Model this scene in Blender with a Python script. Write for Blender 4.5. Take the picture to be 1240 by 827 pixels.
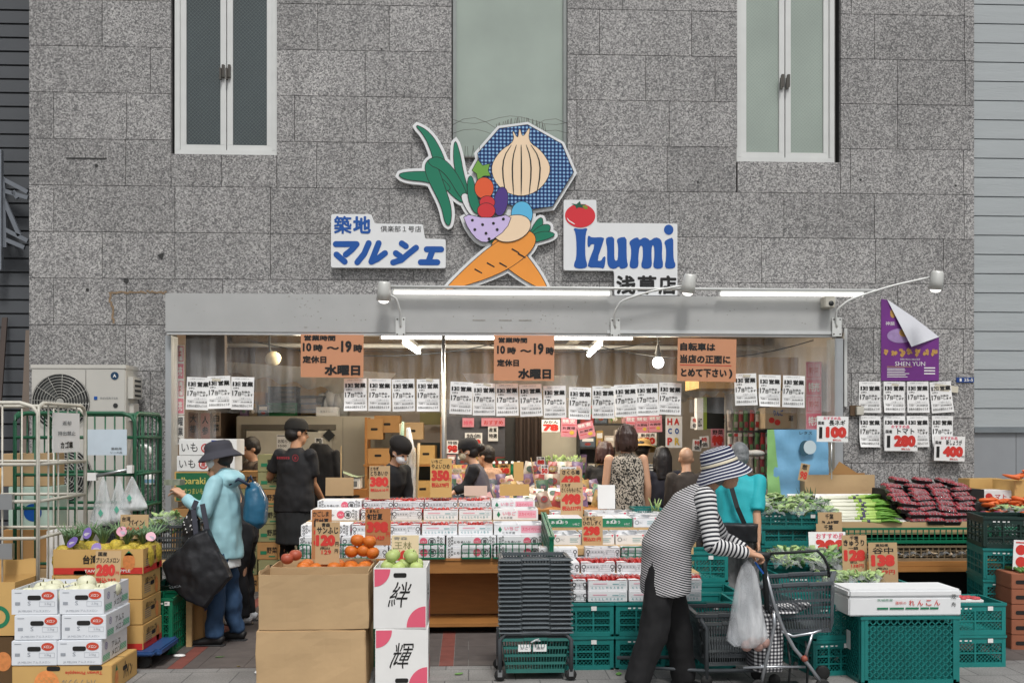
import bpy, bmesh, math, random
from mathutils import Vector, Matrix, noise
for o in list(bpy.data.objects): bpy.data.objects.remove(o)
S = bpy.context.scene; COL = S.collection
R = math.radians
rnd = random.Random(11)
# ------------------------------------------------------------------ camera, sky, sun, exposure
CAMY, CAMZ, YAW, FPX, HORIZ = -9.6, 1.56, R(2.5), 1240 * 35 / 36, 525
cam = bpy.data.cameras.new('camera'); camo = bpy.data.objects.new('camera', cam); COL.objects.link(camo)
camo.location = (0, CAMY, CAMZ); camo.rotation_euler = (R(90), 0, -YAW)
cam.lens = 35; cam.sensor_width = 36; cam.shift_y = (HORIZ - 413.5) / 1240; cam.clip_end = 500
S.camera = camo
W = bpy.data.worlds.new('World'); S.world = W; W.use_nodes = True
nt = W.node_tree; bg = nt.nodes['Background']
sky = nt.nodes.new('ShaderNodeTexSky'); sky.sky_type = 'NISHITA'; sky.sun_disc = False
SUN_EL, SUN_AZ = R(58), R(172)
sky.sun_elevation = SUN_EL; sky.sun_rotation = SUN_AZ; sky.dust_density = 4; sky.air_density = 1.0
hs = nt.nodes.new('ShaderNodeHueSaturation'); hs.inputs['Saturation'].default_value = 0.22
nt.links.new(sky.outputs[0], hs.inputs['Color']); nt.links.new(hs.outputs[0], bg.inputs[0])
bg.inputs[1].default_value = 0.08
sun = bpy.data.lights.new('sun', 'SUN'); sun.energy = 1.5; sun.angle = R(11); sun.color = (1, .975, .94)
suno = bpy.data.objects.new('sun', sun); COL.objects.link(suno)
sd = Vector((math.sin(SUN_AZ) * math.cos(SUN_EL), math.cos(SUN_AZ) * math.cos(SUN_EL), math.sin(SUN_EL)))
suno.rotation_euler = sd.to_track_quat('Z', 'Y').to_euler()
S.view_settings.view_transform = 'Standard'; S.view_settings.look = 'None'
S.view_settings.gamma = 1; S.view_settings.exposure = 0.42; S.view_settings.use_curve_mapping = False
S.cycles.max_bounces = 8; S.cycles.transparent_max_bounces = 16
S.cycles.use_denoising = True
# ------------------------------------------------------------------ measuring: photo pixel (1240 wide) on a world plane
_f = Vector((math.sin(YAW), math.cos(YAW), 0)); _r = Vector((math.cos(YAW), -math.sin(YAW), 0)); _u = Vector((0, 0, 1))
def ray(px, py): return _f + _r * ((px - 620) / FPX) + _u * ((HORIZ - py) / FPX)
def P(px, py, Y):
 d = ray(px, py); return Vector((0, CAMY, CAMZ)) + d * ((Y - CAMY) / d.y)
def X(px, Y): return P(px, 500, Y).x
def Z(py, Y, px=620): return P(px, py, Y).z
def sc(px, Y):
 d = ray(px, 500); return FPX / ((Y - CAMY) / d.y)
# ------------------------------------------------------------------ materials
def lin(c): return c / 12.92 if c <= .04045 else ((c + .055) / 1.055) ** 2.4
def hx(h): return tuple(lin(int(h[i:i + 2], 16) / 255) for i in (1, 3, 5))
_mc = {}
def mat(name, col, rough=.6, metal=0, var=.1, scale=6, bump=0, bscale=60, trans=0, alpha=1, emit=0, spec=.5, coat=0, stretch=None):
 if name in _mc: return _mc[name]
 if isinstance(col, str): col = hx(col)
 m = bpy.data.materials.new(name); m.use_nodes = True; n = m.node_tree.nodes; L = m.node_tree.links
 b = n['Principled BSDF']; b.inputs['Base Color'].default_value = (*col, 1)
 b.inputs['Roughness'].default_value = rough; b.inputs['Metallic'].default_value = metal
 b.inputs['Specular IOR Level'].default_value = spec
 b.inputs['Alpha'].default_value = alpha; b.inputs['Transmission Weight'].default_value = trans
 b.inputs['Coat Weight'].default_value = coat
 if emit:
  b.inputs['Emission Color'].default_value = (*col, 1); b.inputs['Emission Strength'].default_value = emit
 tc = n.new('ShaderNodeTexCoord'); src = tc.outputs['Object']
 if stretch:
  mp = n.new('ShaderNodeMapping'); mp.inputs['Scale'].default_value = stretch; L.new(src, mp.inputs[0]); src = mp.outputs[0]
 if var:
  t = n.new('ShaderNodeTexNoise'); t.inputs['Scale'].default_value = scale; t.inputs['Detail'].default_value = 5; L.new(src, t.inputs[0])
  oi = n.new('ShaderNodeObjectInfo')
  ad = n.new('ShaderNodeMath'); ad.operation = 'MULTIPLY_ADD'; ad.inputs[1].default_value = .35; L.new(oi.outputs['Random'], ad.inputs[0]); L.new(t.outputs[0], ad.inputs[2])
  rp = n.new('ShaderNodeMapRange'); rp.inputs[1].default_value = .35; rp.inputs[2].default_value = 1.0
  rp.inputs[3].default_value = 1 - var; rp.inputs[4].default_value = 1 + var; L.new(ad.outputs[0], rp.inputs[0])
  mx = n.new('ShaderNodeVectorMath'); mx.operation = 'SCALE'; mx.inputs[0].default_value = col
  L.new(rp.outputs[0], mx.inputs['Scale']); L.new(mx.outputs[0], b.inputs['Base Color'])
 if bump:
  t2 = n.new('ShaderNodeTexNoise'); t2.inputs['Scale'].default_value = bscale; t2.inputs['Detail'].default_value = 4; L.new(src, t2.inputs[0])
  bp = n.new('ShaderNodeBump'); bp.inputs['Strength'].default_value = bump; bp.inputs['Distance'].default_value = .01
  L.new(t2.outputs[0], bp.inputs['Height']); L.new(bp.outputs[0], b.inputs['Normal'])
 _mc[name] = m; return m
def nodes(m): return m.node_tree.nodes, m.node_tree.links, m.node_tree.nodes['Principled BSDF']
def granite():
 m = mat('granite', (.3, .3, .3), .42, var=0); n, L, b = nodes(m)
 tc = n.new('ShaderNodeTexCoord')
 v = n.new('ShaderNodeTexVoronoi'); v.inputs['Scale'].default_value = 88; L.new(tc.outputs['Object'], v.inputs[0])
 v2 = n.new('ShaderNodeTexNoise'); v2.inputs['Scale'].default_value = 120; v2.inputs['Detail'].default_value = 8; v2.inputs['Roughness'].default_value = .8; L.new(tc.outputs['Object'], v2.inputs[0])
 sp = n.new('ShaderNodeSeparateColor'); L.new(v.outputs['Color'], sp.inputs[0])
 a = n.new('ShaderNodeMath'); a.operation = 'MULTIPLY_ADD'; a.inputs[1].default_value = .42; L.new(sp.outputs[0], a.inputs[0])
 s2 = n.new('ShaderNodeMath'); s2.operation = 'MULTIPLY'; s2.inputs[1].default_value = .95; L.new(v2.outputs[0], s2.inputs[0]); L.new(s2.outputs[0], a.inputs[2])
 cr = n.new('ShaderNodeValToRGB'); e = cr.color_ramp.elements
 e[0].position = .40; e[0].color = (.06, .06, .062, 1); e[1].position = .97; e[1].color = (.56, .55, .535, 1)
 x = e.new(.55); x.color = (.15, .147, .147, 1); x = e.new(.72); x.color = (.285, .28, .275, 1)
 L.new(a.outputs[0], cr.inputs[0])
 lg = n.new('ShaderNodeTexNoise'); lg.inputs['Scale'].default_value = .9; lg.inputs['Detail'].default_value = 5; L.new(tc.outputs['Object'], lg.inputs[0])
 lr = n.new('ShaderNodeMapRange'); lr.inputs[1].default_value = .3; lr.inputs[2].default_value = .7; lr.inputs[3].default_value = .8; lr.inputs[4].default_value = 1.12
 mp = n.new('ShaderNodeMapping'); mp.inputs['Scale'].default_value = (4.5, 1, .3); L.new(tc.outputs['Object'], mp.inputs[0])
 sg = n.new('ShaderNodeTexNoise'); sg.inputs['Scale'].default_value = 1.3; sg.inputs['Detail'].default_value = 6; L.new(mp.outputs[0], sg.inputs[0])
 av = n.new('ShaderNodeMath'); av.operation = 'MULTIPLY_ADD'; av.inputs[1].default_value = .5; L.new(lg.outputs[0], av.inputs[0])
 h2 = n.new('ShaderNodeMath'); h2.operation = 'MULTIPLY'; h2.inputs[1].default_value = .5; L.new(sg.outputs[0], h2.inputs[0]); L.new(h2.outputs[0], av.inputs[2]); L.new(av.outputs[0], lr.inputs[0])
 at = n.new('ShaderNodeAttribute'); at.attribute_name = 'shade'
 m2 = n.new('ShaderNodeMath'); m2.operation = 'MULTIPLY'; L.new(lr.outputs[0], m2.inputs[0]); L.new(at.outputs['Fac'], m2.inputs[1])
 vm = n.new('ShaderNodeVectorMath'); vm.operation = 'SCALE'; L.new(cr.outputs[0], vm.inputs[0]); L.new(m2.outputs[0], vm.inputs['Scale'])
 L.new(vm.outputs[0], b.inputs['Base Color'])
 rr = n.new('ShaderNodeMapRange'); rr.inputs[3].default_value = .3; rr.inputs[4].default_value = .6; L.new(v2.outputs[0], rr.inputs[0]); L.new(rr.outputs[0], b.inputs['Roughness'])
 return m
def paving():
 m = mat('paving', (.2, .2, .2), .8, var=0); n, L, b = nodes(m)
 tc = n.new('ShaderNodeTexCoord'); mp = n.new('ShaderNodeMapping'); mp.inputs['Rotation'].default_value = (0, 0, 0); L.new(tc.outputs['Object'], mp.inputs[0])
 br = n.new('ShaderNodeTexBrick'); br.inputs['Scale'].default_value = 1; br.inputs['Brick Width'].default_value = .3; br.inputs['Row Height'].default_value = .3
 br.inputs['Mortar Size'].default_value = .004; br.inputs['Color1'].default_value = (.20, .195, .19, 1); br.inputs['Color2'].default_value = (.25, .245, .235, 1); br.inputs['Mortar'].default_value = (.09, .09, .09, 1)
 L.new(mp.outputs[0], br.inputs[0])
 t = n.new('ShaderNodeTexNoise'); t.inputs['Scale'].default_value = 90; t.inputs['Detail'].default_value = 6; L.new(tc.outputs['Object'], t.inputs[0])
 t3 = n.new('ShaderNodeTexNoise'); t3.inputs['Scale'].default_value = 2.2; t3.inputs['Detail'].default_value = 6; L.new(tc.outputs['Object'], t3.inputs[0])
 s = n.new('ShaderNodeMath'); s.operation = 'MULTIPLY'; L.new(t.outputs[0], s.inputs[0]); L.new(t3.outputs[0], s.inputs[1])
 r = n.new('ShaderNodeMapRange'); r.inputs[1].default_value = .1; r.inputs[2].default_value = .42; r.inputs[3].default_value = .6; r.inputs[4].default_value = 1.35; L.new(s.outputs[0], r.inputs[0])
 vm = n.new('ShaderNodeVectorMath'); vm.operation = 'SCALE'; L.new(br.outputs[0], vm.inputs[0]); L.new(r.outputs[0], vm.inputs['Scale']); L.new(vm.outputs[0], b.inputs['Base Color'])
 bp = n.new('ShaderNodeBump'); bp.inputs['Strength'].default_value = .3; bp.inputs['Distance'].default_value = .01; L.new(t.outputs[0], bp.inputs['Height']); L.new(bp.outputs[0], b.inputs['Normal'])
 return m
def striped(name, ca, cb, period, duty=.5, rough=.85):
 m = mat(name, ca, rough, var=0); n, L, b = nodes(m)
 at = n.new('ShaderNodeAttribute'); at.attribute_name = 'along'
 d = n.new('ShaderNodeMath'); d.operation = 'DIVIDE'; d.inputs[1].default_value = period; L.new(at.outputs['Fac'], d.inputs[0])
 f = n.new('ShaderNodeMath'); f.operation = 'FRACT'; L.new(d.outputs[0], f.inputs[0])
 g = n.new('ShaderNodeMath'); g.operation = 'GREATER_THAN'; g.inputs[1].default_value = duty; L.new(f.outputs[0], g.inputs[0])
 mx = n.new('ShaderNodeMix'); mx.data_type = 'RGBA'; mx.inputs['A'].default_value = (*hx(ca), 1); mx.inputs['B'].default_value = (*hx(cb), 1)
 L.new(g.outputs[0], mx.inputs['Factor']); L.new(mx.outputs['Result'], b.inputs['Base Color'])
 return m
def leopard():
 m = mat('leopard_cloth', (.4, .36, .3), .9, var=0); n, L, b = nodes(m)
 tc = n.new('ShaderNodeTexCoord'); t = n.new('ShaderNodeTexNoise'); t.inputs['Scale'].default_value = 62; t.inputs['Detail'].default_value = 3; L.new(tc.outputs['Object'], t.inputs[0])
 cr = n.new('ShaderNodeValToRGB'); cr.color_ramp.interpolation = 'CONSTANT'; e = cr.color_ramp.elements
 e[0].color = (.02, .018, .016, 1); e[1].position = .49; e[1].color = (.50, .44, .36, 1); x = e.new(.62); x.color = (.12, .10, .08, 1); x = e.new(.66); x.color = (.55, .50, .42, 1)
 L.new(t.outputs[0], cr.inputs[0]); L.new(cr.outputs[0], b.inputs['Base Color']); return m
def gingham(name, scale, ca, cb, cc):
 m = mat(name, ca, .85, var=0); n, L, b = nodes(m)
 tc = n.new('ShaderNodeTexCoord'); mp = n.new('ShaderNodeSeparateXYZ'); L.new(tc.outputs['Object'], mp.inputs[0])
 fs = []
 for k in ('X', 'Z'):
  a = n.new('ShaderNodeMath'); a.operation = 'MULTIPLY'; a.inputs[1].default_value = scale; L.new(mp.outputs[k], a.inputs[0])
  f = n.new('ShaderNodeMath'); f.operation = 'FRACT'; L.new(a.outputs[0], f.inputs[0])
  g = n.new('ShaderNodeMath'); g.operation = 'GREATER_THAN'; g.inputs[1].default_value = .5; L.new(f.outputs[0], g.inputs[0]); fs.append(g)
 ad = n.new('ShaderNodeMath'); L.new(fs[0].outputs[0], ad.inputs[0]); L.new(fs[1].outputs[0], ad.inputs[1])
 hf = n.new('ShaderNodeMath'); hf.operation = 'MULTIPLY'; hf.inputs[1].default_value = .5; L.new(ad.outputs[0], hf.inputs[0])
 cr = n.new('ShaderNodeValToRGB'); cr.color_ramp.interpolation = 'CONSTANT'; e = cr.color_ramp.elements
 e[0].color = (*hx(ca), 1); e[1].position = .4; e[1].color = (*hx(cb), 1); x = e.new(.9); x.color = (*hx(cc), 1)
 L.new(hf.outputs[0], cr.inputs[0]); L.new(cr.outputs[0], b.inputs['Base Color']); return m
def film(name, tint=(.92, .93, .94), fac=.14, rough=.12, bump=.4, bscale=5, stretch=(1, 1, .15), dif=.0):
 """thin clear plastic: mostly see-through, a glossy and a milky share"""
 m = bpy.data.materials.new(name); m.use_nodes = True; n = m.node_tree.nodes; L = m.node_tree.links; n.clear()
 out = n.new('ShaderNodeOutputMaterial'); tr = n.new('ShaderNodeBsdfTransparent'); tr.inputs[0].default_value = (*tint, 1)
 pr = n.new('ShaderNodeBsdfPrincipled'); pr.inputs['Base Color'].default_value = (.8, .82, .84, 1); pr.inputs['Roughness'].default_value = rough; pr.inputs['Specular IOR Level'].default_value = .8
 mx = n.new('ShaderNodeMixShader'); L.new(tr.outputs[0], mx.inputs[1]); L.new(pr.outputs[0], mx.inputs[2]); L.new(mx.outputs[0], out.inputs[0])
 tc = n.new('ShaderNodeTexCoord'); mp = n.new('ShaderNodeMapping'); mp.inputs['Scale'].default_value = stretch; L.new(tc.outputs['Object'], mp.inputs[0])
 t = n.new('ShaderNodeTexNoise'); t.inputs['Scale'].default_value = bscale; t.inputs['Detail'].default_value = 5; L.new(mp.outputs[0], t.inputs[0])
 r = n.new('ShaderNodeMapRange'); r.inputs[1].default_value = .4; r.inputs[2].default_value = .75; r.inputs[3].default_value = fac * .45 + dif; r.inputs[4].default_value = fac * 2.2 + dif; L.new(t.outputs[0], r.inputs[0]); L.new(r.outputs[0], mx.inputs[0])
 bp = n.new('ShaderNodeBump'); bp.inputs['Strength'].default_value = bump; bp.inputs['Distance'].default_value = .03; L.new(t.outputs[0], bp.inputs['Height']); L.new(bp.outputs[0], pr.inputs['Normal'])
 _mc[name] = m; return m
# ------------------------------------------------------------------ mesh builder
_tx = {}
def glyphs(s, bold):
 k = (s, bold)
 if k not in _tx:
  c = bpy.data.curves.new('t', 'FONT'); c.body = s; c.size = 1; c.resolution_u = 2; c.space_character = 1.0
  o = bpy.data.objects.new('t', c); COL.objects.link(o)
  me = bpy.data.meshes.new_from_object(o.evaluated_get(bpy.context.evaluated_depsgraph_get()))
  v0 = [(v.co.x, v.co.y) for v in me.vertices]; f0 = [tuple(p.vertices) for p in me.polygons]; vs = []; fs = []
  n = 1 if bold < .015 else 5 if bold < .04 else 9
  for k in range(n):
   q = 0 if k == 0 else bold * .8; b = len(vs); an = 6.2832 * k / max(n - 1, 1) + .4
   vs += [(x + q * math.cos(an), y + q * math.sin(an), k) for x, y in v0]; fs += [tuple(i + b for i in f) for f in f0]
  bpy.data.objects.remove(o); bpy.data.curves.remove(c); bpy.data.meshes.remove(me)
  _tx[k] = (vs, fs)
 return _tx[k]
class MB:
 def __init__(s): s.v = []; s.f = []; s.m = []; s.s = []
 def add(s, vs, fs, mi=0, M=None, smooth=False):
  b = len(s.v)
  s.v += [tuple(M @ Vector(v)) for v in vs] if M else [tuple(v) for v in vs]
  for f in fs: s.f.append(tuple(i + b for i in f)); s.m.append(mi); s.s.append(smooth)
  return s
 def box(s, c, d, mi=0, M=None, rz=0):
  x, y, z = (q / 2 for q in d); T = Matrix.Translation(c) @ Matrix.Rotation(rz, 4, 'Z')
  if M: T = M @ T
  return s.add([(-x, -y, -z), (x, -y, -z), (x, y, -z), (-x, y, -z), (-x, -y, z), (x, -y, z), (x, y, z), (-x, y, z)],
                     [(0, 3, 2, 1), (4, 5, 6, 7), (0, 1, 5, 4), (1, 2, 6, 5), (2, 3, 7, 6), (3, 0, 4, 7)], mi, T)
 def bb(s, x0, x1, y0, y1, z0, z1, mi=0, M=None):
  return s.box(((x0 + x1) / 2, (y0 + y1) / 2, (z0 + z1) / 2), (abs(x1 - x0), abs(y1 - y0), abs(z1 - z0)), mi, M)
 def bar(s, p, q, w, t, mi=0, up=(0, 0, 1)):
  p, q = Vector(p), Vector(q); d = q - p; l = d.length; z = d / l; u = Vector(up)
  if abs(z.dot(u)) > .98: u = Vector((1, 0, 0))
  x = u.cross(z).normalized(); y = z.cross(x)
  M = Matrix(((x.x, y.x, z.x, 0), (x.y, y.y, z.y, 0), (x.z, y.z, z.z, 0), (0, 0, 0, 1))); M = Matrix.Translation((p + q) / 2) @ M
  return s.box((0, 0, 0), (w, t, l), mi, M)
 def loft(s, rings, n=12, mi=0, caps=True, smooth=True, lat=(0, 1, 0), power=1):
  """rings: (centre, half width along lat, half depth). ring planes follow the path"""
  cs = [Vector(r[0]) for r in rings]; lat = Vector(lat); vs = []
  for i, r in enumerate(rings):
   t = cs[min(i + 1, len(cs) - 1)] - cs[max(i - 1, 0)]
   if t.length < 1e-6: t = Vector((0, 0, 1))
   t.normalize(); la = lat - t * lat.dot(t)
   if la.length < .05: la = Vector((1, 0, 0)) - t * t.x
   la.normalize(); de = t.cross(la)
   for k in range(n):
    a = 2 * math.pi * k / n; ca, sa = math.cos(a), math.sin(a)
    if power != 1: ca = math.copysign(abs(ca) ** power, ca); sa = math.copysign(abs(sa) ** power, sa)
    vs.append(cs[i] + la * (r[1] * ca) + de * (r[2] * sa))
  fs = [(i * n + k, i * n + (k + 1) % n, (i + 1) * n + (k + 1) % n, (i + 1) * n + k) for i in range(len(rings) - 1) for k in range(n)]
  if caps: fs += [tuple(range(n - 1, -1, -1)), tuple(range((len(rings) - 1) * n, len(rings) * n))]
  return s.add(vs, fs, mi, None, smooth)
 def tube(s, pts, r, n=8, mi=0, caps=True):
  rr = r if isinstance(r, (list, tuple)) else [r] * len(pts)
  d = Vector(pts[-1]) - Vector(pts[0]); lat = (0, 0, 1) if abs(d.normalized().z) < .7 else (0, 1, 0)
  return s.loft([(p, q, q) for p, q in zip(pts, rr)], n, mi, caps, True, lat)
 def caps(s, p, q, r0, r1, n=12, mi=0):
  p, q = Vector(p), Vector(q); d = (q - p).normalized(); rg = []
  for a in (-85, -60, -30): rg.append((p + d * r0 * math.sin(R(a)), r0 * math.cos(R(a)), r0 * math.cos(R(a))))
  rg += [(p, r0, r0), (q, r1, r1)]
  for a in (30, 60, 85): rg.append((q + d * r1 * math.sin(R(a)), r1 * math.cos(R(a)), r1 * math.cos(R(a))))
  lat = (0, 1, 0) if abs(d.y) < .9 else (1, 0, 0)
  return s.loft(rg, n, mi, lat=lat)
 def ell(s, c, r, M=None, n=12, mi=0):
  vs = [(0, 0, -1)]; rows = n // 2
  for i in range(1, rows):
   t = math.pi * i / rows
   vs += [(math.sin(t) * math.cos(2 * math.pi * k / n), math.sin(t) * math.sin(2 * math.pi * k / n), -math.cos(t)) for k in range(n)]
  vs.append((0, 0, 1)); fs = [(0, 1 + (k + 1) % n, 1 + k) for k in range(n)]
  for i in range(rows - 2): fs += [(1 + i * n + k, 1 + i * n + (k + 1) % n, 1 + (i + 1) * n + (k + 1) % n, 1 + (i + 1) * n + k) for k in range(n)]
  b = 1 + (rows - 2) * n; fs += [(b + k, b + (k + 1) % n, len(vs) - 1) for k in range(n)]
  T = Matrix.Translation(c) @ Matrix.Diagonal((*r, 1)); T = (M @ T) if M else T
  return s.add(vs, fs, mi, T, True)
 def lathe(s, prof, n=20, mi=0, M=None, caps=False, smooth=True):
  vs = [(r * math.cos(2 * math.pi * k / n), r * math.sin(2 * math.pi * k / n), z) for r, z in prof for k in range(n)]
  fs = [(i * n + k, i * n + (k + 1) % n, (i + 1) * n + (k + 1) % n, (i + 1) * n + k) for i in range(len(prof) - 1) for k in range(n)]
  if caps: fs += [tuple(range(n - 1, -1, -1)), tuple(range((len(prof) - 1) * n, len(prof) * n))]
  return s.add(vs, fs, mi, M, smooth)
 def prism(s, poly, y0, y1, mi=0, M=None):
  n = len(poly); vs = [(x, y0, z) for x, z in poly] + [(x, y1, z) for x, z in poly]
  fs = [tuple(range(n)), tuple(range(2 * n - 1, n - 1, -1))] + [(i, i + n, (i + 1) % n + n, (i + 1) % n) for i in range(n)]
  return s.add(vs, fs, mi, M)
 def sheet(s, fn, nu, nv, mi=0, smooth=True):
  vs = [fn(i / nu, j / nv) for j in range(nv + 1) for i in range(nu + 1)]
  fs = [(j * (nu + 1) + i, j * (nu + 1) + i + 1, (j + 1) * (nu + 1) + i + 1, (j + 1) * (nu + 1) + i) for j in range(nv) for i in range(nu)]
  return s.add(vs, fs, mi, None, smooth)
 def quad(s, x0, x1, z0, z1, y=0, mi=0, M=None): return s.add([(x0, y, z0), (x1, y, z0), (x1, y, z1), (x0, y, z1)], [(0, 1, 2, 3)], mi, M)
 def disc(s, x, z, rx, rz, y=0, mi=0, n=24, M=None):
  return s.add([(x + rx * math.cos(2 * math.pi * k / n), y, z + rz * math.sin(2 * math.pi * k / n)) for k in range(n)], [tuple(range(n))], mi, M)
 def ring(s, x, z, r, w, y=0, mi=0, n=24, M=None):
  vs = [((r + q) * math.cos(2 * math.pi * k / n) + x, y, (r + q) * math.sin(2 * math.pi * k / n) + z) for q in (0, -w) for k in range(n)]
  return s.add(vs, [(k, (k + 1) % n, n + (k + 1) % n, n + k) for k in range(n)], mi, M)
 def frame(s, x0, x1, z0, z1, w, y=0, mi=0, M=None):
  s.quad(x0, x1, z0, z0 + w, y, mi, M); s.quad(x0, x1, z1 - w, z1, y, mi, M); s.quad(x0, x0 + w, z0 + w, z1 - w, y, mi, M); s.quad(x1 - w, x1, z0 + w, z1 - w, y, mi, M); return s
 def poly(s, pts, y=0, mi=0, M=None): return s.add([(x, y, z) for x, z in pts], [tuple(range(len(pts)))], mi, M)
 def text(s, t, cx, cz, w, h, y=0, mi=0, bold=.02, M=None, rot=0, shear=0):
  vs, fs = glyphs(t, bold)
  if not vs: return s
  x0 = min(v[0] for v in vs); x1 = max(v[0] for v in vs); y0 = min(v[1] for v in vs); y1 = max(v[1] for v in vs)
  sx = w / max(x1 - x0, 1e-5); sy = h / max(y1 - y0, 1e-5)
  if w == 0: sx = sy
  if h == 0: sy = sx
  c, q = math.cos(rot), math.sin(rot); out = []
  for a, b, kk in vs:
   zz = (b - (y0 + y1) / 2) * sy; xx = (a - (x0 + x1) / 2) * sx + shear * zz
   out.append((cx + xx * c - zz * q, y - kk * 6e-5, cz + xx * q + zz * c))
  return s.add(out, fs, mi, M)
 def build(s, name, mats, parent=None, loc=None, rz=0, bevel=0, attr=None, rot=None, shade=None):
  me = bpy.data.meshes.new(name); me.from_pydata(s.v, [], s.f); me.update()
  for m in (mats if isinstance(mats, (list, tuple)) else [mats]): me.materials.append(m)
  me.polygons.foreach_set('material_index', s.m); me.polygons.foreach_set('use_smooth', s.s)
  if bevel:
   bm = bmesh.new(); bm.from_mesh(me); bmesh.ops.remove_doubles(bm, verts=bm.verts, dist=1e-5)
   ed = [e for e in bm.edges if len(e.link_faces) == 2 and e.calc_face_angle(0) > .6]
   bmesh.ops.bevel(bm, geom=ed, offset=bevel, segments=2, affect='EDGES', clamp_overlap=True); bm.to_mesh(me); bm.free()
  if attr: put_attr(me, attr)
  o = bpy.data.objects.new(name, me); COL.objects.link(o)
  if parent: o.parent = parent
  if loc is not None: o.location = loc
  if rot is not None: o.rotation_euler = rot
  elif rz: o.rotation_euler = (0, 0, rz)
  return o
def put_attr(me, fn, name='along'):
 a = me.attributes.new(name, 'FLOAT', 'POINT'); a.data.foreach_set('value', [fn(v.co) for v in me.vertices])
def blob(name, mb, mt, parent, vox=.012, smooth=4, attr=None, wr=0, ws=9, shrink=0):
 """melt overlapping volumes into one continuous skin"""
 me = bpy.data.meshes.new('b'); me.from_pydata(mb.v, [], mb.f); me.update(); o = bpy.data.objects.new('b', me); COL.objects.link(o)
 r = o.modifiers.new('r', 'REMESH'); r.mode = 'VOXEL'; r.voxel_size = vox; r.use_smooth_shade = True
 q = o.modifiers.new('s', 'SMOOTH'); q.factor = .5; q.iterations = smooth
 res = bpy.data.meshes.new_from_object(o.evaluated_get(bpy.context.evaluated_depsgraph_get())); bpy.data.objects.remove(o); bpy.data.meshes.remove(me)
 if wr:
  nn = [v.normal.copy() for v in res.vertices]
  for v, n_ in zip(res.vertices, nn):
   p = v.co; k = noise.noise(Vector((p.x * ws, p.y * ws, p.z * ws * .7))) + .5 * noise.noise(Vector((p.x * ws * 2.3 + 7, p.y * ws * 2.3, p.z * ws * 1.6)))
   v.co = p + n_ * (k * wr)
 res.materials.clear(); res.materials.append(mt); res.name = name
 res.polygons.foreach_set('use_smooth', [True] * len(res.polygons))
 if attr: put_attr(res, attr)
 o = bpy.data.objects.new(name, res); COL.objects.link(o); o.parent = parent
 return o
def tag(o, label=None, cat=None, group=None, kind=None):
 if label: o['label'] = label
 if cat: o['category'] = cat
 if group: o['group'] = group
 if kind: o['kind'] = kind
 return o
def thing(name, label, cat, loc=(0, 0, 0), rz=0, group=None):
 o = bpy.data.objects.new(name, None); COL.objects.link(o); o.location = loc; o.rotation_euler = (0, 0, rz); o.empty_display_size = .1
 return tag(o, label, cat, group)
_kids = {}
def dup(root, loc, rz=0, label=None, group=None):
 kids = _kids.get(root.name)
 if kids is None: kids = _kids[root.name] = [(c, list(c.children)) for c in root.children]
 r = root.copy(); COL.objects.link(r); r.location = loc; r.rotation_euler = (0, 0, rz)
 if label: r['label'] = label
 if group: r['group'] = group
 for ch, gs in kids:
  c = ch.copy(); COL.objects.link(c); c.parent = r
  for g in gs:
   d = g.copy(); COL.objects.link(d); d.parent = c
 return r
class Maker:
 """first placing moves the prototype itself, later ones copy it"""
 def __init__(s, fn): s.fn = fn; s.root = None
 def put(s, loc, rz=0, label=None, group=None, rot=None):
  if s.root is None: s.root = s.fn(); o = s.root; o.location = loc; o.rotation_euler = (0, 0, rz)
  else: o = dup(s.root, loc, rz)
  if rot is not None: o.rotation_euler = rot
  if label: o['label'] = label
  if group: o['group'] = group
  return o
ORD = 'first second third fourth fifth sixth seventh eighth ninth tenth eleventh twelfth thirteenth fourteenth fifteenth sixteenth seventeenth eighteenth nineteenth twentieth'.split()
WHITE = mat('white_card', '#e6e6e4', .55, var=.05)
PAPER = mat('paper', '#e9e9e8', .7, var=.03)
CARD = mat('brown_card', '#b89b74', .8, var=.14, scale=3, bump=.08, bscale=25)
CARD2 = mat('dark_card', '#a9804f', .8, var=.14, scale=4)
CARDY = mat('yellow_card', '#c8a263', .7, var=.08, scale=4)
INK = mat('black_ink', '#141414', .6, var=0)
RED = mat('red_ink', '#c8342c', .6, var=.12, scale=30)
PINK = mat('pink_ink', '#dd5d76', .6, var=.06)
PALEP = mat('pale_pink_ink', '#e7a6b6', .6, var=.05)
BLUE = mat('blue_paint', '#0a4f9e', .45, var=.04)
GREENI = mat('green_ink', '#1f7a55', .6, var=.05)
CYANI = mat('cyan_ink', '#79a9ad', .6, var=.05)
GREYI = mat('grey_ink', '#6d7276', .6, var=0)
TEAL = mat('teal_plastic', '#167672', .45, var=.2, scale=7, bump=.1, bscale=90)
TEALD = mat('deep_teal_plastic', '#106662', .45, var=.12, scale=7)
GREENP = mat('green_plastic', '#0c6b4c', .4, var=.1)
BLACKP = mat('black_plastic', '#1c2122', .5, var=.15)
GREYP = mat('grey_plastic', '#474c50', .45, var=.1, scale=9)
STEEL = mat('steel', '#b9bcbe', .32, .9, var=.08)
ALU = mat('aluminium', '#aeb2b5', .42, .35, var=.08)
CREAMPAINT = mat('cream_paint', '#bbb8ad', .5, var=.2, scale=14, bump=.05)
GREENPAINT = mat('green_paint', '#1f5a3e', .5, var=.2, scale=12)
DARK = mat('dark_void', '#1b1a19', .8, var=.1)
WOOD = mat('tan_wood', '#a5713a', .6, var=.16, scale=5, stretch=(1, 1, 8))
WOODP = mat('pale_wood', '#c0a070', .65, var=.14, scale=6, stretch=(1, 1, 6))
LAMP = mat('lit_tube', (1, .97, .92), .4, var=0, emit=8); LAMPO = mat('lit_outer_tube', (1, .97, .92), .4, var=0, emit=1.15)
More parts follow.
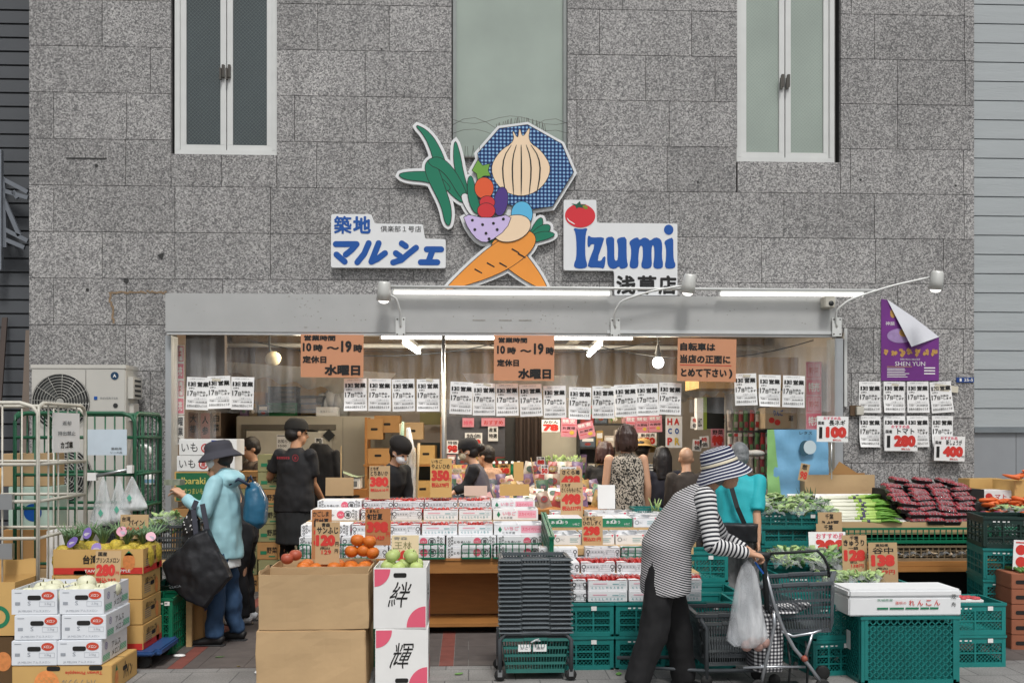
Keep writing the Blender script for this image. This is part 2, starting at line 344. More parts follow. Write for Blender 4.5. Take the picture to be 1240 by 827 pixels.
SKIN = mat('skin', '#c79a7d', .55, var=.05, scale=14)
SKIN2 = mat('skin_tan', '#b38566', .55, var=.05, scale=14)
HAIRB = mat('dark_hair', '#1d1917', .5, var=.3, scale=60, bump=.5, bscale=160, stretch=(1, 1, .12))
RUB = mat('rubber', '#191919', .7, var=.1)
# ================================================================== SETTING
gm = MB(); gm.bb(-40, 40, -60, 60, -.3, 0); tag(gm.build('pavement', paving()), kind='structure')
DPAVE = mat('dark_paving', '#5c5552', .75, var=.22, scale=10, bump=.15, bscale=80)
RPAVE = mat('red_paving', '#7d463d', .75, var=.2, scale=12, bump=.15, bscale=80)
dm = MB(); yb = -2.9; ts = .297
for i in range(-17, 18):
 for j in range(10):
  red = i in (-8, -7, -1, 5, 10)
  for k in range(3): dm.bb(i * .3 + .1 * k + (.0015 if k == 0 or red else 0), i * .3 + .1 * k + (.0985 if k == 2 or red else .1), yb + j * .3 + .0015, yb + j * .3 + .2985, .0, .004, 1 if red and k == 1 else 0)
tag(dm.build('shop_apron_paving', [DPAVE, RPAVE]), kind='structure')
# ---- granite facade
GR = granite(); x_l, x_r = X(35, 0), X(1180, 0)
open_x0, open_x1 = X(203, 0), X(1021, 0); head_z = Z(402, 0)
holes = [(open_x0, open_x1, -1, head_z)]
wins = {}
for nm, a, b, yb_ in (('l', 207, 335, 187), ('m', 547, 687, 192), ('r', 893, 1018, 196)):
 r_ = (X(a, 0), X(b, 0), Z(yb_, 0, (a + b) / 2), 6.3); wins[nm] = r_; holes.append(r_)
fac = thing('granite_facade', 'grey speckled granite shop front wall with three upper windows', 'building', (0, 0, 0))
wm = MB(); shade = []
zs = [3.91 + k * .4395 - 9 * .4395 for k in range(17)]
def slab(x0, x1, z0, z1, sh):
 rects = [(x0, x1, z0, z1)]
 for hx0, hx1, hz0, hz1 in holes:
  nr = []
  for a, b, c, d in rects:
   if b <= hx0 or a >= hx1 or d <= hz0 or c >= hz1: nr.append((a, b, c, d)); continue
   if a < hx0: nr.append((a, hx0, c, d))
   if b > hx1: nr.append((hx1, b, c, d))
   a2, b2 = max(a, hx0), min(b, hx1)
   if c < hz0: nr.append((a2, b2, c, hz0))
   if d > hz1: nr.append((a2, b2, hz1, d))
  rects = nr
 for a, b, c, d in rects:
  if b - a < .02 or d - c < .02: continue
  n0 = len(wm.v); g = .0026
  wm.bb(a + g, b - g, rnd.uniform(0, .0022), .05, c + g, d - g); shade.extend([sh] * (len(wm.v) - n0))
r2 = random.Random(5)
for k, z0 in enumerate(zs):
 x = x_l + (0 if k % 2 else -.45)
 while x < x_r:
  w = r2.choice((.9, .9, .68, 1.13)); a, b = max(x, x_l), min(x + w, x_r); x += w
  if b > a: slab(a, b, z0, z0 + .4395, r2.uniform(.87, 1.1))
wo = wm.build('granite_cladding', GR, fac)
at = wo.data.attributes.new('shade', 'FLOAT', 'POINT'); at.data.foreach_set('value', shade)
bk = MB(); CONC = mat('dark_joint', '#3a3a3a', .9, var=.1)
def wall_rects(mb, x0, x1, z0, z1, y0, y1):
 rects = [(x0, x1, z0, z1)]
 for hx0, hx1, hz0, hz1 in holes:
  nr = []
  for a, b, c, d in rects:
   if b <= hx0 or a >= hx1 or d <= hz0 or c >= hz1: nr.append((a, b, c, d)); continue
   if a < hx0: nr.append((a, hx0, c, d))
   if b > hx1: nr.append((hx1, b, c, d))
   a2, b2 = max(a, hx0), min(b, hx1)
   if c < hz0: nr.append((a2, b2, c, hz0))
   if d > hz1: nr.append((a2, b2, hz1, d))
  rects = nr
 for a, b, c, d in rects: mb.bb(a, b, y0, y1, c, d)
wall_rects(bk, x_l, x_r, 0, 6.85, .05, .3); bk.build('wall_core', CONC, fac)
dt = MB()
for px, py, r_ in ((117, 201, 2), (153, 340, 3.2), (106, 351, 2), (505, 212, 1.6), (1042, 218, 1.6), (1157, 225, 1.4), (845, 221, 1.4), (462, 60, 1.2), (700, 300, 1.3)):
 p = P(px, py, 0); dt.disc(p.x, p.z, r_ / 125, r_ / 125, -.0035)
p = P(105, 192, 0); dt.quad(p.x - .19, p.x + .19, p.z - .008, p.z + .006, -.0035)
p = P(398, 311, 0); dt.poly([(p.x - 1.62, p.z), (p.x - 1.55, p.z + .03), (p.x - 1.57, p.z - .04)], -.0035)
dt.build('drill_hole_marks', CONC, fac)
rs = MB(); RUST = mat('rust_stain', '#7d6a54', .85, var=.4, scale=20)
for i in range(26):
 px = 133 + i * 2.7; p = P(px, 354 + rnd.uniform(-1.3, 1.3), 0); h = rnd.uniform(.002, .012); rs.quad(p.x - .01, p.x + .012, p.z - h, p.z + .01, -.004)
for i in range(7):
 p = P(134 + rnd.uniform(-2, 4), 358 + i * 5, 0); rs.quad(p.x - .008, p.x + .01, p.z - .03, p.z + .02, -.0045 - i * .0002)
rs.build('rust_stain', RUST, fac)
# ---- windows
WFR = mat('window_frame', '#cfd1cf', .4, .1, var=.06)
GDARK = mat('dark_wired_glass', '#3b4648', .12, var=.3, scale=.9, spec=.8)
GPALE = mat('frosted_glass', '#9da9a0', .25, var=.2, scale=1.1, spec=.6)
HAND = mat('window_handle', '#57544f', .4, .6, var=.1)
def window(key, glass, label, split=True, open_h=False):
 x0, x1, z0, z1 = wins[key]; w = x1 - x0
 t = thing('window', label, 'window', ((x0 + x1) / 2, .06, z0)); h = z1 - z0; f = .05 if split else .035
 fr = MB(); hw = w / 2
 off = .045 if key == 'r' else .022 if key == 'l' else .01
 hw2 = hw - off / 2; cx = -off / 2 if key == 'r' else off / 2
 a, b = cx - hw2, cx + hw2
 fr.bb(a, b, -.02, .06, 0, f); fr.bb(a, a + f, -.02, .06, f, h); fr.bb(b - f, b, -.02, .06, f, h)
 fr.build('frame', WFR if split else mat('grey_frame', '#8b908e', .45, .3), t, bevel=.004)
 rv = MB(); rv.bb(-hw + .002, hw - .002, .066, .09, -.0, h); rv.build('reveal', mat('reveal_grey', '#6b6a67', .8), t)
 if split:
  for sgn, s0, s1 in ((-1, a + f, cx - .004), (1, cx + .004, b - f)):
   sash = MB(); q = .055
   sash.bb(s0, s1, .0, .045, f, f + q); sash.bb(s0, s0 + q, .0, .045, f + q, h); sash.bb(s1 - q, s1, 0, .045, f + q, h)
   so = sash.build('sash', WFR, t, bevel=.003)
   g = MB(); g.bb(s0 + q, s1 - q, .02, .026, f + q, h)
   k = f + q
   g.build('pane', glass, so)
   wr_ = MB()
   xx0, xx1 = s0 + q, s1 - q
   n = int(h / .03)
   wire_x = xx1 - xx0
   for i in range(-12, int(h / .035)):
    for d in (1, -1):
     za = k + i * .035; zb = za + wire_x
     pa, pb = ((xx0, za), (xx1, zb)) if d > 0 else ((xx1, za), (xx0, zb))
     def cl(p_, q_):
      if p_[1] < k: tt = (k - p_[1]) / (q_[1] - p_[1]); return (p_[0] + (q_[0] - p_[0]) * tt, k)
      return p_
     pa = cl(pa, pb)
     if pb[1] <= k or pb[1] > h: continue
     wr_.quad(0, 1e-4, 0, 1e-4) if False else wr_.add([(pa[0], .0185, pa[1]), (pa[0] + .0016, .0185, pa[1]), (pb[0] + .0016, .0185, pb[1]), (pb[0], .0185, pb[1])], [(0, 1, 2, 3)])
   wr_.build('glass_wire', mat('glass_wire', '#7a8480', .5, .5, var=0), so)
   hd = MB(); hz = Z(90 if key == 'l' else 91, 0) - z0; hxx = cx - .028 if sgn < 0 else cx + .03
   hxx += (.0 if key == 'l' else 0)
   hd.bb(hxx - .012, hxx + .012, -.03, 0, hz - .06, hz + .06)
   if open_h and sgn > 0: hd.bar((hxx, -.045, hz - .0), (hxx + .13, -.06, hz - .06), .016, .02)
   else: hd.bb(hxx - .03, hxx - .012, -.05, -.02, hz - .09, hz + .02)
   hd.build('handle', HAND, so)
 else:
  g = MB(); g.bb(a + f, b - f, .02, .03, f, h); g.build('pane', glass, t)
 return t
window('l', GDARK, 'double casement window with dark wired glass at the upper left of the wall')
window('m', GPALE, 'pale green frosted window without a middle bar behind the vegetable sign', False)
window('r', GPALE, 'double casement window with pale wired glass and one handle turned out')
bs = MB(); mx0, mx1, mz0, _ = wins['m']
for i in range(34):
 x = mx0 + .03 + i * (mx1 - mx0 - .06) / 33
 bs.tube([(x, -.02, mz0 - .0), (x + rnd.uniform(-.02, .02), -.05 + rnd.uniform(-.02, .02), mz0 + .1)], .0022, 4)
bs.bb(mx0 + .02, mx1 - .02, -.035, -.005, mz0 - .012, mz0)
for zz, sg in ((.22, .05), (.36, -.04), (.3, .08)):
 bs.tube([(mx0 + (mx1 - mx0) * i / 10, -.03, mz0 + zz + sg * math.sin(i * .9)) for i in range(11)], .002, 4)
tag(bs.build('bird_spikes', HAND), 'row of thin bird spikes and wires across the middle window', 'bird spikes')
# ---- neighbouring buildings
lb = thing('dark_building', 'dark grey building with horizontal siding at the left edge', 'building', (0, 0, 0)); m = MB(); YL = .5
SIDD = mat('dark_siding', '#4d5054', .55, var=.1, scale=3); x0 = X(-500, YL); zt = 7
for k in range(52):
 z0 = .02 + k * .137; m.add([(x0, YL, z0), (x_l - .02, YL, z0), (x_l - .02, YL - .0, z0 + .118), (x0, YL, z0 + .118), (x0, YL + .03, z0 + .121), (x_l - .02, YL + .03, z0 + .121), (x_l - .02, YL + .03, z0 + .137), (x0, YL + .03, z0 + .137)], [(0, 1, 2, 3), (3, 2, 5, 4), (4, 5, 6, 7)])
m.bb(x0, x_l - .02, YL + .03, YL + .3, 0, 7.1); m.build('siding', SIDD, lb)
rb = thing('pale_building', 'pale grey building with horizontal metal siding at the right edge', 'building', (0, 0, 0)); YR = .03
SIDL = mat('pale_siding', '#a3a9ab', .5, var=.08, scale=6, bump=.2, bscale=40, stretch=(.25, 1, 3)); m = MB(); x1 = X(1750, YR); xa = x_r + .004
zl = Z(517, YR, 1210)
k = 0; z0 = zl
while z0 < 6.9:
 m.bb(xa, x1, YR, YR + .04, z0, z0 + .178); z0 += .19; k += 1
m.bb(xa, x1, YR + .02, YR + .3, zl, 6.9); m.build('siding', SIDL, rb)
m = MB(); m.bb(xa, x1, YR - .03, YR + .05, zl - .055, zl - .015); m.bb(xa, x1, YR - .015, YR + .05, zl - .0145, zl - .003); m.build('ledge', mat('ledge', '#7d8488', .5, .3), rb)
m = MB(); m.bb(xa + .005, xa + .43, YR, YR + .1, 0, zl - .056); m.bb(xa + .435, x1, YR, YR + .1, 0, zl - .056); m.build('lower_panel', mat('grey_panel', '#8d9195', .55, var=.06), rb)
# ---- shop interior shell
BEIGE = mat('beige_board', '#a1885f', .7, var=.1, scale=4, stretch=(4, 1, .4)); CEIL = mat('ceiling_board', '#9c8d72', .75, var=.08, scale=3)
IW = mat('inner_wall', '#b5aba0', .7, var=.08); FLOORI = mat('shop_floor', '#55524f', .55, var=.15)
shop = thing('shop_room', 'inside of the shop with a beige upper wall and ceiling', 'building', (0, 0, 0)); DY = 4.6
m = MB(); m.bb(open_x0 - .3, open_x1 + .3, .302, DY + .2, 2.78, 2.9); m.build('ceiling', CEIL, shop)
m = MB(); m.bb(open_x0 - .3, open_x1 + .3, DY, DY + .15, 2.05, 2.78)
for k in range(40): xx = open_x0 + k * .17; m.bb(xx, xx + .006, DY - .004, DY + .001, 2.05, 2.78)
m.build('upper_wall', BEIGE, shop)
m = MB(); m.bb(open_x0 - .3, open_x1 + .3, DY, DY + .15, 0, 2.049); m.build('back_wall', IW, shop)
m = MB(); m.bb(open_x0 - .3, open_x0 - .15, .302, DY, 0, 2.78); m.build('side_wall', mat('brown_wall', '#6a5a4c', .7), shop)
m = MB(); m.bb(open_x1 + .15, open_x1 + .3, .302, DY, 0, 2.78); m.build('side_wall', IW, shop)
m = MB(); m.bb(open_x0 - .3, open_x1 + .3, .1, DY + .15, .004, .008); m.build('floor', FLOORI, shop)
m = MB()
for yy in (1.1, 2.6): m.bb(open_x0, open_x1, yy, yy + .09, 2.66, 2.779)
m.bb(X(360, 3), X(800, 3), 3.0, 3.12, 2.6, 2.779); m.build('ceiling_beam', mat('brown_beam', '#6d5b43', .7), shop)
# ---- lintel box, door posts, conduit, tubes
LINT = mat('lintel_paint', '#b2b3b2', .42, .15, var=.07, scale=4)
hd = thing('shutter_box', 'long pale grey metal shutter box over the shop opening', 'shutter box', (0, 0, 0)); YH = -.22
lx0, lx1 = X(200, YH), X(1013, YH); lz0, lz1 = Z(404, YH), Z(357.5, YH)
m = MB(); m.bb(lx0, lx1, YH, -.001, lz0, lz1); m.build('box_body', LINT, hd, bevel=.006)
m = MB(); m.bb(lx0 + .01, lx1, YH + .01, YH + .07, lz0 - .02, lz0 - .001); m.bb(X(735, YH), lx1, YH - .012, YH - .001, lz0 + .005, lz0 + .035); m.build('bottom_rail', mat('rail', '#d4d6d6', .35, .4), hd)
m = MB(); r3 = random.Random(3)
def chip(cx, cz, n, sx, sz, rr):
 for _ in range(n):
  x = r3.gauss(cx, sx); z = min(max(r3.gauss(cz, sz), lz0 + .05), lz1 - .02); a = r3.uniform(0, 6.28); l = r3.uniform(.3, 1) * rr
  m.add([(x + l * math.cos(a + q) * r3.uniform(.5, 1), YH - .0015 - r3.uniform(0, .0004), z + l * .7 * math.sin(a + q) * r3.uniform(.5, 1)) for q in (0, 1.3, 2.6, 3.9, 5.2)], [(0, 1, 2, 3, 4)])
cz = (lz0 + lz1) / 2
for px, n, sx in ((372, 26, .06), (350, 10, .1), (430, 12, .2), (560, 8, .3), (640, 30, .25), (700, 16, .25), (870, 8, .2), (960, 6, .2), (260, 6, .2)): chip(X(px, YH), cz, n, sx, .09, .012)
for px in (580, 612, 636): x = X(px, YH); m.quad(x - .06, x + .06, cz - .062, cz - .05, YH - .0022)
m.build('paint_chips', mat('bare_metal_chips', '#8b8984', .7, var=.3, scale=60), hd)
for a, b, lab in ((201, 208, 'grey aluminium door post at the left side of the shop opening'), (1010, 1020, 'grey aluminium door post at the right side of the shop opening')):
 m = MB(); x0, x1 = X(a, -.1), X(b, -.1); m.bb(x0, x1, -.12, .1, 0, lz0 - .021); m.bb(x0 + .012, x1 - .012, -.124, -.119, .02, lz0 - .05); tag(m.build('door_post', ALU), lab, 'door post')
def tube_light(x0, x1, y, z, label, r=.016, power=0, group=None, out=False):
 t = thing('fluorescent_light', label, 'light', ((x0 + x1) / 2, y, z), 0, group); h = (x1 - x0) / 2
 a = MB(); a.tube([(-h, 0, 0), (h, 0, 0)], r, 10); a.build('tube', LAMPO if out else LAMP, t); fh = .012 if out else .05
 b = MB(); b.bb(-h, h, -.03, .03, r + .004, r + fh); b.bb(-h - .02, -h, -.02, .02, -r, r + fh); b.bb(h, h + .02, -.02, .02, -r, r + fh); b.build('fitting', WFR, t)
 if power:
  l = bpy.data.lights.new('tube_lamp', 'AREA'); l.shape = 'RECTANGLE'; l.size = x1 - x0; l.size_y = .06; l.energy = power; l.color = (1, .92, .8)
  o = bpy.data.objects.new('tube_lamp', l); COL.objects.link(o); o.parent = t; o.location = (0, 0, -.04)
 return t
YC = -.3
tube_light(X(477, YC), X(738, YC), YC, Z(355, YC), 'long lit tube along the top of the shutter box under the sign', .018, 0, None, True)
tube_light(X(872, YC), X(1045, YC), YC, Z(354.5, YC), 'shorter lit tube at the right end of the shutter box', .018, 0, None, True)
m = MB(); zc = Z(351, YC); m.tube([(X(458, YC), YC - .02, zc + .02), (X(1060, YC), YC - .02, zc + .012)], .014, 8); tag(m.build('conduit_pipe', WFR), 'thin white conduit pipe running along the top of the shutter box', 'pipe')
tube_light(X(462, .25), X(598, .25), .25, Z(409, .25), 'lit tube just under the shutter box, left of the middle hours sign', .018, 14)
tube_light(X(671, .25), X(765, .25), .25, Z(409, .25), 'lit tube just under the shutter box, right of the middle hours sign', .018, 12)
def tube_depth(pxa, pya, Ya, pxb, pyb, Yb, label):
 a, b = P(pxa, pya, Ya), P(pxb, pyb, Yb); t = thing('fluorescent_light', label, 'light', tuple(a)); q = MB(); q.tube([(0, 0, 0), tuple(b - a)], .026, 10); q.build('tube', LAMP, t)
 f = MB(); u = Vector((0, 0, .055)); f.bar(u, (b - a) + u, .07, .045); f.build('fitting', WFR, t)
tube_depth(490, 415, 1.2, 507, 427, 2.6, 'short lit tube slanting down on the left of the shop ceiling')
tube_depth(727, 417, 1.2, 713, 430, 2.6, 'short lit tube slanting down on the right of the shop ceiling')
for nm, x, y, s_, e in (('shop_fill_light', -1.6, .95, 1.6, 13), ('shop_fill_light', .6, 1.0, 1.6, 16), ('shop_fill_light', 2.0, .95, 1.4, 9)):  # added point lights without fittings, set to brighten the ceiling and inner awnings
 l = bpy.data.lights.new(nm, 'POINT'); l.shadow_soft_size = .25; l.energy = e * 3.6; l.color = (1, .86, .66); o = bpy.data.objects.new(nm, l); COL.objects.link(o); o.location = (x, y, 2.5)
p = P(797, 439, .9); t = thing('hanging_bulb', 'round glowing bulb hanging inside the shop near the bicycle notice', 'lamp', tuple(p)); m = MB(); m.ell((0, 0, 0), (.062, .062, .062), n=16); m.build('bulb', mat('lit_bulb', (.95, .97, 1), .4, var=0, emit=7), t)
m = MB(); m.lathe([(.03, .055), (.034, .1), (.02, .16), (.008, .2), (.006, .45)], 12); m.build('socket', BLACKP, t)
p = P(330, 433, .9); t = thing('wall_lamp', 'small round cream fan lamp at the upper left inside the shop', 'lamp', tuple(p)); m = MB()
m.lathe([(.0, .02), (.06, .015), (.085, -.03), (.08, -.035), (.05, .0)], 20, M=Matrix.Rotation(R(70), 4, 'X')); m.build('lamp_shade', mat('cream_shade', '#d8cfae', .4), t); m = MB(); m.tube([(0, 0, 0), (-.05, .1, .1), (-.05, .1, .4)], .012); m.build('arm', BLACKP, t)
SPOT = mat('spot_shell', '#cfd0cc', .4, .2, var=.08)
def spotlight(base, pts, head, label, tilt=0):
 b = P(*base); t = thing('gooseneck_spotlight', label, 'spotlight', tuple(b)); Pt = [P(*q) - b for q in pts]
 m = MB(); m.bb(-.045, .045, -.012, .0, -.09, .09);
 for q in ((-.03, .07), (.03, .07), (-.03, -.07), (.03, -.07)): m.disc(q[0], q[1], .008, .008, -.0135, 1, 10)
 m.build('mounting_plate', [WFR, HAND], t)
 m = MB(); sm = []
 for i in range(len(Pt) - 1):
  for k in range(6): sm.append(Pt[i].lerp(Pt[i + 1], k / 6))
 sm.append(Pt[-1])
 for _ in range(3): sm = [sm[0]] + [(sm[i - 1] + sm[i] * 2 + sm[i + 1]) / 4 for i in range(1, len(sm) - 1)] + [sm[-1]]
 m.tube(sm, .0105, 8); m.build('arm', WFR, t)
 h = P(*head) - b; M = Matrix.Translation(h) @ Matrix.Rotation(R(tilt), 4, 'Y') @ Matrix.Rotation(R(10), 4, 'X')
 m = MB(); m.lathe([(.0, .1), (.045, .098), (.056, .085), (.062, -.0), (.068, -.075), (.06, -.075), (.055, 0)], 20, M=M); ho = m.build('lamp_shade', SPOT, t)
 m = MB(); m.ell((0, 0, -.07), (.052, .052, .035), M, 16); m.build('bulb', LAMPO, ho)
spotlight((485, 396, -.24), [(485, 396, -.25), (485, 378, -.3), (480, 361, -.34), (466, 355, -.36)], (465, 354, -.4), 'gooseneck spotlight at the left end of the shutter box conduit', 3)
spotlight((745, 397, -.24), [(745, 397, -.25), (744, 378, -.3), (752, 364, -.34), (790, 352, -.36), (828, 346, -.36)], (834, 345, -.4), 'gooseneck spotlight in front of the blue lettered sign', 6)
spotlight((1013, 396, -.24), [(1013, 396, -.25), (1012, 376, -.28), (1030, 362, -.32), (1080, 346, -.34), (1126, 336, -.36)], (1134, 341, -.4), 'gooseneck spotlight at the right end over the purple poster', 2)
t = thing('security_camera', 'small cream box camera at the right end of the shutter box', 'camera', tuple(P(1003, 367, -.3))); m = MB(); m.bb(-.05, .05, -.05, .08, -.05, .06); m.build('housing', CREAMPAINT, t, bevel=.008); m = MB(); m.lathe([(.0, 0), (.025, 0), (.03, .03)], 14, M=Matrix.Translation((.01, -.052, -.01)) @ Matrix.Rotation(R(-90), 4, 'X')); m.build('lens', BLACKP, t)
m = MB(); m.bb(X(1022, -.02), X(1025.5, -.02), -.03, -.003, Z(492, 0), Z(396, 0)); tag(m.build('cable_cover', WFR), 'thin white cable cover running down the right stone pillar', 'cable cover')
t = thing('wall_switch', 'small cream switch on a brown plate on the right stone pillar', 'switch', tuple(P(1036, 497, -.01))); m = MB(); m.bb(-.06, .05, -.02, .0, -.05, .05); m.build('back_plate', mat('brown_plate', '#5a4632', .7), t); m = MB(); m.bb(-.01, .06, -.06, -.021, -.045, .04); m.build('switch_box', CREAMPAINT, t, bevel=.004)
t = thing('address_plate', 'small blue street number plate on the right stone pillar', 'sign', tuple(P(1170, 460, -.005))); m = MB(); m.bb(-.1, .075, -.006, .0, -.025, .025); m.build('plate', mat('sign_blue', '#1b3d7c', .4), t); m = MB(); m.text('25-5', .02, 0, .09, .03, -.008); m.text('1', -.06, 0, .02, .03, -.008); m.build('lettering', WHITE, t)
# ================================================================== SIGNS AND PAPERS
def rounded(pts, r=.03, n=4):
 out = []; N = len(pts)
 for i in range(N):
  p0, p1, p2 = Vector(pts[i - 1]), Vector(pts[i]), Vector(pts[(i + 1) % N])
  a, b = p0 - p1, p2 - p1; q = min(r, a.length * .45, b.length * .45); s, e = p1 + a.normalized() * q, p1 + b.normalized() * q
  for k in range(n + 1):
   t = k / n; out.append(tuple(s * (1 - t) ** 2 + p1 * 2 * t * (1 - t) + e * t * t))
 return out
def smoothp(pts, it=2):
 for _ in range(it):
  o = []
  for i in range(len(pts)):
   a, b = Vector(pts[i]), Vector(pts[(i + 1) % len(pts)]); o += [tuple(a * .75 + b * .25), tuple(a * .25 + b * .75)]
  pts = o
 return pts
def area(p): return sum(p[i - 1][0] * p[i][1] - p[i][0] * p[i - 1][1] for i in range(len(p))) / 2
def grow(pts, d):
 if area(pts) < 0: pts = pts[::-1]
 out = []; N = len(pts)
 for i in range(N):
  a, b, c = Vector(pts[i - 1]), Vector(pts[i]), Vector(pts[(i + 1) % N]); e1 = (b - a); e2 = (c - b)
  if e1.length < 1e-7 or e2.length < 1e-7: continue
  n1 = Vector((e1.y, -e1.x)).normalized(); n2 = Vector((e2.y, -e2.x)).normalized(); m = n1 + n2
  if m.length < .2: m = n1
  m.normalize(); k = d / max(.5, m.dot(n1)); out.append(tuple(b + m * k))
 return out
YS = -.07
BOARD = mat('sign_board_white', '#dfe1e2', .35, var=.03)
def px_local(o, pts, Y): return [((P(a, b, Y) - o).x, (P(a, b, Y) - o).z) for a, b in pts]
# --- blue katakana sign
def zc4(pts): return [(390 + a / 7.294, 230 + b / 7.294) for a, b in pts]
o = P(470, 324, YS); t = thing('shop_sign', 'stepped white sign board with blue Japanese lettering left of the vegetable sign', 'sign', tuple(o))
m = MB(); out = rounded(px_local(o, zc4([(80, 215), (435, 215), (465, 298), (890, 304), (910, 432), (1092, 436), (1092, 690), (78, 685)]), YS), .02)
m.prism(out[::-1], 0, .05); m.build('board', BOARD, t)
m = MB()
def ztext(m, s, x0, y0, x1, y1, conv, o, Y, mi=0, bold=.02, yy=-.003, shear=0):
 (a, b), (c, d) = px_local(o, conv([(x0, y0), (x1, y1)]), Y); m.text(s, (a + c) / 2, (b + d) / 2, abs(c - a), abs(d - b), yy, mi, bold, shear=shear)
ztext(m, '築', 104, 230, 262, 390, zc4, o, YS, 0, .035); ztext(m, '地', 274, 232, 430, 388, zc4, o, YS, 0, .05)
ztext(m, '倶楽部１号店', 516, 318, 876, 374, zc4, o, YS, 1, .012)
def stroke(m, pts, w, conv, o, Y, mi=0, yy=-.003):
 P_ = [Vector(q) for q in px_local(o, conv(pts), Y)]
 for i in range(len(P_) - 1):
  a, b = P_[i], P_[i + 1]; d = (b - a).normalized() * w; n = Vector((-d.y, d.x)); q = []
  for k in range(9): an = math.pi * (k / 8) - math.pi / 2; q.append(tuple(b + d * math.cos(an) + n * math.sin(an)))
  for k in range(9): an = math.pi * (k / 8) + math.pi / 2; q.append(tuple(a + d * math.cos(an) + n * math.sin(an)))
  m.poly(q, yy - i * .0002, mi)
w = 26 / 7.294 / 125
for k, st in enumerate(([(122, 480), (305, 480), (262, 530), (210, 572)], [(128, 572), (200, 635)], [(412, 472), (372, 565), (312, 640)], [(500, 472), (440, 625), (436, 636), (490, 610), (556, 560)],
           [(704, 474), (740, 498)], [(652, 560), (688, 585)], [(628, 642), (700, 620), (770, 560), (830, 512)], [(925, 526), (1052, 526)], [(972, 545), (945, 620)], [(872, 640), (1018, 640)])):
 stroke(m, st, w, zc4, o, YS, 0, -.003 - k * .00003)
m.build('lettering', [BLUE, INK], t)
# --- Izumi sign
def zc5(pts): return [(670 + a / 5.906, 230 + b / 5.906) for a, b in pts]
o = P(750, 356, YS); t = thing('shop_sign', 'white sign board with a red tomato and big blue letters', 'sign', tuple(o))
m = MB(); out = rounded(px_local(o, zc5([(74, 72), (308, 72), (312, 236), (888, 242), (888, 755), (438, 755), (436, 592), (428, 578), (74, 574)]), YS), .018)
m.prism(out[::-1], 0, .05); m.build('board', BOARD, t)
m = MB()
def zp5(pts, y=-.003, mi=0, sm=1):
 q = px_local(o, zc5(pts), YS); m.poly(smoothp(q, sm) if sm else q, y, mi)
zp5([(140, 272), (195, 282), (248, 272), (232, 310), (228, 400), (230, 490), (243, 530), (240, 556), (195, 566), (150, 556), (147, 530), (164, 490), (166, 400), (160, 310)])
zp5([(245, 330), (262, 330), (270, 342), (365, 338), (358, 370), (312, 505), (340, 510), (358, 478), (374, 476), (372, 520), (362, 566), (330, 556), (246, 556), (250, 520), (300, 390), (270, 388), (258, 412), (244, 405)])
zp5([(378, 340), (435, 334), (436, 400), (436, 490), (445, 510), (462, 500), (464, 400), (452, 360), (470, 342), (524, 336), (524, 420), (526, 510), (536, 540), (520, 560), (480, 566), (470, 545), (440, 568), (400, 558), (384, 520), (386, 420), (376, 370)])
zp5([(540, 375), (570, 350), (606, 338), (614, 362), (650, 338), (682, 352), (690, 366), (730, 338), (768, 352), (780, 390), (776, 480), (786, 530), (780, 562), (730, 566), (712, 545), (722, 490), (722, 420), (716, 396), (704, 400), (702, 480), (706, 540), (690, 564), (640, 564), (626, 540), (640, 490), (640, 420), (634, 398), (616, 404), (608, 480), (610, 540), (596, 562), (552, 562), (544, 535), (556, 480), (556, 410)])
zp5([(790, 372), (820, 352), (858, 340), (858, 420), (860, 500), (876, 535), (866, 562), (812, 566), (796, 545), (806, 490), (806, 410)])
c_ = px_local(o, zc5([(825, 286)]), YS)[0]; m.disc(c_[0], c_[1], 34 / 5.906 / 125, 36 / 5.906 / 125, -.003)
c_ = px_local(o, zc5([(192, 186)]), YS)[0]; m.disc(c_[0], c_[1], 108 / 5.906 / 125, 84 / 5.906 / 125, -.003, 1, 32)
zp5([(128, 98), (165, 104), (190, 82), (198, 106), (236, 104), (208, 118), (214, 132), (182, 126), (166, 136), (158, 118)], -.004, 2, 0); zp5([(205, 108), (245, 118), (246, 138), (222, 140)], -.0045, 4, 1)
zp5([(100, 200), (112, 218), (156, 244), (152, 250), (110, 226), (98, 206)], -.004, 5, 1)
for s_, a, b in (('浅', 450, 588), ('草', 602, 738), ('店', 752, 880)): ztext(m, s_, a, 612, b, 748, zc5, o, YS, 3, .05)
m.build('lettering', [BLUE, mat('tomato_red', '#cf2b36', .4, var=.03), mat('leaf_green', '#14513a', .5, var=0), INK, mat('olive', '#7d8a2a', .5, var=0), WHITE], t)
# --- die-cut vegetable sign (plain stand-in of the same size and colours)
def zc1(pts): return [(380 + a / 2.667, 130 + b / 2.667) for a, b in pts]
o = P(612, 352, YS); t = thing('vegetable_sign', 'tall cut-out sign of painted vegetables with leek leaves and a lilac dotted bowl', 'sign', tuple(o))
G1 = mat('sign_green', '#0b7558', .4, var=.03); G2 = mat('sign_light_green', '#6ea23e', .4, var=.03); OR_ = mat('sign_orange', '#e8953c', .4, var=.03); OR2 = mat('sign_vermilion', '#dd5a2e', .4, var=.03)
RD = mat('sign_red', '#c92f35', .4, var=.03); PU = mat('sign_purple', '#4a3180', .4, var=.03); LI = mat('sign_lilac', '#c9b8e2', .4, var=.02); CRM = mat('sign_cream', '#ecd2b2', .4, var=.02); SKY_ = mat('sign_sky', '#5ab4dd', .4, var=.02)
GING = gingham('sign_gingham', 28, '#10224a', '#2c4f86', '#8fb9da')
mats_ = [BOARD, INK, G1, G2, OR_, OR2, RD, PU, LI, CRM, SKY_, GING]
back, front = MB(), MB(); lay = [0]
